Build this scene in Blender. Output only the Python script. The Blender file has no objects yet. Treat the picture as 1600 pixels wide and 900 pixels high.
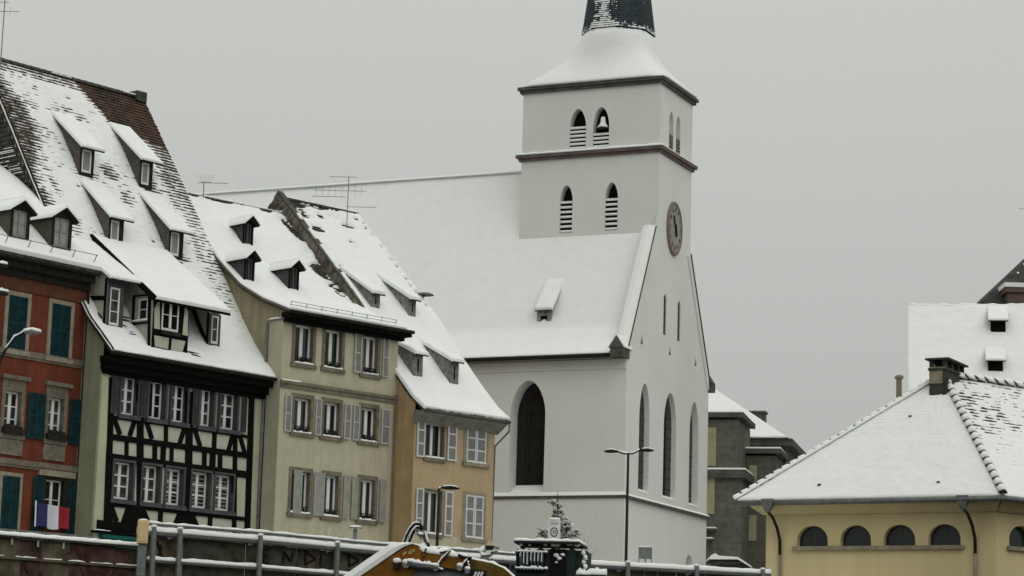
import bpy, math, random
import numpy as np
from mathutils import Vector, Matrix
from mathutils.geometry import tessellate_polygon

random.seed(7)
SC = bpy.context.scene
COL = SC.collection

# ------------------------------------------------------------------ camera
FPX = 3832.0                      # focal length in 1600-px-wide picture units
PITCH, ROLL, CAMZ = math.radians(10.04), math.radians(1.72), -4.0
_cp, _sp, _cr, _sr = math.cos(PITCH), math.sin(PITCH), math.cos(ROLL), math.sin(ROLL)
FW = np.array([0, _cp, _sp])
_U0 = np.array([0, -_sp, _cp]); _R0 = np.array([1.0, 0, 0])
CR = _cr * _R0 + _sr * _U0
CU = -_sr * _R0 + _cr * _U0
CPOS = np.array([0.0, 0.0, CAMZ])
cam = bpy.data.cameras.new('camera')
cam.sensor_width = 36.0
cam.lens = 36.0 * FPX / 1600.0
cam.clip_start = 0.5
cam.clip_end = 3000.0
camo = bpy.data.objects.new('camera', cam)
COL.objects.link(camo)
M = Matrix.Identity(4)
for i in range(3):
    M[i][0], M[i][1], M[i][2], M[i][3] = CR[i], CU[i], -FW[i], CPOS[i]
camo.matrix_world = M
SC.camera = camo

# ------------------------------------------------------------------ overcast sky and sun
SUN_ELEV, SUN_AZ = math.radians(42), math.radians(150)     # azimuth clockwise from +Y
world = bpy.data.worlds.new('World')
SC.world = world
world.use_nodes = True
nt = world.node_tree
nt.nodes.clear()
out = nt.nodes.new('ShaderNodeOutputWorld')
sky = nt.nodes.new('ShaderNodeTexSky')
sky.sky_type = 'NISHITA'
sky.sun_disc = False
sky.sun_elevation = SUN_ELEV
sky.sun_rotation = SUN_AZ
hsv = nt.nodes.new('ShaderNodeHueSaturation')
hsv.inputs['Saturation'].default_value = 0.25
nt.links.new(sky.outputs[0], hsv.inputs['Color'])
bg1 = nt.nodes.new('ShaderNodeBackground')
bg1.inputs['Strength'].default_value = 0.05
nt.links.new(hsv.outputs[0], bg1.inputs['Color'])
geo = nt.nodes.new('ShaderNodeTexCoord')
sep = nt.nodes.new('ShaderNodeSeparateXYZ')
nt.links.new(geo.outputs['Generated'], sep.inputs[0])
mx = nt.nodes.new('ShaderNodeMath'); mx.operation = 'MAXIMUM'; mx.inputs[1].default_value = 0.0
nt.links.new(sep.outputs['Z'], mx.inputs[0])
pw = nt.nodes.new('ShaderNodeMath'); pw.operation = 'POWER'; pw.inputs[1].default_value = 1.0
nt.links.new(mx.outputs[0], pw.inputs[0])
ma = nt.nodes.new('ShaderNodeMath'); ma.operation = 'MULTIPLY_ADD'
ma.inputs[1].default_value = 0.80; ma.inputs[2].default_value = 0.415
nt.links.new(pw.outputs[0], ma.inputs[0])
cl = nt.nodes.new('ShaderNodeTexNoise')                      # very faint cloud structure
cl.inputs['Scale'].default_value = 3.0; cl.inputs['Detail'].default_value = 4.0
nt.links.new(geo.outputs['Generated'], cl.inputs['Vector'])
cm = nt.nodes.new('ShaderNodeMapRange')
cm.inputs['To Min'].default_value = 0.975; cm.inputs['To Max'].default_value = 1.025
nt.links.new(cl.outputs['Fac'], cm.inputs['Value'])
mm = nt.nodes.new('ShaderNodeMath'); mm.operation = 'MULTIPLY'
nt.links.new(ma.outputs[0], mm.inputs[0]); nt.links.new(cm.outputs[0], mm.inputs[1])
bg2 = nt.nodes.new('ShaderNodeBackground')
bg2.inputs['Color'].default_value = (0.985, 1.0, 0.95, 1)
nt.links.new(mm.outputs[0], bg2.inputs['Strength'])
ad = nt.nodes.new('ShaderNodeMixShader')
ad.inputs[0].default_value = 0.85
nt.links.new(bg1.outputs[0], ad.inputs[1]); nt.links.new(bg2.outputs[0], ad.inputs[2])
nt.links.new(ad.outputs[0], out.inputs['Surface'])

sun = bpy.data.lights.new('sun', 'SUN')
sun.energy = 0.75
sun.angle = math.radians(60)
sun.color = (1.0, 0.985, 0.96)
suno = bpy.data.objects.new('sun', sun)
COL.objects.link(suno)
_sd = Vector((math.sin(SUN_AZ) * math.cos(SUN_ELEV), math.cos(SUN_AZ) * math.cos(SUN_ELEV), math.sin(SUN_ELEV)))
suno.rotation_euler = _sd.to_track_quat('Z', 'Y').to_euler()
suno.location = (60, -60, 80)

SC.view_settings.view_transform = 'Standard'
SC.view_settings.look = 'None'
SC.view_settings.exposure = 0.0
SC.view_settings.gamma = 1.0
SC.view_settings.use_curve_mapping = False


# ------------------------------------------------------------------ sight lines -> points on real planes
def ray(x, y):
    return FW + CR * ((x - 800) / FPX) - CU * ((y - 450) / FPX)


def atY(x, y, Y):
    r = ray(x, y)
    return CPOS + r * (Y / r[1])


def atZ(x, y, Z):
    r = ray(x, y)
    return CPOS + r * ((Z - CAMZ) / r[2])


def hit(x, y, P, n):
    r = ray(x, y); n = np.array(n, float)
    return CPOS + r * (((np.array(P) - CPOS) @ n) / (r @ n))


class Frame:
    """A building's own axes: x along its front, y into it, z up."""
    def __init__(s, o, yaw):
        s.o = np.array([o[0], o[1], 0.0]); a = math.radians(yaw); s.yaw = a
        s.x = np.array([math.cos(a), math.sin(a), 0]); s.y = np.array([-math.sin(a), math.cos(a), 0])

    def loc(s, P):
        d = np.array(P) - s.o
        return np.array([d @ s.x, d @ s.y, d[2]])

    def w(s, p):
        return s.o + s.x * p[0] + s.y * p[1] + np.array([0, 0, p[2]])

    def front(s, x, y, off=0.0):
        l = s.loc(hit(x, y, s.w((0, off, 0)), s.y)); return l[0], l[2]

    def side(s, x, y, off=0.0):
        l = s.loc(hit(x, y, s.w((off, 0, 0)), s.x)); return l[1], l[2]

    def on_roof(s, x, y, prof):
        """first point of a profile roof (list of (y,z), extruded along x) met by the sight line"""
        r = ray(x, y)
        best = None
        for (y0, z0), (y1, z1) in zip(prof[:-1], prof[1:]):
            n = s.y * (-(z1 - z0)) + np.array([0, 0, (y1 - y0)])
            P = s.w((0, y0, z0))
            t = ((P - CPOS) @ n) / (r @ n)
            l = s.loc(CPOS + r * t)
            if min(y0, y1) - 1e-6 <= l[1] <= max(y0, y1) + 1e-6 and t > 0 and (best is None or t < best[0]):
                best = (t, l)
        if best is None:
            best = (t, l)
        return best[1]


def prof_z(prof, y):
    return float(np.interp(y, [p[0] for p in prof], [p[1] for p in prof]))


# ------------------------------------------------------------------ materials
MATS = {}


def mat(name, col, rough=0.85, var=0.12, scale=3.0, bump=0.0, bscale=40.0, streak=0.0, spec=0.12, metal=0.0, col2=None):
    if name in MATS:
        return MATS[name]
    m = bpy.data.materials.new(name)
    m.use_nodes = True
    t = m.node_tree; b = t.nodes['Principled BSDF']
    b.inputs['Roughness'].default_value = rough
    b.inputs['Metallic'].default_value = metal
    b.inputs['Specular IOR Level'].default_value = spec
    tc = t.nodes.new('ShaderNodeTexCoord')
    n1 = t.nodes.new('ShaderNodeTexNoise')
    n1.inputs['Scale'].default_value = scale; n1.inputs['Detail'].default_value = 6.0
    t.links.new(tc.outputs['Object'], n1.inputs['Vector'])
    rp = t.nodes.new('ShaderNodeValToRGB')
    c2 = col2 if col2 else tuple(c * (1 - 2.2 * var) for c in col)
    c1 = tuple(min(1, c * (1 + var)) for c in col)
    rp.color_ramp.elements[0].position = 0.25; rp.color_ramp.elements[1].position = 0.72
    rp.color_ramp.elements[0].color = (*c2, 1); rp.color_ramp.elements[1].color = (*c1, 1)
    t.links.new(n1.outputs['Fac'], rp.inputs[0])
    last = rp.outputs[0]
    if streak > 0:
        mp = t.nodes.new('ShaderNodeMapping')
        mp.inputs['Scale'].default_value = (2.2, 2.2, 0.22)
        t.links.new(tc.outputs['Object'], mp.inputs['Vector'])
        n2 = t.nodes.new('ShaderNodeTexNoise')
        n2.inputs['Scale'].default_value = 1.6; n2.inputs['Detail'].default_value = 7.0
        n2.inputs['Roughness'].default_value = 0.65
        t.links.new(mp.outputs[0], n2.inputs['Vector'])
        r2 = t.nodes.new('ShaderNodeValToRGB')
        r2.color_ramp.elements[0].position = 0.3; r2.color_ramp.elements[1].position = 0.6
        v = 1 - streak
        r2.color_ramp.elements[0].color = (v, v, v * 0.97, 1); r2.color_ramp.elements[1].color = (1, 1, 1, 1)
        t.links.new(n2.outputs['Fac'], r2.inputs[0])
        mu = t.nodes.new('ShaderNodeMix'); mu.data_type = 'RGBA'; mu.blend_type = 'MULTIPLY'
        mu.inputs[0].default_value = 1.0
        t.links.new(last, mu.inputs[6]); t.links.new(r2.outputs[0], mu.inputs[7])
        last = mu.outputs[2]
    t.links.new(last, b.inputs['Base Color'])
    if bump > 0:
        n3 = t.nodes.new('ShaderNodeTexNoise')
        n3.inputs['Scale'].default_value = bscale; n3.inputs['Detail'].default_value = 5.0
        t.links.new(tc.outputs['Object'], n3.inputs['Vector'])
        bm = t.nodes.new('ShaderNodeBump')
        bm.inputs['Strength'].default_value = bump; bm.inputs['Distance'].default_value = 0.03
        t.links.new(n3.outputs['Fac'], bm.inputs['Height'])
        t.links.new(bm.outputs[0], b.inputs['Normal'])
    MATS[name] = m
    return m


def brick_mat(name, c1, c2, mortar, scale, bw=0.5, rh=0.25, axes='xz', msize=0.02, var=0.3, bump=0.35):
    m = bpy.data.materials.new(name); m.use_nodes = True
    t = m.node_tree; b = t.nodes['Principled BSDF']; b.inputs['Roughness'].default_value = 0.9; b.inputs['Specular IOR Level'].default_value = 0.1
    tc = t.nodes.new('ShaderNodeTexCoord')
    sp = t.nodes.new('ShaderNodeSeparateXYZ'); cb = t.nodes.new('ShaderNodeCombineXYZ')
    t.links.new(tc.outputs['Object'], sp.inputs[0])
    a1 = t.nodes.new('ShaderNodeMath'); a1.operation = 'ADD'
    t.links.new(sp.outputs['X'], a1.inputs[0]); t.links.new(sp.outputs['Y'], a1.inputs[1])
    t.links.new(a1.outputs[0], cb.inputs['X']); t.links.new(sp.outputs['Z'], cb.inputs['Y'])
    br = t.nodes.new('ShaderNodeTexBrick')
    br.inputs['Scale'].default_value = scale; br.inputs['Brick Width'].default_value = bw
    br.inputs['Row Height'].default_value = rh; br.inputs['Mortar Size'].default_value = msize
    br.inputs['Color1'].default_value = (*c1, 1); br.inputs['Color2'].default_value = (*c2, 1)
    br.inputs['Mortar'].default_value = (*mortar, 1)
    t.links.new(cb.outputs[0], br.inputs['Vector'])
    n = t.nodes.new('ShaderNodeTexNoise'); n.inputs['Scale'].default_value = 2.5; n.inputs['Detail'].default_value = 7
    t.links.new(tc.outputs['Object'], n.inputs['Vector'])
    rp = t.nodes.new('ShaderNodeMapRange'); rp.inputs['To Min'].default_value = 1 - var; rp.inputs['To Max'].default_value = 1 + var
    t.links.new(n.outputs['Fac'], rp.inputs['Value'])
    mu = t.nodes.new('ShaderNodeMix'); mu.data_type = 'RGBA'; mu.blend_type = 'MULTIPLY'; mu.inputs[0].default_value = 1
    t.links.new(br.outputs['Color'], mu.inputs[6]); t.links.new(rp.outputs[0], mu.inputs[7])
    t.links.new(mu.outputs[2], b.inputs['Base Color'])
    bp = t.nodes.new('ShaderNodeBump'); bp.inputs['Strength'].default_value = bump; bp.inputs['Distance'].default_value = 0.03
    bp.invert = True
    t.links.new(br.outputs['Fac'], bp.inputs['Height']); t.links.new(bp.outputs[0], b.inputs['Normal'])
    return m


SNOW = mat('snow', (0.755, 0.775, 0.755), 0.95, 0.02, 2.0, 0.35, 9.0, spec=0.1)
TILE = mat('old_clay_tile', (0.075, 0.058, 0.044), 0.9, 0.3, 5.0, 0.4, 30, col2=(0.024, 0.021, 0.018), spec=0.05)
TILE_RED = mat('red_brown_clay_tile', (0.085, 0.057, 0.042), 0.9, 0.3, 2.0, 0.4, 30, col2=(0.045, 0.032, 0.025), spec=0.05)
TILE_GREY = mat('grey_mossy_tile', (0.08, 0.075, 0.062), 0.9, 0.3, 4.0, 0.4, 30, col2=(0.022, 0.022, 0.019), spec=0.05)
SLATE = mat('blue_black_slate', (0.045, 0.06, 0.068), 0.6, 0.3, 6.0, 0.3, 30, col2=(0.018, 0.025, 0.03))
TIMBER = mat('black_timber', (0.006, 0.006, 0.005), 0.9, 0.25, 6, 0.3, 30, spec=0.05)
TIMBER_B = mat('dark_brown_wood', (0.026, 0.023, 0.018), 0.9, 0.25, 6, 0.3, 30, spec=0.06)
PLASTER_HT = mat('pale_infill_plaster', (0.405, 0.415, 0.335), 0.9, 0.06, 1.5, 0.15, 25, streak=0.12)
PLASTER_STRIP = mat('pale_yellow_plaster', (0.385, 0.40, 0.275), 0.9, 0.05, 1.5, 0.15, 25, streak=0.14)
PLASTER_HTSIDE = mat('shaded_green_grey_render', (0.25, 0.265, 0.18), 0.92, 0.08, 1.0, 0.2, 20, streak=0.2)  # same plaster as the corner strips, its side shade put into the colour
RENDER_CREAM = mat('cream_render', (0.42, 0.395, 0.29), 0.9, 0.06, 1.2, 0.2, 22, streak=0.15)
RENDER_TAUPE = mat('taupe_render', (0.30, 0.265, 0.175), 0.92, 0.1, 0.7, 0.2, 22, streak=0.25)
RENDER_ORANGE = mat('orange_render', (0.40, 0.305, 0.187), 0.9, 0.05, 1.2, 0.2, 22, streak=0.12)
RENDER_ORANGE_SIDE = mat('shaded_orange_render', (0.40, 0.285, 0.15), 0.9, 0.1, 1.0, 0.2, 22, streak=0.2)  # orange render again, shade of the side walls worked into the colour
RENDER_RED = mat('red_render', (0.145, 0.040, 0.022), 0.9, 0.1, 1.2, 0.2, 22, streak=0.25)
RENDER_WHITE = mat('church_white_render', (0.645, 0.655, 0.625), 0.92, 0.03, 0.3, 0.1, 20, streak=0.03)
RENDER_YELLOW = mat('ochre_yellow_render', (0.56, 0.475, 0.265), 0.9, 0.05, 0.5, 0.2, 22, streak=0.08)
STONE_TRIM = mat('grey_sandstone_trim', (0.16, 0.14, 0.105), 0.9, 0.2, 4, 0.3, 25)
STONE_LIGHT = mat('pale_stone_trim', (0.25, 0.22, 0.16), 0.9, 0.15, 4, 0.3, 25)
STONE_RED = mat('pink_sandstone', (0.15, 0.118, 0.108), 0.9, 0.15, 2.5, 0.3, 25)
STONE_DARK = mat('dark_sandstone', (0.095, 0.093, 0.08), 0.9, 0.2, 2, 0.3, 25)
GREY_PAINT = mat('dark_grey_paint', (0.06, 0.066, 0.066), 0.8, 0.15, 5, 0.1, 30)
GREY_SHUT = mat('slate_grey_shutter_paint', (0.04, 0.046, 0.046), 0.8, 0.15, 5)
LIGHT_SHUT = mat('light_grey_shutter_paint', (0.36, 0.37, 0.34), 0.7, 0.08, 3)
LIGHT_SHUT_IN = mat('louvre_grey_paint', (0.23, 0.235, 0.22), 0.75, 0.1, 3)
SAGE_SHUT = mat('sage_grey_shutter_paint', (0.27, 0.28, 0.24), 0.7, 0.1, 3)
WHITE_SHUT = mat('white_shutter_paint', (0.50, 0.51, 0.50), 0.7, 0.06, 3)
GREEN_SHUT = mat('bottle_green_shutter_paint', (0.006, 0.034, 0.038), 0.7, 0.25, 4)
TEAL = mat('teal_shop_paint', (0.01, 0.10, 0.085), 0.6, 0.2, 4)
FRAME_W = mat('white_window_paint', (0.62, 0.63, 0.61), 0.6, 0.05, 5)
GLASS = mat('dark_window_glass', (0.012, 0.014, 0.013), 0.12, 0.3, 1.5, spec=0.4)
GLASS_B = mat('greyish_window_glass', (0.03, 0.034, 0.032), 0.1, 0.4, 1.5, spec=0.5)
GLASS_C = mat('murky_window_glass', (0.055, 0.055, 0.048), 0.2, 0.5, 2.5, spec=0.4)
CURTAIN = mat('net_curtain', (0.30, 0.30, 0.28), 0.9, 0.1, 6)
BLACK = mat('black_void', (0.008, 0.009, 0.008), 0.9, 0.1, 3)
IRON = mat('dark_iron', (0.018, 0.018, 0.017), 0.75, 0.2, 8)
ZINC = mat('zinc', (0.16, 0.165, 0.16), 0.55, 0.15, 5, metal=0.3)
STEEL = mat('galvanised_steel', (0.17, 0.185, 0.18), 0.6, 0.15, 8, metal=0.2)
PLANK = mat('weathered_plank', (0.115, 0.097, 0.064), 0.9, 0.3, 3, 0.4, 30, streak=0.35)
PLANK_D = mat('dark_weathered_plank', (0.066, 0.063, 0.05), 0.9, 0.3, 3, 0.4, 30, streak=0.35)
PLANK_R = mat('reddish_plank', (0.085, 0.052, 0.04), 0.9, 0.35, 2.2, 0.4, 30, streak=0.3)
SPRAY = mat('black_spray_paint', (0.010, 0.010, 0.009), 0.7, 0.2, 6)
SPRAY_R = mat('red_spray_paint', (0.055, 0.018, 0.015), 0.7, 0.2, 6)
BEIGE = mat('beige_box_paint', (0.62, 0.47, 0.25), 0.6, 0.05, 3)
YELLOW = mat('worn_yellow_machine_paint', (0.20, 0.088, 0.010), 0.6, 0.2, 3, 0.15, 20, streak=0.25)
OLIVE = mat('dirty_yellow_machine_paint', (0.13, 0.085, 0.014), 0.6, 0.25, 3, 0.15, 20, streak=0.3)
PALE_YEL = mat('worn_pale_lettering', (0.45, 0.33, 0.12), 0.6, 0.2, 8)
RUBBER = mat('black_rubber', (0.015, 0.015, 0.015), 0.6, 0.2, 8)
CHROME = mat('grey_cylinder_steel', (0.12, 0.12, 0.12), 0.45, 0.15, 8, metal=0.4)
GREEN_M = mat('dark_green_machine_paint', (0.007, 0.022, 0.017), 0.55, 0.25, 5, spec=0.25)
GREEN_L = mat('green_rib_paint', (0.05, 0.10, 0.09), 0.5, 0.25, 5)
BARK = mat('bark', (0.05, 0.042, 0.035), 0.9, 0.2, 6)
NEEDLE = mat('dark_conifer_needles', (0.03, 0.04, 0.03), 0.9, 0.3, 4)
BRONZE = mat('bell_bronze', (0.05, 0.045, 0.035), 0.5, 0.2, 5)
BRICK_CH = brick_mat('chimney_brick', (0.13, 0.085, 0.06), (0.08, 0.06, 0.05), (0.16, 0.15, 0.13), 4.0)
SANDSTONE = brick_mat('sooty_sandstone_ashlar', (0.125, 0.125, 0.10), (0.10, 0.102, 0.084), (0.085, 0.085, 0.07), 1.0, 0.9, 0.42, msize=0.012, var=0.55, bump=0.15)  # stone tone lightened to stand in for haze over the distance
RUBBLE = mat('rough_gable_stone', (0.155, 0.14, 0.115), 0.95, 0.35, 3.5, 0.8, 9, col2=(0.035, 0.032, 0.028))


# ------------------------------------------------------------------ mesh building
class MB:
    def __init__(s):
        s.v, s.f, s.m = [], [], []

    def add(s, vs, fs, mi=0):
        b = len(s.v)
        s.v.extend([tuple(map(float, q)) for q in vs])
        s.f.extend([tuple(b + i for i in q) for q in fs])
        s.m.extend([mi] * len(fs))

    def box(s, x0, x1, y0, y1, z0, z1, mi=0):
        s.add([(x0, y0, z0), (x1, y0, z0), (x1, y1, z0), (x0, y1, z0), (x0, y0, z1), (x1, y0, z1), (x1, y1, z1), (x0, y1, z1)],
              [(0, 3, 2, 1), (4, 5, 6, 7), (0, 1, 5, 4), (1, 2, 6, 5), (2, 3, 7, 6), (3, 0, 4, 7)], mi)

    def hexa(s, bot, top, mi=0):
        """4 bottom + 4 top points, both counter-clockwise from above"""
        s.add(list(bot) + list(top), [(0, 3, 2, 1), (4, 5, 6, 7), (0, 1, 5, 4), (1, 2, 6, 5), (2, 3, 7, 6), (3, 0, 4, 7)], mi)

    def prism(s, poly, d0, d1, fn, mi=0, cap=True):
        """poly of (a,b); fn(a,b,d)->xyz; extruded d0..d1"""
        n = len(poly)
        vs = [fn(a, b, d0) for a, b in poly] + [fn(a, b, d1) for a, b in poly]
        fs = [(i, (i + 1) % n, n + (i + 1) % n, n + i) for i in range(n)]
        if cap:
            tri = tessellate_polygon([[Vector((a, b, 0)) for a, b in poly]])
            for t in tri:
                fs.append(tuple(t)); fs.append(tuple(n + i for i in reversed(t)))
        s.add(vs, fs, mi)

    def bar(s, p, q, w, h=None, mi=0, up=(0, 0, 1)):
        p, q = Vector(p), Vector(q); h = w if h is None else h
        d = (q - p).normalized(); u = Vector(up)
        if abs(d.dot(u)) > 0.99: u = Vector((1, 0, 0))
        a = d.cross(u).normalized() * (w / 2); b = a.cross(d).normalized() * (h / 2)
        s.add([p - a - b, p + a - b, p + a + b, p - a + b, q - a - b, q + a - b, q + a + b, q - a + b],
              [(0, 3, 2, 1), (4, 5, 6, 7), (0, 1, 5, 4), (1, 2, 6, 5), (2, 3, 7, 6), (3, 0, 4, 7)], mi)

    def tube(s, pts, r, n=8, mi=0, cap=True):
        pts = [Vector(p) for p in pts]; rs = r if isinstance(r, (list, tuple)) else [r] * len(pts)
        b = len(s.v); ref = None
        for i, p in enumerate(pts):
            d = (pts[min(i + 1, len(pts) - 1)] - pts[max(i - 1, 0)]).normalized()
            if ref is None:
                ref = Vector((0, 0, 1)) if abs(d.z) < 0.9 else Vector((1, 0, 0))
            a = d.cross(ref).normalized(); c = a.cross(d).normalized(); ref = c
            for k in range(n):
                t = 2 * math.pi * k / n
                s.v.append(tuple(p + a * (math.cos(t) * rs[i]) + c * (math.sin(t) * rs[i])))
        for i in range(len(pts) - 1):
            for k in range(n):
                s.f.append((b + i * n + k, b + i * n + (k + 1) % n, b + (i + 1) * n + (k + 1) % n, b + (i + 1) * n + k)); s.m.append(mi)
        if cap:
            s.f.append(tuple(b + k for k in reversed(range(n)))); s.m.append(mi)
            s.f.append(tuple(b + (len(pts) - 1) * n + k for k in range(n))); s.m.append(mi)

    def rings(s, rings, mi=0, cap=True):
        n = len(rings[0]); b = len(s.v)
        for r in rings: s.v.extend([tuple(q) for q in r])
        for i in range(len(rings) - 1):
            for k in range(n):
                s.f.append((b + i * n + k, b + i * n + (k + 1) % n, b + (i + 1) * n + (k + 1) % n, b + (i + 1) * n + k)); s.m.append(mi)
        if cap:
            s.f.append(tuple(b + k for k in reversed(range(n)))); s.m.append(mi)
            s.f.append(tuple(b + (len(rings) - 1) * n + k for k in range(n))); s.m.append(mi)

    def blob(s, c, rx, ry, rz, mi=0, seg=10, rnd=0.12):
        rr = []
        for i in range(1, 6):
            ph = math.pi * i / 6 - math.pi / 2
            rr.append([(c[0] + rx * math.cos(ph) * math.cos(2 * math.pi * k / seg) * (1 + random.uniform(-rnd, rnd)),
                        c[1] + ry * math.cos(ph) * math.sin(2 * math.pi * k / seg) * (1 + random.uniform(-rnd, rnd)),
                        c[2] + rz * math.sin(ph)) for k in range(seg)])
        s.rings(rr, mi)

    def build(s, name, mats, parent=None, smooth=False, M=None, kind=None, label=None):
        me = bpy.data.meshes.new(name)
        vs = s.v
        if M is not None:
            vs = [tuple(M @ Vector(q)) for q in vs]
        me.from_pydata(vs, [], s.f)
        if not isinstance(mats, (list, tuple)): mats = [mats]
        for m_ in mats: me.materials.append(m_)
        if len(mats) > 1:
            me.polygons.foreach_set('material_index', s.m)
        if smooth:
            me.polygons.foreach_set('use_smooth', [True] * len(me.polygons))
        me.validate()
        me.update()
        return link(name, me, parent, kind, label)


def link(name, data, parent=None, kind=None, label=None):
    o = bpy.data.objects.new(name, data)
    COL.objects.link(o)
    if parent is not None: o.parent = parent
    if kind: o['kind'] = kind
    if label: o['label'] = label
    return o


def thing(name, label, cat, loc=(0, 0, 0), rz=0.0, group=None):
    o = bpy.data.objects.new(name, None)
    o.empty_display_size = 0.3
    COL.objects.link(o)
    o.location = loc; o.rotation_euler = (0, 0, rz)
    o['label'] = label; o['category'] = cat
    if group: o['group'] = group
    return o


def tag(o, label, cat, group=None):
    o['label'] = label; o['category'] = cat
    if group: o['group'] = group
    return o


_ub = MB(); _ub.box(0, 1, 0, 1, 0, 1)
UNIT = {}


def unit_mesh(m):
    if m.name not in UNIT:
        me = bpy.data.meshes.new('piece_' + m.name)
        me.from_pydata(_ub.v, [], _ub.f); me.materials.append(m)
        UNIT[m.name] = me
    return UNIT[m.name]


def piece(name, m, parent, x0, x1, y0, y1, z0, z1, M=None):
    """a box part that shares its mesh with all its like"""
    o = link(name, unit_mesh(m), parent)
    L = Matrix.Translation((x0, y0, z0)) @ Matrix.Diagonal((x1 - x0, y1 - y0, z1 - z0, 1))
    o.matrix_local = (M @ L) if M is not None else L
    return o


# ------------------------------------------------------------------ noise
def noise2(x, y, seed):
    rs = np.random.RandomState(seed); T = rs.rand(256, 256)
    xi = np.floor(x).astype(int); yi = np.floor(y).astype(int)
    fx = x - xi; fy = y - yi
    fx = fx * fx * (3 - 2 * fx); fy = fy * fy * (3 - 2 * fy)
    g = lambda a, b: T[a % 256, b % 256]
    return (g(xi, yi) * (1 - fx) * (1 - fy) + g(xi + 1, yi) * fx * (1 - fy) + g(xi, yi + 1) * (1 - fx) * fy + g(xi + 1, yi + 1) * fx * fy)


def fbm(x, y, seed, oct=4):
    a, s, t = 0.5, 0.0, 0.0
    for i in range(oct):
        s = s + a * noise2(x * 2 ** i, y * 2 ** i, seed + i); t += a; a *= 0.5
    return s / t


# ------------------------------------------------------------------ walls, roofs, windows
def ident(u, z, d): return (u, d, z)


def wall(name, outline, holes, depth, m, parent, M=None, label=None, back=True):
    """wall sheet with openings; the jambs go `depth` into it. A hole is a list of (u,z)."""
    mb = MB()
    loops = [[Vector((u, z, 0)) for u, z in outline]] + [[Vector((u, z, 0)) for u, z in h] for h in holes]
    flat = [p for l in loops for p in l]
    tri = tessellate_polygon(loops)
    fs = []
    for t in tri:
        a, b, c = (flat[i] for i in t)
        if (b - a).cross(c - a).z < 0: t = tuple(reversed(t))
        fs.append(tuple(t))
    mb.add([(p.x, 0, p.y) for p in flat], fs)
    for h in holes:
        n = len(h)
        area = sum(h[i][0] * h[(i + 1) % n][1] - h[(i + 1) % n][0] * h[i][1] for i in range(n))
        hh = h if area > 0 else list(reversed(h))
        mb.add([(u, 0, z) for u, z in hh] + [(u, depth, z) for u, z in hh],
               [(i, n + i, n + (i + 1) % n, (i + 1) % n) for i in range(n)])
    return mb.build(name, m, parent, M=M, label=label)


def rect(u0, u1, z0, z1): return [(u0, z0), (u1, z0), (u1, z1), (u0, z1)]


def pointed(u0, u1, z0, zs, za, n=7):
    """pointed-arch outline: springing at zs, apex at za"""
    c = (u0 + u1) / 2; pts = [(u0, z0), (u1, z0)]
    for i in range(n + 1):
        t = i / n
        pts.append((u1 + (c - u1) * (1 - math.cos(t * math.pi / 2)) ** 0.85, zs + (za - zs) * math.sin(t * math.pi / 2) ** 1.0 if t < 1 else za))
    for i in range(n - 1, -1, -1):
        t = i / n
        pts.append((u0 + (c - u0) * (1 - math.cos(t * math.pi / 2)) ** 0.85, zs + (za - zs) * math.sin(t * math.pi / 2)))
    return pts


def round_arch(u0, u1, z0, zs, za, n=12):
    c = (u0 + u1) / 2; pts = [(u0, z0), (u1, z0)]
    for i in range(n + 1):
        a = math.pi * i / n
        pts.append((c + (u1 - c) * math.cos(a), zs + (za - zs) * math.sin(a)))
    return pts


def casement(parent, u0, u1, z0, z1, d, cols, rows, M=None, fw=0.055, mw=0.03, fm=None, gm=None, curtain=False, name='window'):
    """window unit: frame with bars as one mesh, each pane its own sub-part"""
    fm = fm or FRAME_W; own = gm is None; gm = gm or random.choice((GLASS, GLASS, GLASS_B, GLASS_C))
    mb = MB()
    mb.box(u0, u0 + fw, d - 0.03, d + 0.04, z0, z1); mb.box(u1 - fw, u1, d - 0.03, d + 0.04, z0, z1)
    mb.box(u0 + fw, u1 - fw, d - 0.03, d + 0.04, z0, z0 + fw * 1.5); mb.box(u0 + fw, u1 - fw, d - 0.03, d + 0.04, z1 - fw, z1)
    a0, a1, b0, b1 = u0 + fw, u1 - fw, z0 + fw * 1.5, z1 - fw
    for i in range(1, cols):
        c = a0 + (a1 - a0) * i / cols; w = fw * 0.9 if (cols == 2) else mw / 2
        mb.box(c - w, c + w, d - 0.04, d + 0.03, b0, b1)
    for j in range(1, rows):
        c = b0 + (b1 - b0) * j / rows
        mb.box(a0, a1, d - 0.025, d + 0.025, c - mw / 2, c + mw / 2)
    fr = mb.build(name, fm, parent, M=M)
    for i in range(cols):
        for j in range(rows):
            g = gm
            if curtain and random.random() < 0.75: g = CURTAIN
            elif own and random.random() < 0.2: g = random.choice((GLASS, GLASS_B, GLASS_C))
            piece('pane', g, fr, a0 + (a1 - a0) * i / cols, a0 + (a1 - a0) * (i + 1) / cols, d + 0.005, d + 0.02,
                  b0 + (b1 - b0) * j / rows, b0 + (b1 - b0) * (j + 1) / rows, M)
    piece('room_dark', BLACK, fr, u0, u1, d + 0.06, d + 0.08, z0, z1, M)
    return fr


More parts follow.
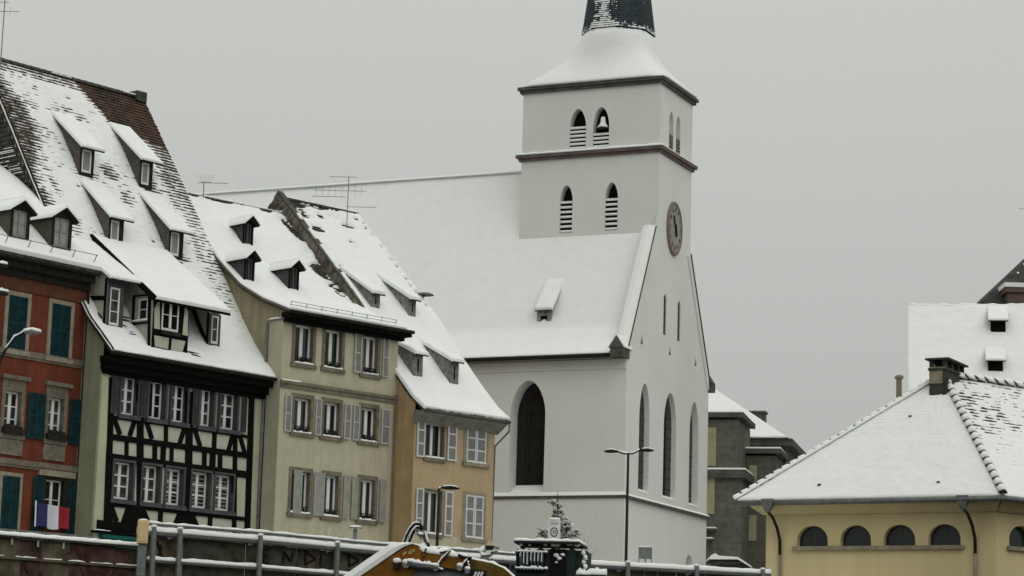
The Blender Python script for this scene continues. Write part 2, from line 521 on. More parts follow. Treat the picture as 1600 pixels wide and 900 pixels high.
def shutter(parent, u0, u1, z0, z1, m, m_in, rows=2, M=None, y=-0.05, name='shutter', slats=True):
    mb = MB(); fw = min(0.07, (u1 - u0) * 0.16)
    mb.box(u0, u0 + fw, y - 0.02, y + 0.02, z0, z1); mb.box(u1 - fw, u1, y - 0.02, y + 0.02, z0, z1)
    for j in range(rows + 1):
        c = z0 + (z1 - z0) * j / rows
        c0, c1 = (c, c + fw) if j == 0 else ((c - fw, c) if j == rows else (c - fw / 2, c + fw / 2))
        mb.box(u0 + fw, u1 - fw, y - 0.02, y + 0.02, c0, c1)
    n = int((z1 - z0) / 0.06)
    if slats:
        for k in range(n):
            z = z0 + (z1 - z0) * (k + 0.5) / n
            mb.add([(u0 + fw, y - 0.012, z - 0.03), (u1 - fw, y - 0.012, z - 0.03), (u1 - fw, y + 0.012, z + 0.028), (u0 + fw, y + 0.012, z + 0.028)], [(0, 1, 2, 3)], 1)
    else:
        k = 4
        for i in range(k):
            a = u0 + fw + (u1 - u0 - 2 * fw) * i / k; b = u0 + fw + (u1 - u0 - 2 * fw) * (i + 1) / k
            mb.box(a + 0.004, b - 0.004, y - 0.008, y + 0.012, z0 + fw, z1 - fw, 1)
    return mb.build(name, [m, m_in], parent, M=M)


def surround(parent, u0, u1, z0, z1, w, m, M=None, y=-0.04, sill=True, name='surround', d=0.1, snow=True, top=None):
    """stone frame round an opening (u0..z1 is the opening)"""
    t = top if top is not None else w
    mb = MB()
    mb.box(u0 - w, u0, y, d, z0, z1); mb.box(u1, u1 + w, y, d, z0, z1)
    mb.box(u0 - w, u1 + w, y - 0.003, d, z1, z1 + t)
    mb.box(u0 - w - 0.04, u1 + w + 0.04, y - 0.06, d, z0 - 0.16, z0)
    o = mb.build(name, m, parent, M=M)
    if snow:
        sb = MB(); n = 8
        for i in range(n):
            a = u0 - 0.03 + (u1 - u0 + 0.06) * i / n; b = u0 - 0.03 + (u1 - u0 + 0.06) * (i + 1) / n
            h = random.uniform(0.03, 0.08)
            sb.box(a, b, y - 0.05, min(d, 0.12), z0, z0 + h)
        sb.build('snow', SNOW, o, M=M)
    return o


class Roof:
    """a sloping roof face described by its cross-section, extruded along x"""
    def __init__(s, prof):
        P = np.array(prof, float)
        d = np.r_[0, np.cumsum(np.hypot(*(P[1:] - P[:-1]).T))]
        s.L = d[-1]; n = max(40, int(s.L / 0.1)); t = np.linspace(0, s.L, n)
        Y = np.interp(t, d, P[:, 0]); Z = np.interp(t, d, P[:, 1])
        for _ in range(3):
            Y[1:-1] = (Y[:-2] + 2 * Y[1:-1] + Y[2:]) / 4; Z[1:-1] = (Z[:-2] + 2 * Z[1:-1] + Z[2:]) / 4
        s.t, s.Y, s.Z = t, Y, Z
        dy, dz = np.gradient(Y), np.gradient(Z); l = np.hypot(dy, dz)
        s.ny, s.nz = -dz / l, dy / l

    def at(s, v, o):
        """v = distance up the slope, o = offset out of it -> y,z"""
        return (np.interp(v, s.t, s.Y) + np.interp(v, s.t, s.ny) * o, np.interp(v, s.t, s.Z) + np.interp(v, s.t, s.nz) * o)

    def v_of_y(s, y): return float(np.interp(y, s.Y, s.t))

    def pt(s, u, v, o=0.0):
        y, z = s.at(v, o); return (u, float(y), float(z))


def roof_slab(name, R, u0, u1, m, parent, back_prof=None, th=0.14):
    mb = MB(); n = 26
    vs = np.linspace(0, R.L, n)
    top = [R.at(v, -0.02) for v in vs]; bot = [R.at(v, -th) for v in vs]
    poly = [(float(y), float(z)) for y, z in top] + [(float(y), float(z)) for y, z in reversed(bot)]
    mb.prism(poly, u0, u1, lambda a, b, d: (d, a, b))
    if back_prof:
        (y0, z0), (y1, z1) = back_prof
        mb.prism([(y0, z0), (y1, z1), (y1, z1 - th), (y0, z0 - th)], u0, u1, lambda a, b, d: (d, a, b))
    return mb.build(name, m, parent)


def tile_courses(R, u0, u1, parent, m, course=0.165, tw=0.19, v0=0.0, v1=None, lift=0.035, name='roof_tiles', mats=None, mfun=None, jit=0.01, keep=None):
    """overlapping clay tiles, each a small slab proud at its lower edge; too small to pick apart, joined"""
    v1 = R.L if v1 is None else v1
    mb = MB(); k = 0; v = v0
    while v < v1 - 0.02:
        off = (k % 2) * tw / 2; u = u0 - off
        while u < u1:
            a, b = max(u, u0) + 0.006, min(u + tw, u1) - 0.006
            if b - a > 0.03 and (keep is None or keep((a + b) / 2, v)):
                j = random.uniform(-jit, jit); jv = random.uniform(-0.012, 0.012)
                lo, hi = v + jv, min(v + course * 1.15, R.L)
                p = [R.pt(a, lo, lift + j), R.pt(b, lo, lift + j), R.pt(b, hi, 0.004), R.pt(a, hi, 0.004), R.pt(a, lo, -0.01), R.pt(b, lo, -0.01)]
                mb.add(p, [(0, 1, 2, 3), (4, 5, 1, 0), (4, 0, 3), (1, 5, 2)], mfun((a + b) / 2, v) if mfun else 0)
            u += tw
        v += course; k += 1
    return mb.build(name, mats or m, parent, kind='stuff')


def snow_sheet(R, u0, u1, parent, ofun, v0=0.0, v1=None, res=0.09, edge=(1, 1, 1, 1), name='snow', keep=None):
    """snow layer lying on a roof face; ofun(U,V) gives its height above the tiles"""
    v1 = R.L if v1 is None else v1
    nu = max(3, int((u1 - u0) / res)); nv = max(3, int((v1 - v0) / res))
    us = np.r_[u0, u0, np.linspace(u0 + 0.05, u1 - 0.05, nu), u1, u1]
    vs = np.r_[v0, v0, np.linspace(v0 + 0.06, v1 - 0.03, nv), v1, v1]
    U, V = np.meshgrid(us, vs, indexing='ij')
    O = ofun(U, V)
    d = -0.03
    O[1, :] *= 0.7; O[-2, :] *= 0.7; O[:, 1] *= 0.7; O[:, -2] *= 0.8
    O[0, :] = d; O[-1, :] = d; O[:, 0] = d; O[:, -1] = d
    Y, Z = R.at(V, O)
    n1, n2 = U.shape
    verts = np.stack([U, Y, Z], -1).reshape(-1, 3)
    faces = []
    for i in range(n1 - 1):
        for j in range(n2 - 1):
            if keep is not None and not keep(U[i, j], V[i, j]): continue
            if O[i, j] < -0.028 and O[i + 1, j] < -0.028 and O[i, j + 1] < -0.028 and O[i + 1, j + 1] < -0.028: continue
            a = i * n2 + j
            faces.append((a, a + n2, a + n2 + 1, a + 1))
    me = bpy.data.meshes.new(name)
    me.from_pydata(verts.tolist(), [], faces)
    me.materials.append(SNOW)
    me.polygons.foreach_set('use_smooth', [True] * len(me.polygons))
    me.update()
    return link(name, me, parent)


def snow_strip(pts, w, h, parent, up=(0, 0, 1), seg=0.15, name='snow', jag=0.3, m=None, sides=6):
    """a rounded bank of snow along a line of points"""
    mb = MB()
    P = [Vector(p) for p in pts]; Q = []
    for a, b in zip(P[:-1], P[1:]):
        n = max(1, int((b - a).length / seg))
        for i in range(n): Q.append(a.lerp(b, i / n))
    Q.append(P[-1])
    U = Vector(up); rr = []
    for i, p in enumerate(Q):
        d = (Q[min(i + 1, len(Q) - 1)] - Q[max(i - 1, 0)]).normalized()
        sd = d.cross(U).normalized(); uu = sd.cross(d).normalized()
        hh = h * (1 + random.uniform(-jag, jag)); ww = w * (1 + random.uniform(-jag, jag) * 0.25)
        r = [p - sd * ww / 2 - uu * 0.01]
        for k in range(sides + 1):
            t = math.pi * k / sides
            r.append(p - sd * (math.cos(t) * ww / 2) + uu * (math.sin(t) ** 0.7 * hh if 0 < t < math.pi - 1e-6 else hh * 0.25))
        r.append(p + sd * ww / 2 - uu * 0.01)
        rr.append([tuple(q) for q in r])
    mb.rings(rr)
    return mb.build(name, m or SNOW, parent, smooth=True)

# ------------------------------------------------------------------ the ground and the water
STREET = -0.4
def flat(name, pts, z, m, kind='structure'):
    mb = MB(); mb.add([(x, y, z) for x, y in pts], [tuple(range(len(pts)))])
    return mb.build(name, m, None, kind=kind)
WATER = mat('dark_river_water', (0.02, 0.026, 0.024), 0.15, 0.2, 0.3, 0.25, 1.2)
SNOWGROUND = mat('trodden_snow', (0.62, 0.63, 0.62), 0.95, 0.15, 0.4, 0.4, 3.0)
QUAY = brick_mat('quay_wall_stone', (0.16, 0.15, 0.13), (0.12, 0.115, 0.10), (0.06, 0.06, 0.055), 1.0, 0.9, 0.4)
flat('river_water', [(-900, -300), (900, -300), (900, 86), (-900, 86)], -5.6, WATER)

ML = Matrix(((0, 1, 0, 0), (-1, 0, 0, 0), (0, 0, 1, 0), (0, 0, 0, 1)))      # left side wall: (u,d,z)->(d,-u,z)
MR = Matrix(((0, -1, 0, 0), (1, 0, 0, 0), (0, 0, 1, 0), (0, 0, 0, 1)))      # right side wall: (u,d,z)->(-d,u,z)
def MRat(x): return Matrix.Translation((x, 0, 0)) @ MR
def MLat(x): return Matrix.Translation((x, 0, 0)) @ ML
def MF(y): return Matrix.Translation((0, y, 0))

# ------------------------------------------------------------------ the row of houses: their corners
cream = Frame(atY(434, 700, 95.0), 44.0)
_h = hit(403, 800, cream.o, cream.x)
_t = Frame(_h, 49.0)
half = Frame(_t.w((_t.front(157, 635)[0], 0, 0)), 49.0)
HT_W = 8.15
red = Frame(hit(118, 740, half.o, half.x), 51.0)
CREAM_W = 6.02
orange = Frame(hit(647, 690, cream.w((CREAM_W, 0, 0)), cream.x), 44.0)
ORANGE_W = 4.48


def root_of(fr, name, label, cat='house'):
    return thing(name, label, cat, (fr.o[0], fr.o[1], 0), fr.yaw)


def rects(fr, pairs, off=0.0, level=True):
    """(left-bottom, right-top) sight pairs -> [u0,u1,z0,z1] on the front; a row shares its sill and head heights"""
    r = []
    for lb, rt in pairs:
        u0, z0 = fr.front(*lb, off); u1, z1 = fr.front(*rt, off); r.append([u0, u1, z0, z1])
    if level:
        z0 = sum(q[2] for q in r) / len(r); z1 = sum(q[3] for q in r) / len(r)
        for q in r: q[2], q[3] = z0, z1
    return r


def gable_poly(prof, zb, yback, drop=0.16):
    """outline (u=-y,z) of a left side wall under a roof profile mirrored about its ridge"""
    yr, zr = prof[-1]
    up = [(y, z - drop) for y, z in prof if y > 0.02]
    z0 = prof_z(prof, 0.0) - drop
    pts = [(0.0, zb), (0.0, z0)] + up
    pts += [(yback, prof_z(prof, 0.0) - drop), (yback, zb)]
    return [(-y, z) for y, z in pts]


def shed_dormer(root, fr, prof, bl, tl, tip, right, mwall, win=None, ov=0.25, mside=None, snow_h=0.1, roof=True, cols=1, rows=1, mfront=None,
                sidew=0.13, name='dormer', yb=None, lift=0.14, rov=0.12, wmat=None, yb_z=None, gm=None, board=False):
    """dormer with a single slope dying into the main roof"""
    b = fr.on_roof(*bl, [(y, z + lift) for y, z in prof]); u0, yf = b[0], b[1]
    zt = fr.front(*tl, yf)[1]
    u1 = fr.front(*right, yf)[0] - rov
    if yb is None: yb = max(fr.on_roof(*tip, prof)[1], yf + 0.8)
    zb = prof_z(prof, yb) if yb_z is None else yb_z
    mside = mside or mwall
    zf = prof_z(prof, yf)
    mb = MB()
    sl = [(yf, zf - 0.15), (yf, zt)] + [(yb, zb)] + [(y, prof_z(prof, y) - 0.15) for y in np.linspace(yb, yf, 6)[1:-1]]
    mb.prism(sl, u0, u0 + 0.06, lambda a, b_, d: (d, a, b_))
    mb.prism(sl, u1 - 0.06, u1, lambda a, b_, d: (d, a, b_))
    dm = mb.build(name, mside, root)
    holes = []
    if win:
        (wu0, wz0), (wu1, wz1) = fr.front(*win[0], yf), fr.front(*win[1], yf)
        wu0 = max(wu0, u0 + 0.1); wu1 = min(max(wu1, wu0 + 0.3), u1 - 0.09); wz0 = max(wz0, zf + 0.08); wz1 = min(wz1, zt - 0.05)
        holes = [rect(wu0, wu1, wz0, wz1)]
    wall('dormer_front', rect(u0, u1, zf - 0.15, zt), holes, 0.1, mfront or mwall, dm, M=MF(yf - 0.01))
    if win:
        c = casement(dm, wu0, wu1, wz0, wz1, 0.04, cols, rows, M=MF(yf), fw=0.07, fm=wmat, gm=gm, name='window_frame')
        for ch in list(c.children): ch.parent = dm
        for k, (a, b_) in enumerate(()): pass
    if board:
        bb = MB(); n = 7
        for k in range(n):
            a = u0 + (u1 - u0) * k / n
            bb.box(a + 0.012, a + (u1 - u0) / n - 0.012, yf - 0.03, yf - 0.012, zf + 0.02, zt - 0.04)
        bb.build('boarding', mwall, dm)
    if roof:
        s = (zb - zt) / (yb - yf)
        ye, ze = yf - ov, zt - 0.03
        pr = [(ye, ze), (yb, zb + 0.02)]
        mb = MB()
        mb.prism([(ye, ze), (yb, zb + 0.03), (yb, zb - 0.05), (ye, ze - 0.06)], u0 - sidew, u1 + rov, lambda a, b_, d: (d, a, b_))
        mb.build('dormer_roof', TIMBER_B, dm)
        Rr = Roof([(ye, ze), ((ye + yb) / 2, (ze + zb + 0.02) / 2), (yb, zb + 0.02)])
        sd = random.randint(1, 9999)
        snow_sheet(Rr, u0 - sidew - 0.02, u1 + rov + 0.02, dm, lambda U, V: snow_h * (0.75 + 0.5 * fbm(U * 2.2, V * 2.2, sd)), v0=-0.02, res=0.12)
    return dm, (u0, u1, yf, zf, zt, yb, zb)


def gable_dormer(root, fr, prof, u0, u1, yf, ze, zp, mwall, mfront, win=None, ov=0.22, so=0.12, snow_h=0.09, wmat=None, cols=1, rows=1, gm=None, name='dormer'):
    """little gabled dormer; its ridge runs back level into the main roof"""
    ys = np.linspace(yf, prof[-1][0], 200); zs = np.array([prof_z(prof, y) for y in ys])
    ybe = float(ys[np.argmax(zs > ze)]); ybr = float(ys[np.argmax(zs > zp)])
    zf = prof_z(prof, yf); uc = (u0 + u1) / 2
    mb = MB()
    sl = [(yf, zf - 0.15), (yf, ze), (ybe, ze)] + [(y, prof_z(prof, y) - 0.15) for y in np.linspace(ybe, yf, 6)[1:-1]]
    mb.prism(sl, u0, u0 + 0.06, lambda a, b, d: (d, a, b)); mb.prism(sl, u1 - 0.06, u1, lambda a, b, d: (d, a, b))
    dm = mb.build(name, mwall, root)
    holes = []
    if win:
        wu0, wu1, wz0, wz1 = win; holes = [rect(wu0, wu1, wz0, wz1)]
    wall('dormer_front', [(u0, zf - 0.15), (u1, zf - 0.15), (u1, ze), (uc, zp - 0.03), (u0, ze)], holes, 0.12, mfront, dm, M=MF(yf - 0.01))
    if win:
        c = casement(dm, wu0, wu1, wz0, wz1, 0.06, cols, rows, M=MF(yf), fw=0.06, fm=wmat, gm=gm, name='window_frame')
        for ch in list(c.children): ch.parent = dm
    yfo = yf - ov; s = (zp - ze) / (uc - u0)
    mb = MB(); th = 0.06
    for sg, ue in ((-1, u0 - so), (1, u1 + so)):
        zeo = ze - so * s
        top = [(ue, yfo, zeo), (uc, yfo, zp), (uc, ybr, zp), (ue, ybe, zeo)]
        bot = [(x, y, z - th) for x, y, z in top]
        q = (bot, top) if sg < 0 else (list(reversed(bot)), list(reversed(top)))
        mb.hexa(*q)
    mb.build('dormer_roof', TIMBER_B, dm)
    sb = MB(); n = 7
    for sg, ue in ((-1, u0 - so - 0.03), (1, u1 + so + 0.03)):
        zeo = ze - so * s
        rows_ = []
        for i in range(n + 1):
            t = i / n; x = ue + (uc - ue) * t; z = zeo + (zp - zeo) * t; yb_ = ybe + (ybr - ybe) * t
            h = snow_h * (0.55 + 0.6 * min(1, 3 * t)) * random.uniform(0.9, 1.1)
            rows_.append([(x, yfo - 0.03, z), (x, yfo - 0.02, z + h * 0.75), (x, yfo + 0.12, z + h), (x, yb_ + 0.05, z + h)])
        b = len(sb.v)
        for r in rows_: sb.v.extend(r)
        for i in range(n):
            for k in range(3):
                a = b + i * 4 + k; f = (a, a + 1, a + 5, a + 4)
                sb.f.append(f if sg > 0 else tuple(reversed(f))); sb.m.append(0)
        e = [b + k for k in range(4)]
        sb.v.extend([(ue, yfo - 0.03, zeo - 0.02), (ue, ybe, zeo - 0.02)]); k = len(sb.v)
        sb.f.append((e[0], e[1], e[2], e[3], k - 1, k - 2)); sb.m.append(0)
    sb.build('snow', SNOW, dm, smooth=True)
    return dm


# ================================================================== half-timbered house
def build_half():
    fr = half
    root = root_of(fr, 'half_timbered_house', 'tall half-timbered house with black beams, pale infill and a huge steep tiled roof')
    prof = [(-0.72, 8.98), (-0.05, 9.62), (0.75, 10.35), (1.7, 11.6), (3.8, 14.8), (6.2, 18.35), (8.5, 21.65)]
    ridge_y = prof[-1][0]; W = HT_W; yback = 2 * ridge_y
    up_w = rects(fr, [((187, 646), (216, 589)), ((230.4, 653), (259, 597)), ((266.4, 659), (293, 602)), ((310.4, 665), (334, 611)), ((342.4, 670.4), (371, 616))])
    lo_w = rects(fr, [((175, 779), (208, 723)), ((220, 784), (250, 730)), ((257, 788), (286.5, 734)), ((297, 793), (328.5, 740)), ((334, 797), (364, 744))])
    w = 0.09
    holes = [rect(a - w, b + w, c - 0.1, d + w) for a, b, c, d in up_w + lo_w]
    gz = 2.35
    wall('front_wall', rect(0, W, gz, 8.75), holes, 0.3, PLASTER_HT, root)
    # ground floor: teal shop front under a dark bressummer
    mb = MB(); mb.box(0.0, W, -0.02, 0.3, STREET, gz); mb.build('ground_floor_wall', PLASTER_STRIP, root)
    mb = MB(); mb.box(0.35, 4.2, -0.16, 0.0, STREET, 2.2); mb.box(0.25, 4.3, -0.24, 0.0, 2.2, 2.32); mb.build('shop_front', TEAL, root)
    mb = MB(); mb.box(-0.1, 4.5, -0.3, 0.02, 2.36, 2.44); mb.build('shop_cornice', TIMBER, root)
    snow_strip([(-0.1, -0.2, 2.44), (0.6, -0.2, 2.44)], 0.16, 0.04, root)
    gp = gable_poly(prof, STREET, yback)
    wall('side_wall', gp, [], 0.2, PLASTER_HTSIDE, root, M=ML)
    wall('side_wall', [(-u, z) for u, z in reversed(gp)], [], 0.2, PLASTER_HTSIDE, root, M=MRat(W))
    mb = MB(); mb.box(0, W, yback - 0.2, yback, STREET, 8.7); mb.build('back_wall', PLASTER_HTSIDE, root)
    # dark tile hanging on the upper part of the left gable
    mb = MB(); z = 12.6; k = 0
    while z < 21.2:
        ym = np.interp(z + 0.2, [p[1] - 0.25 for p in prof], [p[0] for p in prof])
        y = ym + 0.08; k += 1
        while y < yback - ym - 0.2:
            yy = y + (k % 2) * 0.1; j = random.uniform(0, 0.012)
            mb.add([(-0.045 - j, yy, z), (-0.045 - j, yy + 0.19, z), (-0.005, yy + 0.19, z + 0.22), (-0.005, yy, z + 0.22), (0, yy, z), (0, yy + 0.19, z)],
                   [(1, 0, 3, 2), (0, 1, 5, 4)])
            y += 0.2
        z += 0.19
    mb.build('hung_tiles', TILE_GREY, root, kind='stuff')
    us, zs = np.arange(0.6, 16, 0.08), np.arange(12.7, 21, 0.06)
    sb = MB()
    for yv in us:
        for zv in zs:
            ym = np.interp(zv + 0.35, [p[1] - 0.25 for p in prof], [p[0] for p in prof])
            if not (ym + 0.1 < yv < yback - ym - 0.2): continue
            if fbm(np.array([yv * 0.9]), np.array([zv * 3.2]), 71, 3)[0] > 0.66 + 0.02 * (zv - 14):
                q = ((zv - 12.6) % 0.19)
                if q < 0.1:
                    sb.add([(-0.058, yv, zv), (-0.058, yv + 0.09, zv), (-0.03, yv + 0.09, zv + 0.05), (-0.03, yv, zv + 0.05)], [(1, 0, 3, 2)])
    sb.build('clinging_snow', SNOW, root, kind='stuff')

    # --- windows
    for row in (up_w, lo_w):
        for i, (a, b, c, d) in enumerate(row):
            wn = casement(root, a, b, c, d, 0.24, 2, 3, fw=0.07, mw=0.05)
            surround(wn, a, b, c, d, w, GREY_PAINT, y=-0.07, d=0.3, snow=False)
            if row is lo_w and i >= 2:                      # slatted blinds behind the panes
                mb = MB(); n = 9
                for k in range(n):
                    z = c + (d - c) * (k + 0.5) / n
                    mb.box(a + 0.08, b - 0.08, 0.232, 0.242, z - 0.02, z + 0.014)
                mb.build('blind', CURTAIN, wn)
    for lb, rt in (((170, 641), (185, 583)), ((216, 650), (230, 590)), ((297, 664), (309, 604)), ((374, 670), (384, 616))):
        q = rects(fr, [(lb, rt)])[0]
        shutter(root, q[0], q[1], up_w[0][2] - 0.02, up_w[0][3] + 0.02, GREY_SHUT, GREY_SHUT, 2, y=-0.1)
    for lb, rt in (((260, 658), (265.5, 596)), ((336, 668), (341.5, 608))):
        q = rects(fr, [(lb, rt)])[0]
        shutter(root, q[0], q[1], up_w[0][2] - 0.02, up_w[0][3] + 0.02, GREY_SHUT, GREY_SHUT, 1, y=-0.1)

    # --- timber frame: every beam is a part
    PXM = 31.5
    def beam(p, q, wpx=6.0, w=None, y=-0.045, d=0.05):
        (u0, z0), (u1, z1) = fr.front(*p), fr.front(*q)
        wd = w if w else wpx / PXM
        L = math.hypot(u1 - u0, z1 - z0); nx, nz = -(z1 - z0) / L * wd / 2, (u1 - u0) / L * wd / 2
        j = random.uniform(-0.006, 0.006)
        mb = MB()
        mb.prism([(u0 + nx, z0 + nz), (u0 - nx, z0 - nz), (u1 - nx, z1 - nz), (u1 + nx, z1 + nz)], y + j, d, lambda a, b, e: (a, e, b))
        return mb.build('beam', TIMBER, root)
    def hrail(px0, px1, py0, py1, h, y=-0.06):
        u0, za = fr.front(px0, py0); u1, zb_ = fr.front(px1, py1); z = (za + zb_) / 2
        mb = MB(); mb.box(u0, u1, y, 0.05, z - h / 2, z + h / 2); mb.build('beam', TIMBER, root)
    hrail(169, 391, 581, 614, 0.30, -0.075)          # plate over the upper windows
    hrail(169, 391, 653, 681, 0.11, -0.078)          # under the upper sills
    hrail(168, 390, 682.5, 712, 0.22)                # storey rail
    hrail(167, 390, 714, 742, 0.27, -0.062)          # rail above the lower windows
    hrail(164, 390, 788, 811, 0.15, -0.066)          # under the lower sills
    hrail(150, 211, 820, 826, 0.36, -0.09)           # plinth timber
    for p, q, wd in [((174, 590), (166, 822), 8), ((219, 600), (218, 790), 9), ((259, 656), (258.5, 690), 5), ((250.5, 798), (249, 830), 6),
                     ((296, 612), (293, 795), 10), ((335, 674), (333.5, 706), 6), ((328.5, 803), (326, 838), 6), ((367, 680), (365, 840), 6),
                     ((393, 610), (385, 850), 8), ((383, 616), (381, 668), 2),
                     ((197.5, 683), (197, 712), 5), ((241.5, 690), (241, 718), 6), ((255, 692), (254, 720), 7), ((268, 694), (267, 722), 5),
                     ((319, 702), (318.5, 728), 6), ((332, 704), (331, 730), 8), ((343.5, 706), (343, 732), 6),
                     ((236, 600), (234, 650), 3), ((303, 608), (303, 664), 3), ((350, 740), (349.5, 742), 3)]:
        beam(p, q, wd * 1.12)
    for p, q, wd in [((178, 654), (187, 679), 6), ((210, 657), (202, 681), 6), ((228, 658), (237, 686), 6), ((288, 668), (280, 694), 6),
                     ((304, 672), (312.5, 698), 6), ((363, 680), (356, 706), 6), ((374, 680), (382, 708), 6),
                     ((172, 787), (182, 815), 6), ((203, 788), (193, 817), 8), ((219, 790), (231, 820), 9), ((214, 790), (204, 818), 12),
                     ((284, 798), (274, 822), 9), ((296, 798), (307, 826), 9), ((290, 797), (290, 826), 22), ((210, 790), (209, 822), 18), ((219, 800), (220, 822), 16), ((176, 800), (170, 822), 6)]:
        beam(p, q, wd * 1.08, y=-0.036)
    # cream strips at the corners stay plaster: proud pilasters
    mb = MB(); mb.box(-0.02, 0.36, -0.03, 0.1, 2.4, 8.3); mb.build('corner_strip', PLASTER_STRIP, root)
    mb = MB(); mb.box(W - 0.42, W + 0.01, -0.03, 0.1, 2.4, 8.3); mb.build('corner_strip', PLASTER_STRIP, root)
    # boxed eaves
    mb = MB(); mb.box(-0.12, W + 0.22, -0.62, 0.05, 8.62, 8.86); mb.box(-0.08, W + 0.1, -0.36, 0.05, 8.36, 8.62); mb.box(-0.02, W, -0.16, 0.05, 8.2, 8.36)
    mb.build('eaves_box', TIMBER, root)

    # --- roof
    R = Roof(prof)
    slab = roof_slab('roof', R, -0.16, W + 0.24, TILE, root, ((ridge_y, prof[-1][1] - 0.02), (yback + 0.6, 9.1)))
    def bare(U, V):
        """how bare of snow the tiles are: wind-scoured verge, ridge and lee of the dormers"""
        t = V / R.L; b = np.zeros_like(U)
        sm = lambda a, b_, x: np.clip((x - a) / (b_ - a), 0, 1) ** 2 * (3 - 2 * np.clip((x - a) / (b_ - a), 0, 1))
        b = np.maximum(b, sm(W - 1.7 + 0.3 * np.sin(V * 1.1), W - 0.5, U) * sm(0.26, 0.36, t) * (0.62 + 0.38 * sm(.55, .75, t)))
        b = np.maximum(b, sm(W - 1.1, W - 0.3, U) * sm(0.16, 0.28, t) * 0.55 * (1 - sm(.3, .5, t)))
        edge = 0.80 + 0.16 * sm(6.1, 4.3, U) - 0.03 * sm(6.5, 8, U)
        b = np.maximum(b, 1.7 * sm(edge - 0.03, edge + 0.09, t))
        b = np.maximum(b, 1.1 * sm(1.5, 0.25, U + 0.5 * np.sin(V * 0.9)) * sm(0.35, 0.5, t))
        b = np.maximum(b, 0.8 * sm(0.94, 0.97, t))
        for cu, cv, ru, rv, s in blobs:
            b = np.maximum(b, s * np.exp(-(((U - cu) / ru) ** 2 + ((V - cv) / rv) ** 2) ** 1.5))
        return b
    blobs = []
    def blob(px, py, ru, rv, s=0.9):
        p = fr.on_roof(px, py, prof); blobs.append((p[0], R.v_of_y(p[1]), ru, rv, s))
    for q in [(138, 275, .8, .5, .75), (168, 270, .5, .45, 1.0), (150, 280, .35, .4, .7), (232, 292, .7, .5, .9), (186, 385, .5, .35, 0.9), (278, 402, .6, .4, .9), (195, 308, .35, .5, .7),
              (196, 500, .5, .25, 1.0), (190, 510, .4, .2, .9), (205, 522, .25, .15, .8), (308, 556, .45, .18, .9), (298, 552, .3, .16, 1.),
              (60, 205, 1.1, .8, .55), (95, 170, 0.9, .45, .7), (120, 185, .9, .4, .6), (85, 290, .3, .6, .9), (65, 250, .4, .9, .6), (80, 330, .8, .3, .45), (115, 345, .5, .4, .5), (40, 160, .8, .6, .7), (250, 430, 1.0, .8, .40), (280, 440, .8, .8, .5),
              (92, 225, .12, .1, 1), (200, 300, .12, .1, 1), (208, 310, .14, .1, .9), (238, 377, .12, .1, 1), (121, 291, .12, .1, 1), (180, 244, .12, .1, 1), (54, 137, .14, .12, 1), (106, 156, .16, .14, 1)]:
        blob(*q)
    red_zone = lambda u, v: 1 if (v / R.L > 0.78 and u > 3.4 and fbm(np.array([u * .8]), np.array([v * .8]), 5)[0] > 0.42) else 0
    tile_courses(R, -0.15, W + 0.22, slab, None, course=0.175, tw=0.2, lift=0.05, mats=[TILE, TILE_RED], mfun=red_zone, jit=0.014, v0=0.02)
    def of(U, V):
        n = fbm(U * 0.55, V * 0.9, 11, 5); f = fbm(U * 2.6, V * 7.0, 23, 3)
        o = 0.085 + 0.05 * (n - 0.5) + 0.05 * (f - 0.5)
        thin = np.clip((V / R.L - 0.12) / 0.25, 0, 1) * 0.02
        b = bare(U, V)
        nz = fbm(U * 1.3, V * 2.2, 31, 4); hf = fbm(U * 8.0, V * 15.0, 37, 2)
        k = np.clip(b * (0.55 + 1.1 * nz), 0, 1)
        stripe = 0.024 + 0.022 * (hf - 0.5) + 0.016 * (nz - 0.5) - 0.030 * np.clip(b - 0.95, 0, 0.5) * 2
        return np.maximum((o - thin) * (1 - k) + stripe * k, -0.04)
    snow_sheet(R, -0.18, W + 0.26, slab, of, v0=-0.04, v1=R.L - 0.02, res=0.065)
    # ridge: half-round tiles, some snowed over
    for k in range(24):
        u = -0.16 + k * (W + 0.4) / 24; L = (W + 0.4) / 24
        mb = MB(); r = 0.16
        pts = [(math.cos(t) * r, math.sin(t) * r) for t in np.linspace(0, math.pi, 7)]
        rr = [[(x, ridge_y + a, prof[-1][1] - 0.06 + b + (0.02 if x > u else 0)) for a, b in pts] for x in (u, u + L * 1.06)]
        mb.rings(rr); mb.build('ridge_tile', TILE_GREY if u < 6.9 else TILE, slab, smooth=False)
    snow_strip([(W - 1.0, ridge_y - 0.12, prof[-1][1] + 0.03), (W + 0.1, ridge_y - 0.12, prof[-1][1] + 0.03)], 0.2, 0.05, slab)
    snow_strip([(3.3, ridge_y - 0.14, prof[-1][1] + 0.0), (4.3, ridge_y - 0.14, prof[-1][1] + 0.0)], 0.16, 0.04, slab)
    mb = MB(); mb.box(W - 0.4, W + 0.14, ridge_y - 0.3, ridge_y + 0.3, prof[-1][1] - 0.2, prof[-1][1] + 0.22); mb.build('ridge_end_block', TILE_GREY, slab)
    # snow-lined left verge board
    ed = [R.pt(-0.2, v, 0.03) for v in np.linspace(0.0, R.L, 60)]
    mb = MB()
    for a, b in zip(ed[:-1], ed[1:]): mb.bar(a, b, 0.07, 0.16)
    mb.build('verge_board', TIMBER_B, slab)
    snow_strip(ed, 0.1, 0.06, slab, seg=0.25)

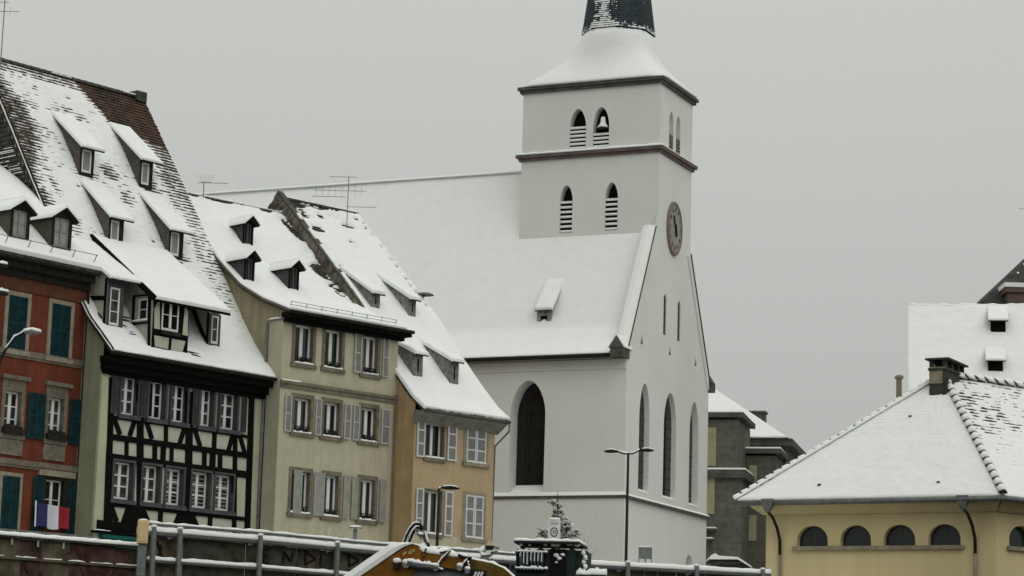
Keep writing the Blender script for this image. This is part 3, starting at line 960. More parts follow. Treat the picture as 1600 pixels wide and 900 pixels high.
    # --- four little shed dormers high on the roof
    for bl, tl, tip, rt, win in [((123.5, 270), (124, 229), (81, 175), (158, 237), ((126.5, 268), (144, 236))), ((217, 289), (218, 249), (173, 194), (249, 255), ((219, 287), (234, 256))),
                                 ((168.5, 379), (170, 339), (124, 280), (204, 346), ((170, 379), (187, 346))), ((262.5, 399), (264.5, 359), (217, 300), (297, 362), ((265, 398), (281, 364)))]:
        shed_dormer(root, fr, prof, bl, tl, tip, rt, TIMBER_B, win, mside=mat('brown_grey_boards', (0.10, 0.09, 0.075), 0.9, 0.15, 4), cols=1, rows=1, ov=0.22, wmat=FRAME_W, gm=LIGHT_SHUT_IN, sidew=0.1, rov=0.33, snow_h=0.085)
    # --- left shed dormer
    dm, g = shed_dormer(root, fr, prof, (165, 505), (166, 434), (118, 376), (215, 443), GREY_PAINT, ((169.5, 507), (188.5, 451)), mside=PLASTER_HT, cols=1, rows=3, ov=0.3, mfront=GREY_PAINT, rov=0.62)
    u0, u1, yf, zf, zt, yb, zb = g
    mb = MB()
    mb.bar((u0 - 0.02, yf + 0.05, zt - 0.75), (u0 - 0.02, yb * 0.55 + yf * 0.45, zt - 0.62), 0.06, 0.16)
    mb.bar((u0 - 0.02, yf + 0.25, zf + 0.3), (u0 - 0.02, yf + 1.1, zt - 0.75), 0.06, 0.16)
    mb.bar((u0 - 0.02, yf + 0.05, zf - 0.1), (u0 - 0.02, yf + 0.05, zt), 0.06, 0.12)
    mb.build('beam', TIMBER, dm)
    # --- wide middle dormer with half-timbered front
    dm, g = shed_dormer(root, fr, prof, (236, 541), (238, 459), (141, 371), (300, 478), PLASTER_HT, None, roof=False, mfront=TIMBER)
    u0, u1, yf, zf, zt, yb, zb = g
    u1 = fr.front(294.5, 520, yf)[0]
    F = lambda x, y: fr.front(x, y, yf)
    def panel(lb, rt, poly=None):
        if poly:
            pts = [F(*p) for p in poly]
        else:
            a, b = F(*lb), F(*rt); pts = rect(a[0], b[0], a[1], b[1])
        mb = MB(); mb.prism(pts, yf - 0.028, yf, lambda a, b, e: (a, e, b)); mb.build('infill_panel', PLASTER_HT, dm)
    panel(0, 0, [(240.5, 513), (249, 515), (249, 472), (245, 473), (241, 482)]); panel(0, 0, [(284.5, 523), (292.5, 525), (293.5, 486), (288.5, 478)])
    panel(0, 0, [(241.5, 541), (262, 546), (263.5, 528), (240.5, 524)]); panel(0, 0, [(266.5, 547), (284, 551.5), (289, 533.5), (268, 529)])
    wa, wb = F(251, 515), F(279.5, 472)
    c = casement(dm, wa[0], wb[0], wa[1], wb[1], -0.01, 2, 2, M=MF(yf), fw=0.06, curtain=True, name='window_frame')
    for ch in list(c.children): ch.parent = dm
    mb = MB(); a, b = F(250, 522), F(279, 515)
    mb.box(a[0], b[0], yf - 0.2, yf - 0.03, a[1], a[1] + 0.14); mb.build('window_box', TIMBER_B, dm)
    for k in range(12):
        pass
    # left return wall: window, beams
    SD = lambda x, y: fr.side(x, y, u0)
    ya, za = SD(217, 503); yc, zc = SD(233, 466)
    y0_, y1_ = sorted((ya, yc))
    c = casement(dm, -y1_, -y0_, za, zc, -0.02, 1, 2, M=MLat(u0), fw=0.06, name='window_frame')
    for ch in list(c.children): ch.parent = dm
    mb = MB()
    for (p, q, w_) in (((235.5, 462), (234, 543), .16), ((211, 462), (209, 505), .13), ((209, 507), (234, 504), .12), ((211, 463), (235, 461), .1)):
        a, b = SD(*p), SD(*q); mb.bar((u0 - 0.03, a[0], a[1]), (u0 - 0.03, b[0], b[1]), 0.05, w_, up=(1, 0, 0))
    mb.build('beam', TIMBER, dm)
    s0 = SD(210, 503); s1 = SD(233, 500)
    snow_strip([(u0 - 0.08, s0[0], s0[1]), (u0 - 0.08, s1[0], s1[1])], 0.16, 0.06, dm)
    # one broad roof over the middle and right dormers
    ue0, ue1 = u0 - 0.18, fr.front(359, 487, yf - 0.3)[0]
    s = (zb - zt) / (yb - yf); ye, ze = yf - 0.35, zt - 0.35 * s
    mb = MB(); mb.prism([(ye, ze), (yb, zb + 0.03), (yb, zb - 0.09), (ye, ze - 0.1)], ue0, ue1, lambda a, b, d: (d, a, b)); mb.build('dormer_roof', TIMBER, dm)
    Rr = Roof([(ye, ze + 0.01), ((ye + yb) / 2, (ze + zb) / 2 + 0.015), (yb, zb + 0.03)])
    snow_sheet(Rr, ue0 - 0.02, ue1 + 0.02, dm, lambda U, V: 0.13 * (0.75 + 0.5 * fbm(U * 1.5, V * 1.5, 77)), v0=-0.03)
    mb = MB(); mb.bar((ue0 - 0.07, ye, ze + 0.02), (ue0 - 0.07, yb, zb + 0.06), 0.1, 0.2); mb.build('verge_board', TIMBER, dm)
    # --- right dormer under the same roof
    dm2, g2 = shed_dormer(root, fr, prof, (326, 537), (325, 489), (300, 470), (349, 492), PLASTER_HT, ((327.5, 536), (344.5, 493)), cols=1, rows=2, roof=False, mfront=GREY_PAINT, yb=yb)
    a0, a1, byf, bzf, bzt, byb, bzb = g2
    mb = MB()
    mb.bar((a0 - 0.02, byf + 0.05, bzf), (a0 - 0.02, byf + 0.05, bzt), 0.06, 0.14)
    mb.bar((a0 - 0.02, byf + 0.15, bzf + 0.25), (a0 - 0.02, byf + 1.15, bzt + 0.5), 0.06, 0.16)
    mb.build('beam', TIMBER, dm2)
    # gutter hook and downpipe at the right corner
    mb = MB()
    mb.tube([(W + 0.2, -0.72, 8.92), (W + 0.2, -0.72, 8.6), (W + 0.05, -0.2, 8.1), (W + 0.02, -0.12, 7.6), (W + 0.02, -0.12, STREET)], 0.06, 8)
    mb.build('downpipe', IRON, root, smooth=True)
    mb = MB(); mb.tube([(-0.16, -0.78, 8.93), (W + 0.26, -0.78, 8.93)], 0.07, 8); mb.build('gutter', TIMBER_B, root, smooth=True)
    return root, prof
half_root, half_prof = build_half()


# ================================================================== cream house
def build_cream():
    fr = cream
    root = root_of(fr, 'cream_house', 'cream rendered house with grey shutters and a low snowy roof with three small gabled dormers')
    prof = [(-0.5, 11.62), (1.2, 12.22), (2.7, 12.95), (4.4, 14.25), (6.2, 16.05), (7.9, 17.5)]
    ry, rz = prof[-1]; W = CREAM_W; yback = 2 * ry
    rows = [rects(fr, [((459, 568), (490, 511)), ((506, 574), (535, 518)), ((566.5, 581), (591, 528))]),
            rects(fr, [((457.5, 675), (486, 625)), ((504, 681), (531, 631)), ((563, 688), (588.5, 638))]),
            rects(fr, [((453, 801), (484, 738)), ((505, 806), (529, 745)), ((560.5, 811), (586, 751))])]
    w = 0.14
    holes = [rect(a - w, b + w, c - 0.12, d + w) for r in rows for a, b, c, d in r]
    wall('front_wall', rect(0, W, STREET, 11.5), holes, 0.3, RENDER_CREAM, root)
    gp = gable_poly(prof, STREET, yback, 0.12)
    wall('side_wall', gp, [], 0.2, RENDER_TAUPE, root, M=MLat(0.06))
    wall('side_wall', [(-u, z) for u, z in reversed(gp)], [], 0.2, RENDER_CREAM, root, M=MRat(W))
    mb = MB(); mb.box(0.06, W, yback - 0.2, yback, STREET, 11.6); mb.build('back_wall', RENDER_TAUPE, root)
    # short firewall return at the front corner, capped with snow
    mb = MB(); mb.box(-0.02, 0.1, 0.002, 0.85, STREET, 11.3); mb.build('corner_return', RENDER_CREAM, root)
    mb = MB(); mb.box(-0.08, 0.2, -0.1, 0.9, 11.3, 11.36); cp = mb.build('coping', ZINC, root)
    snow_strip([(0.05, 0.9, 11.36), (0.05, -0.1, 11.36)], 0.26, 0.07, cp)
    # storey band
    zc = fr.front(438.2, 594)[1] - 0.12
    mb = MB(); mb.box(-0.05, W + 0.02, -0.12, 0.0, zc + 0.02, zc + 0.14); mb.box(-0.03, W, -0.07, 0.0, zc - 0.14, zc + 0.02); b = mb.build('string_course', STONE_TRIM, root)
    snow_strip([(0, -0.08, zc + 0.14), (0.9, -0.08, zc + 0.14)], 0.1, 0.05, b)
    # windows
    for ri, r in enumerate(rows):
        for i, (a, b, c, d) in enumerate(r):
            wn = casement(root, a, b, c, d, 0.22, 2, 1, fw=0.085, mw=0.03)
            surround(wn, a, b, c, d, w, STONE_TRIM, y=-0.035, d=0.3, top=0.16)
            mb = MB()                                   # low iron guard across the sill
            mb.box(a, b, 0.06, 0.08, c + 0.24, c + 0.27); mb.box(a, b, 0.06, 0.08, c + 0.08, c + 0.1)
            for k in range(9): u = a + (b - a) * (k + 0.5) / 9; mb.box(u - 0.012, u + 0.012, 0.062, 0.078, c + 0.04, c + 0.27)
            for k in range(10):
                u = random.uniform(a + 0.05, b - 0.05); mb.blob((u, 0.1, c + random.uniform(0.08, 0.2)), 0.09, 0.06, 0.07, seg=6)
            mb.build('window_guard', IRON, wn)
            if i < 3:
                mb = MB(); mb.box(a + 0.1, a + 0.1 + (b - a) * random.uniform(0.22, 0.3), 0.245, 0.25, c + 0.12, d - 0.1); mb.build('curtain', CURTAIN, wn)
    P = lambda lb, rt: rects(fr, [(lb, rt)])[0]
    z = [(r[0][2] - 0.03, r[0][3] + 0.05) for r in rows]
    for ri, lb, rt in [(0, (551, 587), (565, 522)), (0, (595, 595), (607, 532)),
                       (1, (442, 679), (455, 618)), (1, (490, 683), (501.5, 626)), (1, (535, 689), (547.5, 634)), (1, (549, 690), (561, 635)), (1, (593, 696), (609, 640))]:
        q = P(lb, rt); shutter(root, q[0], q[1], *z[ri], LIGHT_SHUT, LIGHT_SHUT_IN, 2, y=-0.075)
    for lb, rt in [((455, 802), (471, 735)), ((487, 804), (506, 739)), ((533, 809), (545, 743)), ((546, 810), (558.5, 744)), ((590, 815), (602, 751))]:
        q = P(lb, rt); shutter(root, q[0], q[1], *z[2], SAGE_SHUT, SAGE_SHUT, 1, y=-0.08, slats=False)
    # eaves
    mb = MB(); mb.box(-0.12, W + 0.3, -0.5, 0.0, 11.36, 11.56); mb.box(-0.02, W + 0.12, -0.26, 0.0, 11.2, 11.36); mb.build('eaves_box', TIMBER, root)
    mb = MB(); mb.tube([(-0.15, -0.56, 11.56), (W + 0.34, -0.56, 11.56)], 0.075, 8); mb.build('gutter', TIMBER_B, root, smooth=True)
    mb = MB(); mb.tube([(-0.06, 0.95, 11.25), (-0.06, 0.95, STREET)], 0.06, 8); mb.build('downpipe', ZINC, root, smooth=True)
    mb = MB(); mb.tube([(W - 0.12, -0.1, 9.0), (W - 0.12, -0.1, STREET)], 0.03, 6); mb.build('cable', STONE_TRIM, root)
    # roof
    R = Roof(prof)
    slab = roof_slab('roof', R, -0.1, W + 0.02, TILE_GREY, root, ((ry, rz - 0.02), (yback + 0.5, 11.7)))
    tile_courses(R, -0.1, W, slab, TILE_GREY, course=0.2, tw=0.22, lift=0.04, v0=R.L * 0.35)
    bl = [(W - 0.15, R.v_of_y(7.0), .45, 1.2, .8), (W - 0.15, R.v_of_y(4.9), .75, 1.0, 1.0), (W - 0.2, R.v_of_y(3.6), .6, .7, .8), (W - .1, R.v_of_y(2.7), .5, .3, .6),
          (5.0, R.L - 0.15, .35, .12, .7), (1.6, R.L - 0.1, 1.6, .1, .75), (0.2, R.L - 0.3, .25, .25, 0.9), (4.1, R.v_of_y(7.2), .1, .1, 1)]
    def of(U, V):
        b = np.zeros_like(U)
        for cu, cv, ru, rv, s in bl:
            b = np.maximum(b, s * np.exp(-(((U - cu) / ru) ** 2 + ((V - cv) / rv) ** 2) ** 1.5))
        b = b * np.clip((fbm(U * 2.2, V * 3.5, 13, 4) - 0.36) * 6, 0, 1.25)
        return np.maximum(0.11 + 0.05 * (fbm(U * 0.7, V * 0.7, 3) - 0.5) + 0.02 * (fbm(U * 5, V * 5, 9) - 0.5) - 0.17 * b, -0.04)
    snow_sheet(R, -0.14, W + 0.0, slab, of, v0=-0.06, res=0.08)
    mb = MB(); ed = [R.pt(-0.13, v, 0.0) for v in np.linspace(0, R.L, 40)]
    for a, b in zip(ed[:-1], ed[1:]): mb.bar(a, b, 0.05, 0.09)
    mb.build('verge_board', STONE_TRIM, slab)
    # dormers
    for fl, w_px, el, pk in [((378.5, 381), 16.5, 347, (391, 335)), ((380.5, 437), 16.5, 402.5, (394, 389)), ((450, 451), 16.5, 419, (462, 404))]:
        b = fr.on_roof(fl[0], fl[1], [(y, z + 0.13) for y, z in prof]); yf = b[1]; u0 = b[0]
        u1 = fr.front(fl[0] + w_px, fl[1], yf)[0]
        zp = fr.front(pk[0], pk[1], yf)[1]; zf = prof_z(prof, yf)
        zp -= 0.10; ze = zf + (zp - zf) * 0.80
        gable_dormer(root, fr, prof, u0, u1, yf, ze, zp, GREY_PAINT, TIMBER, win=(u0 + 0.09, u1 - 0.09, zf + 0.1, ze - 0.02), ov=0.28, so=0.09, cols=2, rows=1, gm=BLACK, wmat=GREY_PAINT, snow_h=0.07)
    # snow guard rail along the eaves
    mb = MB(); n = 12; a = (0.2, *map(float, R.at(0.42, 0.28))); b = (W - 0.3, *map(float, R.at(0.42, 0.28)))
    mb.tube([a, b], 0.012, 5); a2 = (0.2, *map(float, R.at(0.42, 0.16))); b2 = (W - 0.3, *map(float, R.at(0.42, 0.16))); mb.tube([a2, b2], 0.012, 5)
    for k in range(8):
        u = 0.2 + (W - 0.5) * k / 7
        mb.bar((u, *map(float, R.at(0.42, 0))), (u, *map(float, R.at(0.42, 0.3))), 0.02)
    mb.build('snow_guard', ZINC, slab)
    for k in range(20):
        u = -0.1 + k * (W + 0.1) / 20; L = (W + 0.1) / 20
        mb = MB(); r = 0.13
        pts = [(math.cos(t) * r, math.sin(t) * r) for t in np.linspace(0, math.pi, 7)]
        mb.rings([[(x, ry + a, rz - 0.02 + b + (0.02 if x > u else 0)) for a, b in pts] for x in (u, u + L * 1.05)])
        mb.build('ridge_tile', TILE_GREY, slab)
    snow_strip([(-0.1, ry - 0.03, rz + 0.07), (W, ry - 0.03, rz + 0.07)], 0.22, 0.06, slab, jag=0.6)
    return root, prof
cream_root, cream_prof = build_cream()


# ================================================================== orange house
def build_orange():
    fr = orange
    root = root_of(fr, 'orange_house', 'narrow orange rendered house with white shutters and a tall snowy roof with grey shed dormers')
    prof = [(-0.68, 8.3), (0.1, 8.85), (1.2, 9.95), (2.3, 11.1), (3.8, 12.85), (6.3, 15.25), (9.6, 18.35)]
    ry, rz = prof[-1]; W = ORANGE_W; yback = 2 * ry
    up = rects(fr, [((664, 716), (694, 657.5)), ((728, 720.5), (760, 668))])
    lo = rects(fr, [((661.5, 834), (690, 769)), ((726, 839), (755, 775.6))])
    # rows share heights, but the closed pair hangs a little lower at the top
    w = 0.07
    holes = [rect(a - w, b + w, c - 0.1, d + w) for a, b, c, d in (up[0], lo[0])]
    wall('front_wall', rect(0, W, 3.35, 8.2), holes, 0.3, RENDER_ORANGE, root)
    mb = MB(); mb.box(-0.02, W + 0.01, -0.03, 0.3, STREET, 3.35); mb.build('plinth', RENDER_CREAM, root)
    gp = gable_poly(prof, STREET, yback, 0.1)
    wall('side_wall', gp, [], 0.2, RENDER_ORANGE_SIDE, root, M=ML)
    wall('side_wall', [(-u, z) for u, z in reversed(gp)], [], 0.2, RENDER_ORANGE_SIDE, root, M=MRat(W))
    mb = MB(); mb.box(0, W, yback - 0.2, yback, STREET, 8.6); mb.build('back_wall', RENDER_ORANGE_SIDE, root)
    # rough stone parapet along the gable above the lower neighbour
    pts = [(y, z) for y, z in zip(np.linspace(3.2, ry, 30), [prof_z(prof, y) for y in np.linspace(3.2, ry, 30)])]
    mb = MB()
    for i, ((y0, z0), (y1, z1)) in enumerate(zip(pts[:-1], pts[1:])):
        j = 0.02 * ((i * 7) % 3)
        for k in range(5):                                  # squared rubble, each stone a little uneven
            za = z0 - 1.75 + k * 0.34; jj = random.uniform(0, 0.035); g = 0.012
            zb_ = za + 0.34
            mb.hexa([(-0.09 - jj, y1 - g, z1 - 1.75 + k * .34 + g), (-0.09 - jj, y0 + g, za + g), (0.05, y0 + g, za + g), (0.05, y1 - g, z1 - 1.75 + k * .34 + g)],
                    [(-0.09 - jj, y1 - g, z1 - 1.75 + k * .34 + .34 - g), (-0.09 - jj, y0 + g, zb_ - g), (0.05, y0 + g, zb_ - g), (0.05, y1 - g, z1 - 1.75 + k * .34 + .34 - g)])
    mb.build('gable_stonework', RUBBLE, root, kind='stuff')
    Rp = Roof(prof)
    v_a, v_b = Rp.v_of_y(3.0), Rp.L
    mb = MB(); n = 40; S = []
    for i in range(n + 1):
        v = v_a + (v_b - v_a) * i / n; w0 = -0.13 + random.uniform(-.015, .015); tp = 0.30 + random.uniform(-.03, .03)
        S.append([Rp.pt(w0, v, -0.9), Rp.pt(0.1, v, -0.9), Rp.pt(0.1, v, tp), Rp.pt(w0, v, tp)])
    mb.rings(S); pp = mb.build('parapet', RUBBLE, root)
    mb = MB()
    for i in range(30):                                      # uneven facing stones
        for k in range(4):
            va, vb = v_a + (v_b - v_a) * (i + 0.5 * (k % 2)) / 30.5, v_a + (v_b - v_a) * (i + 0.94 + 0.5 * (k % 2)) / 30.5
            oa = -0.92 + k * 0.3; ob = oa + 0.28; j = random.uniform(0.0, 0.04)
            q = [Rp.pt(-0.16 - j, va, oa), Rp.pt(-0.16 - j, vb, oa), Rp.pt(-0.16 - j * .7, vb, ob), Rp.pt(-0.16 - j, va, ob)]
            r = [Rp.pt(-0.1, va, oa), Rp.pt(-0.1, vb, oa), Rp.pt(-0.1, vb, ob), Rp.pt(-0.1, va, ob)]
            mb.add(q + r, [(3, 2, 1, 0), (0, 1, 5, 4), (1, 2, 6, 5), (2, 3, 7, 6), (3, 0, 4, 7)])
    mb.build('facing_stones', RUBBLE, pp, kind='stuff')
    P = lambda lb, rt: rects(fr, [(lb, rt)])[0]
    for q in (up[0], lo[0]):
        a, b, c, d = q
        wn = casement(root, a, b, c, d, 0.24, 2, 1, fw=0.075)
        surround(wn, a, b, c, d, w, STONE_TRIM, y=-0.02, d=0.3)
    for lb, rt, q in [((649, 711), (663.5, 655), up[0]), ((697, 716), (713, 662), up[0]), ((647, 831), (660.5, 768.5), lo[0]), ((692, 835), (706.5, 774), lo[0])]:
        p = P(lb, rt); shutter(root, p[0], p[1], q[2] - 0.03, q[3] + 0.05, WHITE_SHUT, LIGHT_SHUT_IN, 3, y=-0.07)
    for lb, rt in [((727.5, 721), (759.5, 669)), ((725.5, 839), (755, 776))]:
        a, b, c, d = P(lb, rt)
        sh = shutter(root, a, (a + b) / 2 - 0.008, c, d, WHITE_SHUT, LIGHT_SHUT_IN, 3, y=-0.03)
        shutter(root, (a + b) / 2 + 0.008, b, c, d, WHITE_SHUT, LIGHT_SHUT_IN, 3, y=-0.03)
        mb = MB(); mb.box(a - 0.16, a - 0.01, -0.02, 0.02, c, d + 0.12); mb.box(b + 0.01, b + 0.16, -0.02, 0.02, c, d + 0.12); mb.box(a - 0.01, b + 0.01, -0.018, 0.02, d + 0.01, d + 0.12)
        mb.box(a - 0.2, b + 0.2, -0.13, 0.02, c - 0.17, c - 0.01)
        mb.build('surround', STONE_LIGHT, root)
        snow_strip([(a, -0.08, c - 0.01), (b, -0.08, c - 0.01)], 0.1, 0.03, root)
    # boarded eaves
    mb = MB(); mb.hexa([(-0.1, -0.62, 8.16), (W + 0.16, -0.62, 8.16), (W + 0.16, 0.0, 7.75), (-0.1, 0.0, 7.75)], [(-0.1, -0.62, 8.24), (W + 0.16, -0.62, 8.24), (W + 0.16, 0.0, 8.3), (-0.1, 0.0, 8.3)])
    mb.build('eaves_box', mat('grey_weathered_boards', (0.20, 0.195, 0.165), 0.9, 0.15, 3, streak=0.2), root)
    mb = MB(); mb.tube([(-0.1, -0.7, 8.24), (W + 0.2, -0.7, 8.24)], 0.06, 8); mb.build('gutter', STONE_DARK, root, smooth=True)
    mb = MB(); mb.tube([(W + 0.18, -0.68, 8.2), (W + 0.18, -0.66, 7.85), (W + 0.02, 0.0, 7.25), (W + 0.05, 0.1, STREET)], 0.045, 8); mb.build('downpipe', ZINC, root, smooth=True)
    R = Roof(prof)
    slab = roof_slab('roof', R, -0.06, W + 0.14, TILE_GREY, root, ((ry, rz - 0.02), (yback + 0.6, 8.3)))
    tile_courses(R, -0.06, W + 0.12, slab, TILE_GREY, course=0.21, tw=0.22, lift=0.05, v0=0.0)
    bl = [(0.5, R.L - 0.5, .7, .45, 1.1), (1.6, R.L - 0.25, 1.2, .28, 1.1), (3.0, R.L - 0.15, 1.2, .2, 1.0), (0.9, R.L - 1.0, .5, .35, .8), (2.2, R.L - 0.95, .7, .25, .7), (4.2, R.L - 0.4, .3, .35, .8),
          (3.2, R.L - 1.5, .5, .25, .8), (1.1, R.L - 2.2, .4, .3, .7), (0.3, R.L - 3.6, .35, .5, .7), (0.7, R.L - 4.6, .4, .4, .7), (0.9, R.L - 5.3, .35, .3, .7), (2.7, R.L - 2.9, .2, .3, 1.0), (0.2, R.L - 2.0, .2, 1.2, .8)]
    for k in range(14): bl.append((W + 0.06 - random.uniform(0, .14), R.L * (0.52 + 0.46 * k / 14), .12, .10, 1.0))
    def of(U, V):
        b = np.zeros_like(U)
        for cu, cv, ru, rv, s in bl:
            b = np.maximum(b, s * np.exp(-(((U - cu) / ru) ** 2 + ((V - cv) / rv) ** 2) ** 1.5))
        b = b * np.clip((fbm(U * 1.6, V * 3.6, 17, 4) - 0.36) * 6, 0, 1.25)
        return np.maximum(0.12 + 0.05 * (fbm(U * 0.7, V * 0.7, 3) - 0.5) + 0.03 * (fbm(U * 3, V * 3, 9) - 0.5) - 0.2 * b, -0.04)
    snow_sheet(R, -0.1, W + 0.18, slab, of, v0=-0.05, res=0.075)
    ed = [R.pt(-0.02, v, 0.32) for v in np.linspace(R.v_of_y(3.0), R.L, 40)]
    mb = MB()
    for a, b in zip(ed[:-1], ed[1:]): mb.bar(a, b, 0.3, 0.05)
    mb.build('coping', STONE_DARK, pp)
    for a, b in ((0.40, 0.58), (0.6, 0.72), (0.75, 0.8), (0.85, 0.88)):
        snow_strip([R.pt(0.02, v, 0.35) for v in np.linspace(R.L * a, R.L * b, 20)], 0.2, 0.07, pp)
    for k in range(15):
        u = -0.06 + k * (W + 0.2) / 15; L = (W + 0.2) / 15
        mb = MB(); r = 0.14
        pts = [(math.cos(t) * r, math.sin(t) * r) for t in np.linspace(0, math.pi, 7)]
        mb.rings([[(x, ry + a, rz - 0.04 + b + (0.02 if x > u else 0)) for a, b in pts] for x in (u, u + L * 1.05)])
        mb.build('ridge_tile', TILE_GREY, slab)
    snow_strip([(0.4, ry - 0.04, rz + 0.07), (W + 0.1, ry - 0.04, rz + 0.07)], 0.2, 0.05, slab, jag=0.7)
    board = mat('silver_grey_boards', (0.24, 0.24, 0.225), 0.9, 0.25, 5, 0.2, 30, streak=0.35)
    for bl_, tl, tip, rt in [((579, 480), (577, 457), (543, 422), (597, 463)), ((638, 493), (633.5, 466), (597, 432), (653, 473)),
                             ((644.5, 587), (639.5, 551), (611, 528), (664, 559)), ((702, 599), (696, 562.5), (659, 534), (720, 568))]:
        dm, g = shed_dormer(root, fr, prof, bl_, tl, tip, rt, board, None, ov=0.22, snow_h=0.13, sidew=0.06, board=True)
        mb = MB(); u0, u1, yf, zf, zt, yb, zb = g
        mb.box((u0 + u1) / 2 - 0.03, (u0 + u1) / 2 + 0.03, yf - 0.04, yf - 0.015, zf + 0.3, zt - 0.2); mb.build('shutter_gap', BLACK, dm)
    # ventilator hood on the right verge
    p = R.pt(W + 0.1, R.v_of_y(5.0), 0.0)
    mb = MB(); mb.tube([(p[0] + 0.2, p[1], p[2] + 0.2), (p[0] + 0.2, p[1], p[2] + 0.28)], [0.42, 0.3], 10); mb.tube([p, (p[0] + 0.2, p[1], p[2] + 0.22)], 0.06, 6); mb.build('roof_vent', ZINC, slab)
    return root, prof
orange_root, orange_prof = build_orange()


# ================================================================== red house
def build_red():
    fr = red
    root = root_of(fr, 'red_house', 'red rendered house with bottle green shutters and two gabled dormers behind a snow rail')
    prof = [(-0.75, 12.12), (0.3, 12.75), (1.6, 13.85), (3.1, 15.2), (4.4, 16.1), (6.5, 17.35)]
    ry, rz = prof[-1]; X0 = -7.5; yback = 2 * ry
    top = rects(fr, [((8, 546), (43, 466)), ((76, 556), (110.5, 479))])
    mid = rects(fr, [((4, 677), (34, 612)), ((72.5, 686), (100, 625))])
    low = rects(fr, [((68, 800), (100, 752))])
    low0 = rects(fr, [((-2, 828), (30, 746))])
    w = 0.16
    far = [[q[0] - 3.2, q[1] - 3.2, q[2], q[3]] for q in (top[0], mid[0])]
    holes = [rect(a - w, b + w, c - 0.12, d + w) for a, b, c, d in top + mid + low + far]
    wall('front_wall', rect(X0, 0, STREET, 12.0), holes, 0.3, RENDER_RED, root)
    gp = gable_poly(prof, STREET, yback, 0.12)
    wall('side_wall', [(-u, z) for u, z in reversed(gp)], [], 0.2, RENDER_RED, root, M=MRat(0))
    wall('side_wall', gp, [], 0.2, RENDER_RED, root, M=MLat(X0))
    mb = MB(); mb.box(X0, 0, yback - 0.2, yback, STREET, 12.1); mb.build('back_wall', RENDER_RED, root)
    def green_pair(q, y=-0.03, closed=True):
        a, b, c, d = q
        m_ = (a + b) / 2
        shutter(root, a, m_ - 0.008, c, d, GREEN_SHUT, GREEN_SHUT, 2, y=y); shutter(root, m_ + 0.008, b, c, d, GREEN_SHUT, GREEN_SHUT, 2, y=y)
    for q in top + far[:1]:
        green_pair(q)
        surround(root, q[0], q[1], q[2], q[3], w, STONE_LIGHT, y=-0.05, d=0.1, snow=False)
    for q in mid + far[1:]:
        a, b, c, d = q
        wn = casement(root, a, b, c, d, 0.22, 2, 3, fw=0.075, mw=0.04)
        surround(wn, a, b, c, d, w, STONE_TRIM, y=-0.04, d=0.3, top=0.42, snow=False)
        mb = MB(); mb.box(a - w - 0.1, b + w + 0.1, -0.18, 0.0, d + 0.42, d + 0.56); mb.build('window_hood', STONE_TRIM, wn)
        mb = MB(); mb.box(a - 0.1, b + 0.1, -0.22, 0.06, c, c + 0.2)
        for k in range(14): mb.blob((random.uniform(a, b), -0.1, c + 0.25), 0.1, 0.08, random.uniform(0.06, 0.14), seg=6)
        mb.build('window_box', TIMBER_B, wn)
        mb = MB(); mb.box(a - w, b + w, -0.06, 0.0, c - 0.75, c - 0.18); mb.build('apron', STONE_TRIM, wn)
    P = lambda lb, rt: rects(fr, [(lb, rt)])[0]
    for lb, rt in [((38, 694), (70, 620)), ((104, 702), (124, 627))]:
        a, b, c, d = P(lb, rt); m_ = (a + b) / 2
        if b - a > 0.75:
            shutter(root, a, m_, mid[0][2] - 0.05, mid[0][3] + 0.05, GREEN_SHUT, GREEN_SHUT, 2, y=-0.09); shutter(root, m_ + 0.01, b, mid[0][2] - 0.05, mid[0][3] + 0.05, GREEN_SHUT, GREEN_SHUT, 2, y=-0.09)
        else:
            shutter(root, a, b, mid[0][2] - 0.05, mid[0][3] + 0.05, GREEN_SHUT, GREEN_SHUT, 2, y=-0.09)
    green_pair(low0[0], y=-0.06)
    surround(root, *low0[0], 0.14, STONE_LIGHT, y=-0.05, d=0.05, snow=False)
    a, b, c, d = low[0]
    c -= 0.9
    wn = casement(root, a, b, c, d, 0.2, 2, 3, fw=0.06, mw=0.03, name='window')
    surround(wn, a, b, c, d, 0.12, TIMBER_B, y=-0.03, d=0.3, top=0.1, snow=False)
    for lb, rt in [((46, 825), (66.5, 751)), ((102, 800), (115, 757))]:
        q = P(lb, rt); shutter(root, q[0], q[1], c, d + 0.05, GREEN_SHUT, GREEN_SHUT, 2, y=-0.08)
    mb = MB(); q = P((58.5, 750), (116, 741)); mb.box(q[0], q[1], -0.1, 0.02, d + 0.12, d + 0.34); mb.build('lintel', STONE_LIGHT, root)
    # string courses, eaves
    for px, py0, py1, dp in (((60, 60), 552, 561, 0.1), ((60, 60), 722.5, 731, 0.12)):
        z1 = fr.front(60, py0)[1]; z0 = fr.front(60, py1)[1]
        mb = MB(); mb.box(X0, 0.02, -dp, 0.0, z0, z1); mb.box(X0, 0.0, -dp * 0.6, 0.0, z0 - 0.09, z0); mb.build('string_course', STONE_TRIM, root)
    mb = MB(); mb.box(X0, 0.06, -0.66, 0.0, 11.92, 12.12); mb.box(X0, 0.03, -0.42, 0.0, 11.66, 11.92); mb.box(X0, 0.01, -0.18, 0.0, 11.4, 11.66); mb.build('eaves_box', TIMBER_B, root)
    mb = MB(); mb.box(X0, 0.0, -0.05, 0.0, 10.9, 11.4); mb.build('frieze', mat('dark_red_frieze', (0.105, 0.042, 0.026), 0.9, 0.15, 3), root)
    mb = MB(); mb.tube([(0.02, -0.1, 11.5), (0.02, -0.1, STREET)], 0.05, 8); mb.build('downpipe', TIMBER_B, root, smooth=True)
    R = Roof(prof)
    slab = roof_slab('roof', R, X0 - 0.1, 0.0, TILE_GREY, root, ((ry, rz - 0.02), (yback + 0.6, 12.2)))
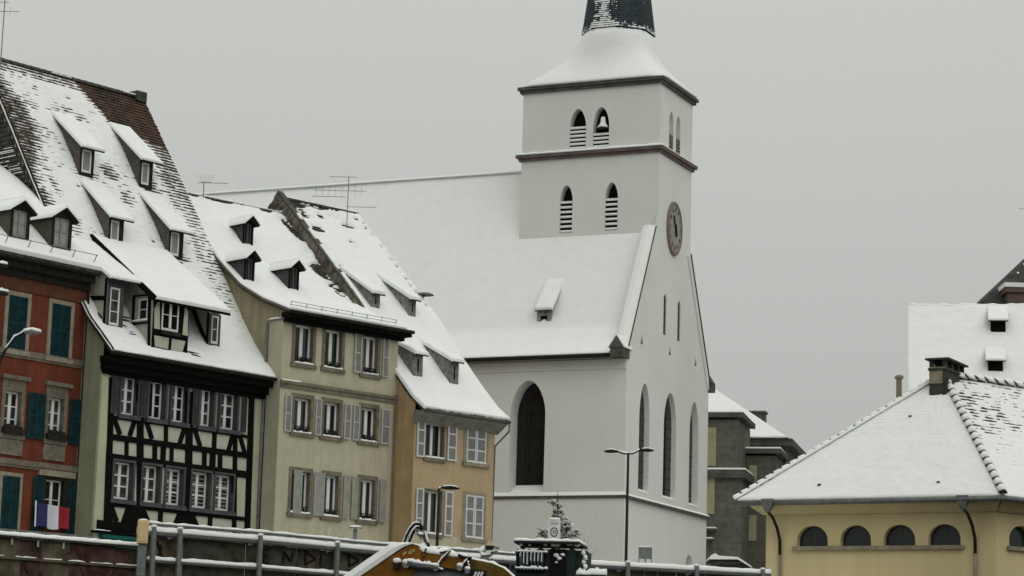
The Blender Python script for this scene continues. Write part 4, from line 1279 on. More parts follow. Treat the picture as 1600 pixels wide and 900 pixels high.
    snow_sheet(R, X0 - 0.1, 0.02, slab, lambda U, V: 0.13 + 0.05 * (fbm(U * 0.8, V * 0.8, 5) - 0.5), v0=-0.05, res=0.12)
    for fl, wpx, pk in [((14, 374), 31, (35, 309)), ((78.5, 389), 32, (99, 320))]:
        b = fr.on_roof(fl[0], fl[1], [(y, z + 0.06) for y, z in prof]); u0, yf = b[0], b[1]
        u1 = fr.front(fl[0] + wpx, fl[1], yf)[0]
        zp = fr.front(pk[0], pk[1], yf)[1]; zf = prof_z(prof, yf); zp -= 0.12; ze = zf + (zp - zf) * 0.79
        gable_dormer(root, fr, prof, u0, u1, yf, ze, zp, mat('olive_brown_boards', (0.085, 0.08, 0.06), 0.9, 0.15, 4), TIMBER_B, win=(u0 + 0.14, u1 - 0.14, zf + 0.22, ze - 0.04), ov=0.2, so=0.14, cols=2, rows=2, gm=CURTAIN, wmat=LIGHT_SHUT_IN, snow_h=0.14)
    mb = MB()
    for o in (0.4,):
        mb.tube([(X0, *map(float, R.at(0.45, o))), (-0.05, *map(float, R.at(0.45, o)))], 0.014, 5)
    for k in range(8):
        u = X0 + (abs(X0) - 0.1) * k / 7; mb.bar((u, *map(float, R.at(0.45, 0))), (u, *map(float, R.at(0.45, 0.42))), 0.025)
    mb.build('snow_guard', ZINC, slab)
    return root
red_root = build_red()

# flag on the red house
def build_flag():
    fr = red
    t = thing('flag', 'blue, white and red tricolour flag hanging below a window of the red house', 'flag', tuple(fr.w((*[fr.front(82, 825, -0.28)[0]], -0.28, fr.front(82, 825, -0.28)[1]))), fr.yaw)
    u0, zt = fr.front(57, 785, -0.28); u1, _ = fr.front(109, 785, -0.28); _, zb = fr.front(57, 823, -0.28)
    oc = fr.front(82, 825, -0.28); nx = 30
    cols = [mat('flag_blue', (0.028, 0.03, 0.10), 0.8, 0.1, 3), mat('flag_white', (0.50, 0.51, 0.54), 0.8, 0.05, 3), mat('flag_red', (0.26, 0.022, 0.032), 0.8, 0.1, 3)]
    for c in range(3):
        mb = MB(); g = []
        for i in range(11):
            a = (c + i / 10) / 3; u = u0 + (u1 - u0) * a - oc[0]
            dy = 0.05 * math.sin(a * 16) + 0.02 * math.sin(a * 37)
            for j in range(7):
                b = j / 6
                z = zt - (zt - zb) * b * (1 - 0.05 * math.sin(a * 9)) - 0.07 * a * (1 - b) - oc[1]
                g.append((u, dy * (0.3 + 0.7 * b), z))
        fs = [(i * 7 + j, i * 7 + j + 1, i * 7 + j + 8, i * 7 + j + 7) for i in range(10) for j in range(6)]
        n = len(g); back = [(x, y + 0.012, z) for x, y, z in g]
        mb.add(g + back, fs + [tuple(n + q for q in reversed(f)) for f in fs])
        mb.build(('blue_stripe', 'white_stripe', 'red_stripe')[c], cols[c], t, smooth=True)
    mb = MB(); mb.tube([(u0 - oc[0] - 0.03, 0, zt - oc[1] + 0.06), (u0 - oc[0], 0.0, zb - oc[1])], 0.03, 6); mb.build('pole', FRAME_W, t)
build_flag()


# ================================================================== church
def build_church():
    fr = Frame(atY(976.5, 700, 114.0), -24.4)
    root = thing('church', 'large white church with a square bell tower, a clock and a great snow-covered roof', 'church', (fr.o[0], fr.o[1], 0), fr.yaw)
    GW = 11.4; TX, TY0, TY1, TZ = -7.4, 3.72, 8.35, 27.35
    # --- nave side wall with its tall pointed window
    ww = (-5.92, -4.1)
    wall('nave_wall', rect(-42, 0, STREET, 13.1), [pointed(ww[0], ww[1], 6.75, 10.55, 12.1)], 0.9, RENDER_WHITE, root)
    mb = MB(); mb.prism(pointed(ww[0] + 0.005, ww[1] - 0.005, 6.76, 10.55, 12.09), 0.86, 0.9, lambda a, b, e: (a, e, b)); wn = mb.build('window', GLASS, root)
    mb = MB(); zc = 6.8
    for u in (-5.32, -4.7): mb.box(u - 0.025, u + 0.025, 0.82, 0.86, 6.8, 11.2)
    for z in np.arange(7.3, 11.2, 0.55): mb.box(ww[0] + 0.02, ww[1] - 0.02, 0.83, 0.858, z - 0.01, z + 0.01)
    mb.build('glazing_bars', mat('lead_bar', (0.022, 0.026, 0.022), 0.6, 0.1, 4), wn)
    mb = MB(); mb.hexa([(ww[0], -0.12, 6.55), (ww[1], -0.12, 6.55), (ww[1], 0.86, 6.55), (ww[0], 0.86, 6.55)], [(ww[0], -0.1, 6.62), (ww[1], -0.1, 6.62), (ww[1], 0.85, 7.12), (ww[0], 0.85, 7.12)]); mb.build('sill', RENDER_WHITE, wn)
    mb = MB(); mb.hexa([(ww[0] + .02, -0.1, 6.6), (ww[1] - .02, -0.1, 6.6), (ww[1] - .02, 0.85, 7.1), (ww[0] + .02, 0.85, 7.1)], [(ww[0] + .05, -0.08, 6.68), (ww[1] - .05, -0.08, 6.68), (ww[1] - .02, 0.85, 7.17), (ww[0] + .02, 0.85, 7.17)]); mb.build('snow', SNOW, wn)
    # --- west gable and tower front in one face
    S = lambda x, y: fr.side(x, y, 0.0)
    lan = []
    for (l, r, ym), ap, bt in [((998, 1014, 700), 598, 768), ((1036.5, 1056, 700), 615.5, 779), ((1077, 1091, 705), 629, 789)]:
        y0 = S(l, ym)[0]; y1 = S(r, ym)[0]; za = 12.15; z0 = 6.95
        lan.append((y0, y1, z0, za))
    holes = [pointed(a, b, c, d - 1.55, d) for a, b, c, d in lan]
    sl = [(4.72, 5.12, 14.87, 16.9), (6.7, 7.1, 14.87, 16.9)]
    holes += [pointed(a, b, c, d - 0.3, d) for a, b, c, d in sl]
    tri = [(1.9, 13.95, 14.5), (5.72, 14.0, 14.46), (9.42, 13.98, 14.46)]
    holes += [[(c - 0.16, z0), (c + 0.16, z0), (c, z1)] for c, z0, z1 in tri]
    tsl = [(5.03, 5.62, 24.2, 26.2), (6.02, 6.62, 24.2, 26.2)]
    holes += [pointed(a, b, c, d - 0.55, d) for a, b, c, d in tsl]
    nz = S(1077, 872)
    nic = (nz[0] - 0.5, nz[0] + 0.45, 2.6, 4.5)
    holes.append(round_arch(nic[0], nic[1], nic[2], 3.95, 4.45))
    gz = lambda y: 13.7 + 1.93 * y if y < 5.7 else 13.7 + 1.98 * (GW - 0.03 - y)
    outline = [(0, STREET), (GW, STREET), (GW, 13.55), (TY1, gz(TY1)), (TY1, TZ), (TY0, TZ), (TY0, gz(TY0)), (0, 13.6)]
    wall('gable_wall', outline, holes, 0.45, RENDER_WHITE, root, M=MR)
    for (a, b, c, d), dep in zip(lan, (0.27, 0.25, 0.33)):
        mb = MB(); mb.prism(pointed(a + 0.004, b - 0.004, c + 0.01, d - 1.55, d - 0.01), dep, dep + 0.04, lambda p, q, e: (p, e, q)); wn = mb.build('window', GLASS, root, M=MR)
        mb = MB(); mb.box((a + b) / 2 - 0.025, (a + b) / 2 + 0.025, dep - 0.03, dep, c, d - 0.6)
        for z in np.arange(c + 0.5, d - 1.2, 0.5): mb.box(a, b, dep - 0.02, dep, z - 0.012, z + 0.012)
        mb.build('glazing_bars', MATS['lead_bar'], wn, M=MR)
        mb = MB(); mb.hexa([(a, -0.02, c - 0.03), (b, -0.02, c - 0.03), (b, dep, c), (a, dep, c)], [(a, 0.0, c + 0.02), (b, 0.0, c + 0.02), (b, dep, c + 0.16), (a, dep, c + 0.16)]); mb.build('snow', SNOW, wn, M=MR)
    for a, b, c, d in sl:
        mb = MB(); mb.box(a, b, 0.07, 0.1, c, d); wn = mb.build('slit_window', BLACK, root, M=MR)
        n = 9
        for k in range(n):
            z = c + (d - 0.2 - c) * (k + 0.5) / n; piece('louvre', STONE_DARK, wn, a + 0.02, b - 0.02, 0.045, 0.07, z - 0.035, z + 0.035, MR)
    for c, z0, z1 in tri:
        mb = MB(); mb.prism([(c - 0.15, z0 + .005), (c + 0.15, z0 + .005), (c, z1)], 0.05, 0.09, lambda p, q, e: (p, e, q)); mb.build('vent', BLACK, root, M=MR)
    for a, b, c, d in tsl:
        mb = MB(); mb.box(a, b, 0.38, 0.42, c, d); wn = mb.build('belfry_recess', RENDER_WHITE, root, M=MR)
        mb = MB(); mb.box(a, b, 0.03, 0.3, c, c + 0.85); mb.build('louvre_panel', STONE_DARK, wn, M=MR)
        for k in range(5): piece('louvre', STONE_LIGHT, wn, a, b, 0.0, 0.03, c + 0.1 + k * 0.16, c + 0.15 + k * 0.16, MR)
    mb = MB(); mb.box(nic[0], nic[1], 0.4, 0.44, nic[2], 4.45); mb.build('niche_back', RENDER_WHITE, root, M=MR)
    mb = MB(); mb.box(nic[0] + 0.02, nic[0] + 0.5, 0.3, 0.38, 2.6, 3.95); mb.build('niche_door', STONE_DARK, root, M=MR)
    wall('nave_wall', [(-GW, 0)] and rect(-42, 0, STREET, 13.1), [], 0.2, RENDER_WHITE, root, M=Matrix.Translation((0, GW, 0)))
    # --- tower: north face, far face, back face
    tw = [(-5.24, -4.56, 19.98, 22.42), (-2.82, -2.14, 19.98, 22.42), (-4.82, -3.93, 24.2, 26.3), (-3.56, -2.69, 24.2, 26.3)]
    wall('tower_wall', rect(TX, -0.002, 12.0, TZ), [pointed(a, b, c, d - (0.75 if c < 22 else 0.95), d) for a, b, c, d in tw], 0.45, RENDER_WHITE, root, M=MF(TY0))
    wall('tower_wall', rect(-TY1, -TY0, 12.0, TZ), [], 0.3, RENDER_WHITE, root, M=MLat(TX))
    wall('tower_wall', rect(TX, 0, 12.0, TZ), [], 0.3, RENDER_WHITE, root, M=MF(TY1))
    for i, (a, b, c, d) in enumerate(tw):
        mb = MB(); mb.prism(pointed(a + .003, b - .003, c + .004, d - (0.75 if c < 22 else 0.95), d - .004), 0.44, 0.46, lambda p, q, e: (p, TY0 + e, q)); wn = mb.build('belfry_window', BLACK, root)
        n = 7 if c < 22 else (6 if i == 2 else 4); st = 0.245 if c < 22 else 0.205
        mb = MB(); mb.box(a + .002, b - .002, TY0 + 0.13, TY0 + 0.16, c + .01, c + 0.05 + (n - 1) * st + 0.07); mb.build('louvre_gap_shade', BLACK, wn)  # black sheet close behind the slats, painting in the dark of the gaps
        for k in range(n):
            z = c + 0.05 + k * st
            mb = MB(); mb.hexa([(a, TY0 + 0.06, z), (b, TY0 + 0.06, z), (b, TY0 + 0.1, z + 0.03), (a, TY0 + 0.1, z + 0.03)], [(a, TY0 + 0.055, z + 0.07), (b, TY0 + 0.055, z + 0.07), (b, TY0 + 0.1, z + 0.08), (a, TY0 + 0.1, z + 0.08)]); mb.build('louvre', FRAME_W, wn)
            mb = MB(); mb.hexa([(a, TY0 + 0.05, z + .05), (b, TY0 + 0.05, z + .05), (b, TY0 + 0.1, z + .07), (a, TY0 + 0.1, z + .07)], [(a + .01, TY0 + 0.06, z + 0.12), (b - .01, TY0 + 0.06, z + 0.12), (b, TY0 + 0.1, z + 0.125), (a, TY0 + 0.1, z + 0.125)]); mb.build('snow', SNOW, wn)
    # bell in the second opening
    a, b, c, d = tw[3]; bc = ((a + b) / 2 + 0.06, TY0 + 0.12, 0)
    prof = [(0.0, 25.74), (0.07, 25.74), (0.09, 25.68), (0.12, 25.5), (0.17, 25.36), (0.27, 25.24), (0.3, 25.2), (0.0, 25.2)]
    mb = MB(); mb.rings([[(bc[0] + r * math.cos(t), bc[1] + r * math.sin(t), z) for t in np.linspace(0, 2 * math.pi, 13)[:-1]] for r, z in [(max(r, 0.001), z) for r, z in prof]]); be = mb.build('bell', BRONZE, root, smooth=True)
    mb = MB(); mb.rings([[(bc[0] + r * math.cos(t), bc[1] + r * math.sin(t), z) for t in np.linspace(0, 2 * math.pi, 13)[:-1]] for r, z in [(0.28, 25.26), (0.29, 25.28), (0.2, 25.4), (0.14, 25.52), (0.12, 25.7), (0.1, 25.8), (0.002, 25.83)]]); mb.build('snow', SNOW, be, smooth=True)
    # --- cornices
    def ring_cornice(z0, z1, p0, p1, m, name):
        mb = MB(); zm = (z0 + z1) / 2
        for za, zb_, p, k in ((z0, zm - 0.003, p0, 0), (zm, z1, p1, 1)):
            x0, x1, y0, y1 = TX - p, 0 + p, TY0 - p, TY1 + p
            mb.box(x0, x1, y0, TY0 + 0.05, za, zb_); mb.box(x0, x1, TY1 - 0.05, y1, za, zb_)
            mb.box(x0, TX + 0.05, TY0 + 0.05, TY1 - 0.05, za, zb_); mb.box(-0.05, x1, TY0 + 0.05, TY1 - 0.05, za, zb_)
        return mb.build(name, m, root)
    ring_cornice(27.28, 27.6, 0.14, 0.24, STONE_DARK, 'cornice')
    c2 = ring_cornice(23.78, 24.08, 0.12, 0.24, STONE_RED, 'string_cornice')
    snow_strip([(TX - 0.2, TY0 - 0.14, 24.08), (0.24, TY0 - 0.14, 24.08)], 0.3, 0.12, c2, seg=0.3)
    snow_strip([(0.14, TY0 - 0.2, 24.08), (0.14, TY1 + 0.25, 24.08)], 0.3, 0.05, c2, seg=0.3)
    # --- clock
    cy, cz, ry_, rz_ = 5.87, 20.35, 0.98, 1.36
    disc = lambda k, x: [(x, cy + ry_ * k * math.cos(t), cz + rz_ * k * math.sin(t)) for t in np.linspace(0, 2 * math.pi, 37)[:-1]]
    mb = MB(); mb.rings([disc(1.0, -0.02), disc(1.0, 0.10), disc(0.97, 0.14), disc(0.88, 0.14), disc(0.86, 0.09)], cap=False); ck = mb.build('clock', mat('faded_red_clock_rim', (0.20, 0.163, 0.15), 0.8, 0.12, 4), root)
    mb = MB(); mb.rings([disc(0.87, 0.06), disc(0.87, 0.10)]); mb.build('dial', mat('grey_dial', (0.275, 0.265, 0.245), 0.8, 0.08, 3), ck)
    mb = MB()
    for k in range(12):
        t = math.pi * k / 6; w_ = 0.05
        for dt in ((-0.05, 0.05) if k % 3 else (-0.09, 0, 0.09)):
            p = (0.112, cy + ry_ * 0.64 * math.cos(t + dt), cz + rz_ * 0.64 * math.sin(t + dt)); q = (0.112, cy + ry_ * 0.79 * math.cos(t + dt), cz + rz_ * 0.79 * math.sin(t + dt))
            mb.bar(p, q, 0.015, 0.035, up=(1, 0, 0))
    mb.build('numerals', STONE_TRIM, ck)
    mb = MB(); mb.bar((0.14, cy + 0.08, cz - 0.3), (0.14, cy - 0.3, cz + 0.62), 0.03, 0.06, up=(1, 0, 0)); mb.build('minute_hand', IRON, ck)
    mb = MB(); mb.bar((0.165, cy - 0.1, cz + 0.2), (0.165, cy + 0.05, cz - 0.4), 0.03, 0.1, up=(1, 0, 0)); mb.build('hour_hand', IRON, ck)
    # --- string course round the base, with lying snow; thicker plinth below it
    mb = MB(); mb.box(-42, 0.1, -0.16, 0.0, 6.42, 6.56); mb.box(0.0, 0.16, 0.0, GW + 0.1, 6.42, 6.56); st = mb.build('string_course', STONE_DARK, root)
    mb = MB(); mb.hexa([(-42, -0.15, 6.56), (0.12, -0.15, 6.56), (0.0, 0.0, 6.56), (-42, 0.0, 6.56)], [(-42, -0.12, 6.62), (0.09, -0.12, 6.62), (0.0, 0.0, 6.74), (-42, 0.0, 6.74)])
    mb.hexa([(0.15, -0.1, 6.56), (0.15, GW + 0.1, 6.56), (0.0, GW + 0.1, 6.56), (0.0, 0.0, 6.56)], [(0.11, -0.08, 6.6), (0.11, GW + 0.1, 6.6), (0.0, GW + 0.1, 6.68), (0.0, 0.0, 6.68)])
    mb.build('snow', SNOW, st)
    mb = MB(); mb.box(-42, 0.06, -0.09, -0.0, STREET, 6.42); mb.box(0.0, 0.09, 0.002, GW + 0.06, STREET, 2.55); mb.build('plinth', RENDER_WHITE, root)
    mb = MB(); mb.box(-42, -0.02, -0.06, 0.0, 12.52, 12.98); mb.build('frieze', RENDER_WHITE, root)
    # --- roof
    pr = [(-0.55, 13.12), (0.5, 13.92), (1.35, 14.75), (3.72, 19.54), (5.75, 23.75)]
    R = Roof(pr)
    slab = roof_slab('roof', R, -42, -0.3, SLATE, root, ((5.75, 23.73), (GW + 0.5, 13.2)))
    snow_sheet(R, -42, -0.42, slab, lambda U, V: 0.12 + 0.035 * (fbm(U * 0.35, V * 0.5, 41) - 0.5) + 0.012 * (fbm(U * 2.5, V * 2.5, 43) - 0.5), v0=-0.04, res=0.2)
    mb = MB(); mb.tube([(-42, -0.6, 13.1), (-0.4, -0.6, 13.1)], 0.09, 8); mb.build('gutter', IRON, root, smooth=True)
    snow_strip([(-42, 5.7, 23.70), (-7.5, 5.7, 23.70)], 0.5, 0.13, slab, seg=0.5, jag=0.1)
    # --- gable coping with its snow and dark kneelers
    for sgn in (0, 1):
        yy = lambda y: y if sgn == 0 else GW - 0.03 - y
        y_end = TY0 - 0.5 if sgn == 0 else GW - 0.03 - TY1
        mb = MB()
        a, b = (-0.25, 13.7 + 1.93 * -0.25), (y_end, 13.7 + 1.95 * y_end)
        v0, v1 = (yy(a[0]), a[1]), (yy(b[0]), b[1]); n = (-0.88 if sgn == 0 else 0.88, 0.46)
        q = []
        for x0 in (-0.62, 0.07):
            q.append([(x0, v0[0] - n[0] * .5, v0[1] - n[1] * .5), (x0, v1[0] - n[0] * .5, v1[1] - n[1] * .5), (x0, v1[0] - n[0] * sgn * .12, v1[1] - n[1] * sgn * .12), (x0, v0[0] - n[0] * sgn * .12, v0[1] - n[1] * sgn * .12)])
        mb.rings(q); cp = mb.build('coping', RENDER_WHITE, root)
        mb = MB(); q = []
        for x0, h in ((-0.6, 0.02), (-0.5, 0.09), (-0.27, 0.13), (-0.03, 0.09), (0.045, 0.0)):
            q.append([(x0, v0[0] - n[0] * .05, v0[1] - n[1] * .05), (x0, v1[0] - n[0] * .05, v1[1] - n[1] * .05), (x0, v1[0] + n[0] * h, v1[1] + n[1] * h), (x0, v0[0] + n[0] * h, v0[1] + n[1] * h)])
        if sgn == 0: mb.rings(q); mb.build('snow', SNOW, cp)
        mb = MB(); mb.bar((0.085, v0[0] - n[0] * (.02 + .14 * sgn), v0[1] - n[1] * (.02 + .14 * sgn)), (0.085, v1[0] - n[0] * (.02 + .14 * sgn), v1[1] - n[1] * (.02 + .14 * sgn)), 0.03, 0.09, up=(1, 0, 0)); mb.build('coping_edge', STONE_DARK, cp)
        # kneeler: little gabled stone
        y0 = yy(-0.78); y1 = yy(0.1); ya, yb_ = min(y0, y1), max(y0, y1); ym = (ya + yb_) / 2
        mb = MB(); mb.box(-0.55, 0.1, ya, yb_, 12.98, 13.4); mb.prism([(-0.62, 13.405), (0.14, 13.405), (-0.24, 13.98)], ya - 0.04, yb_ - 0.1, lambda p, q2, e: (p, e, q2)); kn = mb.build('kneeler', STONE_DARK, root)
        if sgn == 0:
            mb = MB(); mb.prism([(-0.24, 13.98), (-0.62, 13.41), (-0.66, 13.45), (-0.26, 14.08), (0.16, 13.46), (0.14, 13.41)], ya + 0.02, yb_ + 0.3, lambda p, q2, e: (p, e, q2)); mb.build('snow', SNOW, kn)
    # --- spire: broached skirt under snow, then the slate octagon
    cx, cyy = -3.7, 6.03
    def ring(z, b, sil, sh, n=32):
        out_ = []
        for k in range(n):
            t = 2 * math.pi * (k + 0.5) / n
            ct, st_ = math.cos(t), math.sin(t)
            rr = 1 / max(abs(ct) / 4.0, abs(st_) / 2.63) * (sil / 4.72)
            tt = ((t - math.radians(22.5)) % (math.pi / 4)) - math.pi / 8
            ro = sil * math.cos(math.pi / 8) / math.cos(tt) * 1.03
            r = rr * (1 - b) + ro * b
            out_.append((cx + sh + r * ct, cyy + r * st_, z))
        return out_
    lv = [(27.6, 0, 4.72, 0), (27.72, 0, 4.66, 0), (28.0, 0.03, 4.22, .04), (28.4, .12, 3.62, .1), (28.85, .3, 2.95, .18), (29.3, .55, 2.46, .27), (29.75, .8, 2.14, .35), (30.2, .97, 1.94, .42), (30.66, 1, 1.78, .46)]
    mb = MB(); mb.rings([ring(*l) for l in lv]); sk = mb.build('spire_skirt', SNOW, root, smooth=True)
    lv2 = [(30.4, 1, 1.83, .46), (32.5, 1, 1.56, .47), (38, 1, 0.92, .49), (45.5, 1, .06, .5)]
    mb = MB(); mb.rings([ring(*l) for l in lv2]); sp = mb.build('spire', SLATE, root)
    sb = MB(); tb = MB()
    for zi in range(60):
        z = 30.6 + zi * 0.115
        r0 = np.interp(z, [30.4, 32.5, 38], [1.83, 1.56, .92])
        for k in range(96):
            t0, t1 = 2 * math.pi * k / 96, 2 * math.pi * (k + 1) / 96
            def P(t, zz, o):
                r1 = np.interp(zz, [30.4, 32.5, 38], [1.83, 1.56, .92])
                tt = ((t - math.radians(22.5)) % (math.pi / 4)) - math.pi / 8
                ro = r1 * math.cos(math.pi / 8) / math.cos(tt) * 1.03 + o
                return (cx + .47 + ro * math.cos(t), cyy + ro * math.sin(t), zz)
            j = random.uniform(0, 0.012)
            tb.add([P(t0 + .004, z, 0.03 + j), P(t1 - .004, z, 0.03 + j), P(t1 - .004, z + 0.125, 0.006), P(t0 + .004, z + 0.125, 0.006), P(t1, z, 0), P(t0, z, 0)], [(0, 1, 2, 3), (5, 4, 1, 0)])
            # wind-driven snow on the faces towards the west and north, and low down
            am = math.degrees(t0) % 360
            d = abs((am - 262 + 180) % 360 - 180)
            m_ = max(1.05 - d / 30.0, 0) + max(0, 0.9 - (z - 30.6) * 2.4)
            nse = fbm(np.array([t0 * 9.0]), np.array([z * 5.0]), 91, 3)[0]
            if m_ * 0.8 > nse - 0.05 + random.uniform(-.22, .22):
                w0 = random.uniform(0.1, 0.45); w1 = w0 + random.uniform(0.2, 0.45)
                core = m_ * 0.8 - nse > 0.12; e0 = 0 if core else random.uniform(0, .4) * (t1 - t0); e1 = 0 if core else random.uniform(0, .4) * (t1 - t0)
                if core: w0, w1 = random.uniform(0.1, 0.22), random.uniform(0.75, 0.95)
                sb.add([P(t0 + e0, z + .115 * w0, 0.044), P(t1 - e1, z + .115 * w0, 0.044), P(t1 - e1, z + .115 * w1, 0.03), P(t0 + e0, z + .115 * w1, 0.03)], [(0, 1, 2, 3)])
    tb.build('slates', SLATE, sp, kind='stuff')
    sb.build('clinging_snow', SNOW, sp, kind='stuff')
    # --- small roof dormer
    dm, g = shed_dormer(root, fr, pr, (839, 507), (838, 485), (858, 440), (865, 485), mat('pale_grey_boards', (0.27, 0.27, 0.25), 0.9, 0.2, 4, streak=0.25), ((843, 505), (855, 493)), ov=0.2, snow_h=0.14, fm=None) if False else shed_dormer(
        root, fr, pr, (839, 507), (838, 485), (858, 440), (865, 485), mat('pale_grey_boards', (0.27, 0.27, 0.25), 0.9, 0.2, 4, streak=0.25), ((844.5, 505), (855.5, 493)), ov=0.2, snow_h=0.14, wmat=BLACK, gm=BLACK, sidew=0.05)
    return fr
church_fr = build_church()


# ================================================================== sandstone building behind the church
def build_sandstone():
    fr = Frame(atY(1153, 760, 150.0), -13.0)
    root = thing('sandstone_building', 'sooty grey sandstone building with heavy cornices and a snowy hipped roof, beyond the church', 'building', (fr.o[0], fr.o[1], 0), fr.yaw)
    PALE = mat('pale_yellow_panel', (0.33, 0.31, 0.2), 0.9, 0.08, 2, streak=0.15)
    def block(x0, x1, y0, y1, zt, cor, label, zb=STREET):
        mb = MB(); mb.box(x0, x1, y0, y1, zb, zt); b = mb.build(label, SANDSTONE, root)
        for z0, z1, p in cor:
            mb = MB(); mb.box(x0 - p, x1 + p, y0 - p, y1 + p, z0, z1); c = mb.build('cornice', STONE_DARK, b)
            sb = MB(); sb.hexa([(x0 - p, y0 - p, z1), (x1 + p, y0 - p, z1), (x1 + p, y1, z1), (x0 - p, y1, z1)], [(x0 - p, y0 - p + .04, z1 + .1), (x1 + p - .04, y0 - p + .04, z1 + .1), (x1 + p * .2, y1, z1 + .28), (x0 - p, y1, z1 + .28)]); sb.build('snow', SNOW, b)
        return b
    zA = fr.front(1153, 655)[1]
    dA = fr.side(1171, 760)[0]
    zm = fr.front(1150, 735)[1]
    a = block(-6, 0, 0, max(dA, 3.2), zA, [(zA + 0.1, zA + 0.4, 0.3)], 'bay')
    a2 = block(-6, 0.25, -0.3, max(dA, 3.2), zm - 0.5, [(zm - 0.5, zm, 0.3)], 'bay')
    F = lambda x, y, o=0: fr.front(x, y, o)
    def panel(lb, rt, o):
        (u0, z0), (u1, z1) = F(*lb, o), F(*rt, o); mb = MB(); mb.box(u0, u1, o - 0.04, o + 0.1, z0, z1); mb.build('blind_window', PALE, root)
    panel((1095, 728), (1119.5, 668), 0); panel((1095, 803), (1117, 745), -0.3)
    yB = 3.6
    zB = F(1213, 712, yB)[1]; xB = F(1213, 712, yB)[0]
    block(-4, xB, yB, yB + 4, zB, [(zB + 0.12, zB + 0.42, 0.32)], 'wing')
    panel((1170, 770), (1183, 727), yB); panel((1166, 845), (1182, 805), yB)
    yC = 7.5
    zC = F(1228, 690, yC)[1]; xC = F(1227, 700, yC)[0]
    mb = MB(); mb.box(-9, xC, yC, yC + 10, STREET, zC - 0.3); cm_ = mb.build('main_block', SANDSTONE, root)
    mb = MB(); mb.box(-9.3, xC + 0.5, yC - 0.5, yC + 10.4, zC - 0.3, zC + 0.15); mb.build('cornice', STONE_DARK, cm_)
    p = F(1108, 601, yC + 4.5); q = F(1232, 684, yC - 0.6)
    mb = MB()
    e = q[1]; x1 = q[0]; ya, yb = yC - 0.65, yC + 10.5; xr, zr = p[0], p[1]
    mb.add([(-9.4, ya, e), (x1, ya, e), (x1, yb, e), (-9.4, yb, e), (xr, (ya + yb) / 2, zr), (-9.4, (ya + yb) / 2, zr)], [(0, 1, 4, 5), (1, 2, 4), (2, 3, 5, 4), (0, 5, 3), (3, 2, 1, 0)])
    rf = mb.build('roof', SNOW, root)
    mb = MB(); c = F(1184, 652, yC + 3); mb.box(c[0] - 0.8, c[0] + 0.5, yC + 2.6, yC + 3.6, c[1] - 1.2, c[1] + 0.25); mb.box(c[0] - 1.0, c[0] + 0.6, yC + 2.5, yC + 3.7, c[1] + 0.25, c[1] + 0.36); mb.build('chimney', STONE_DARK, rf)
    mb = MB(); mb.box(c[0] - 0.95, c[0] + 0.55, yC + 2.55, yC + 3.65, c[1] + 0.36, c[1] + 0.46); mb.build('snow', SNOW, rf)
    snow_strip([(-9.4, ya, e), (x1, ya, e)], 0.3, 0.15, rf, seg=0.5)
    # ledges at the foot of the wall
    for (x, y, w_) in ((1110, 826, 9), (1108, 842, 6)):
        pt = F(x, y, -0.6); mb = MB(); mb.box(pt[0] - 0.3, pt[0] + w_ / 25, -0.9, -0.2, pt[1] - 0.12, pt[1]); b = mb.build('ledge', STONE_DARK, root)
        mb = MB(); mb.box(pt[0] - 0.3, pt[0] + w_ / 25, -0.88, -0.2, pt[1], pt[1] + 0.09); mb.build('snow', SNOW, b)
build_sandstone()


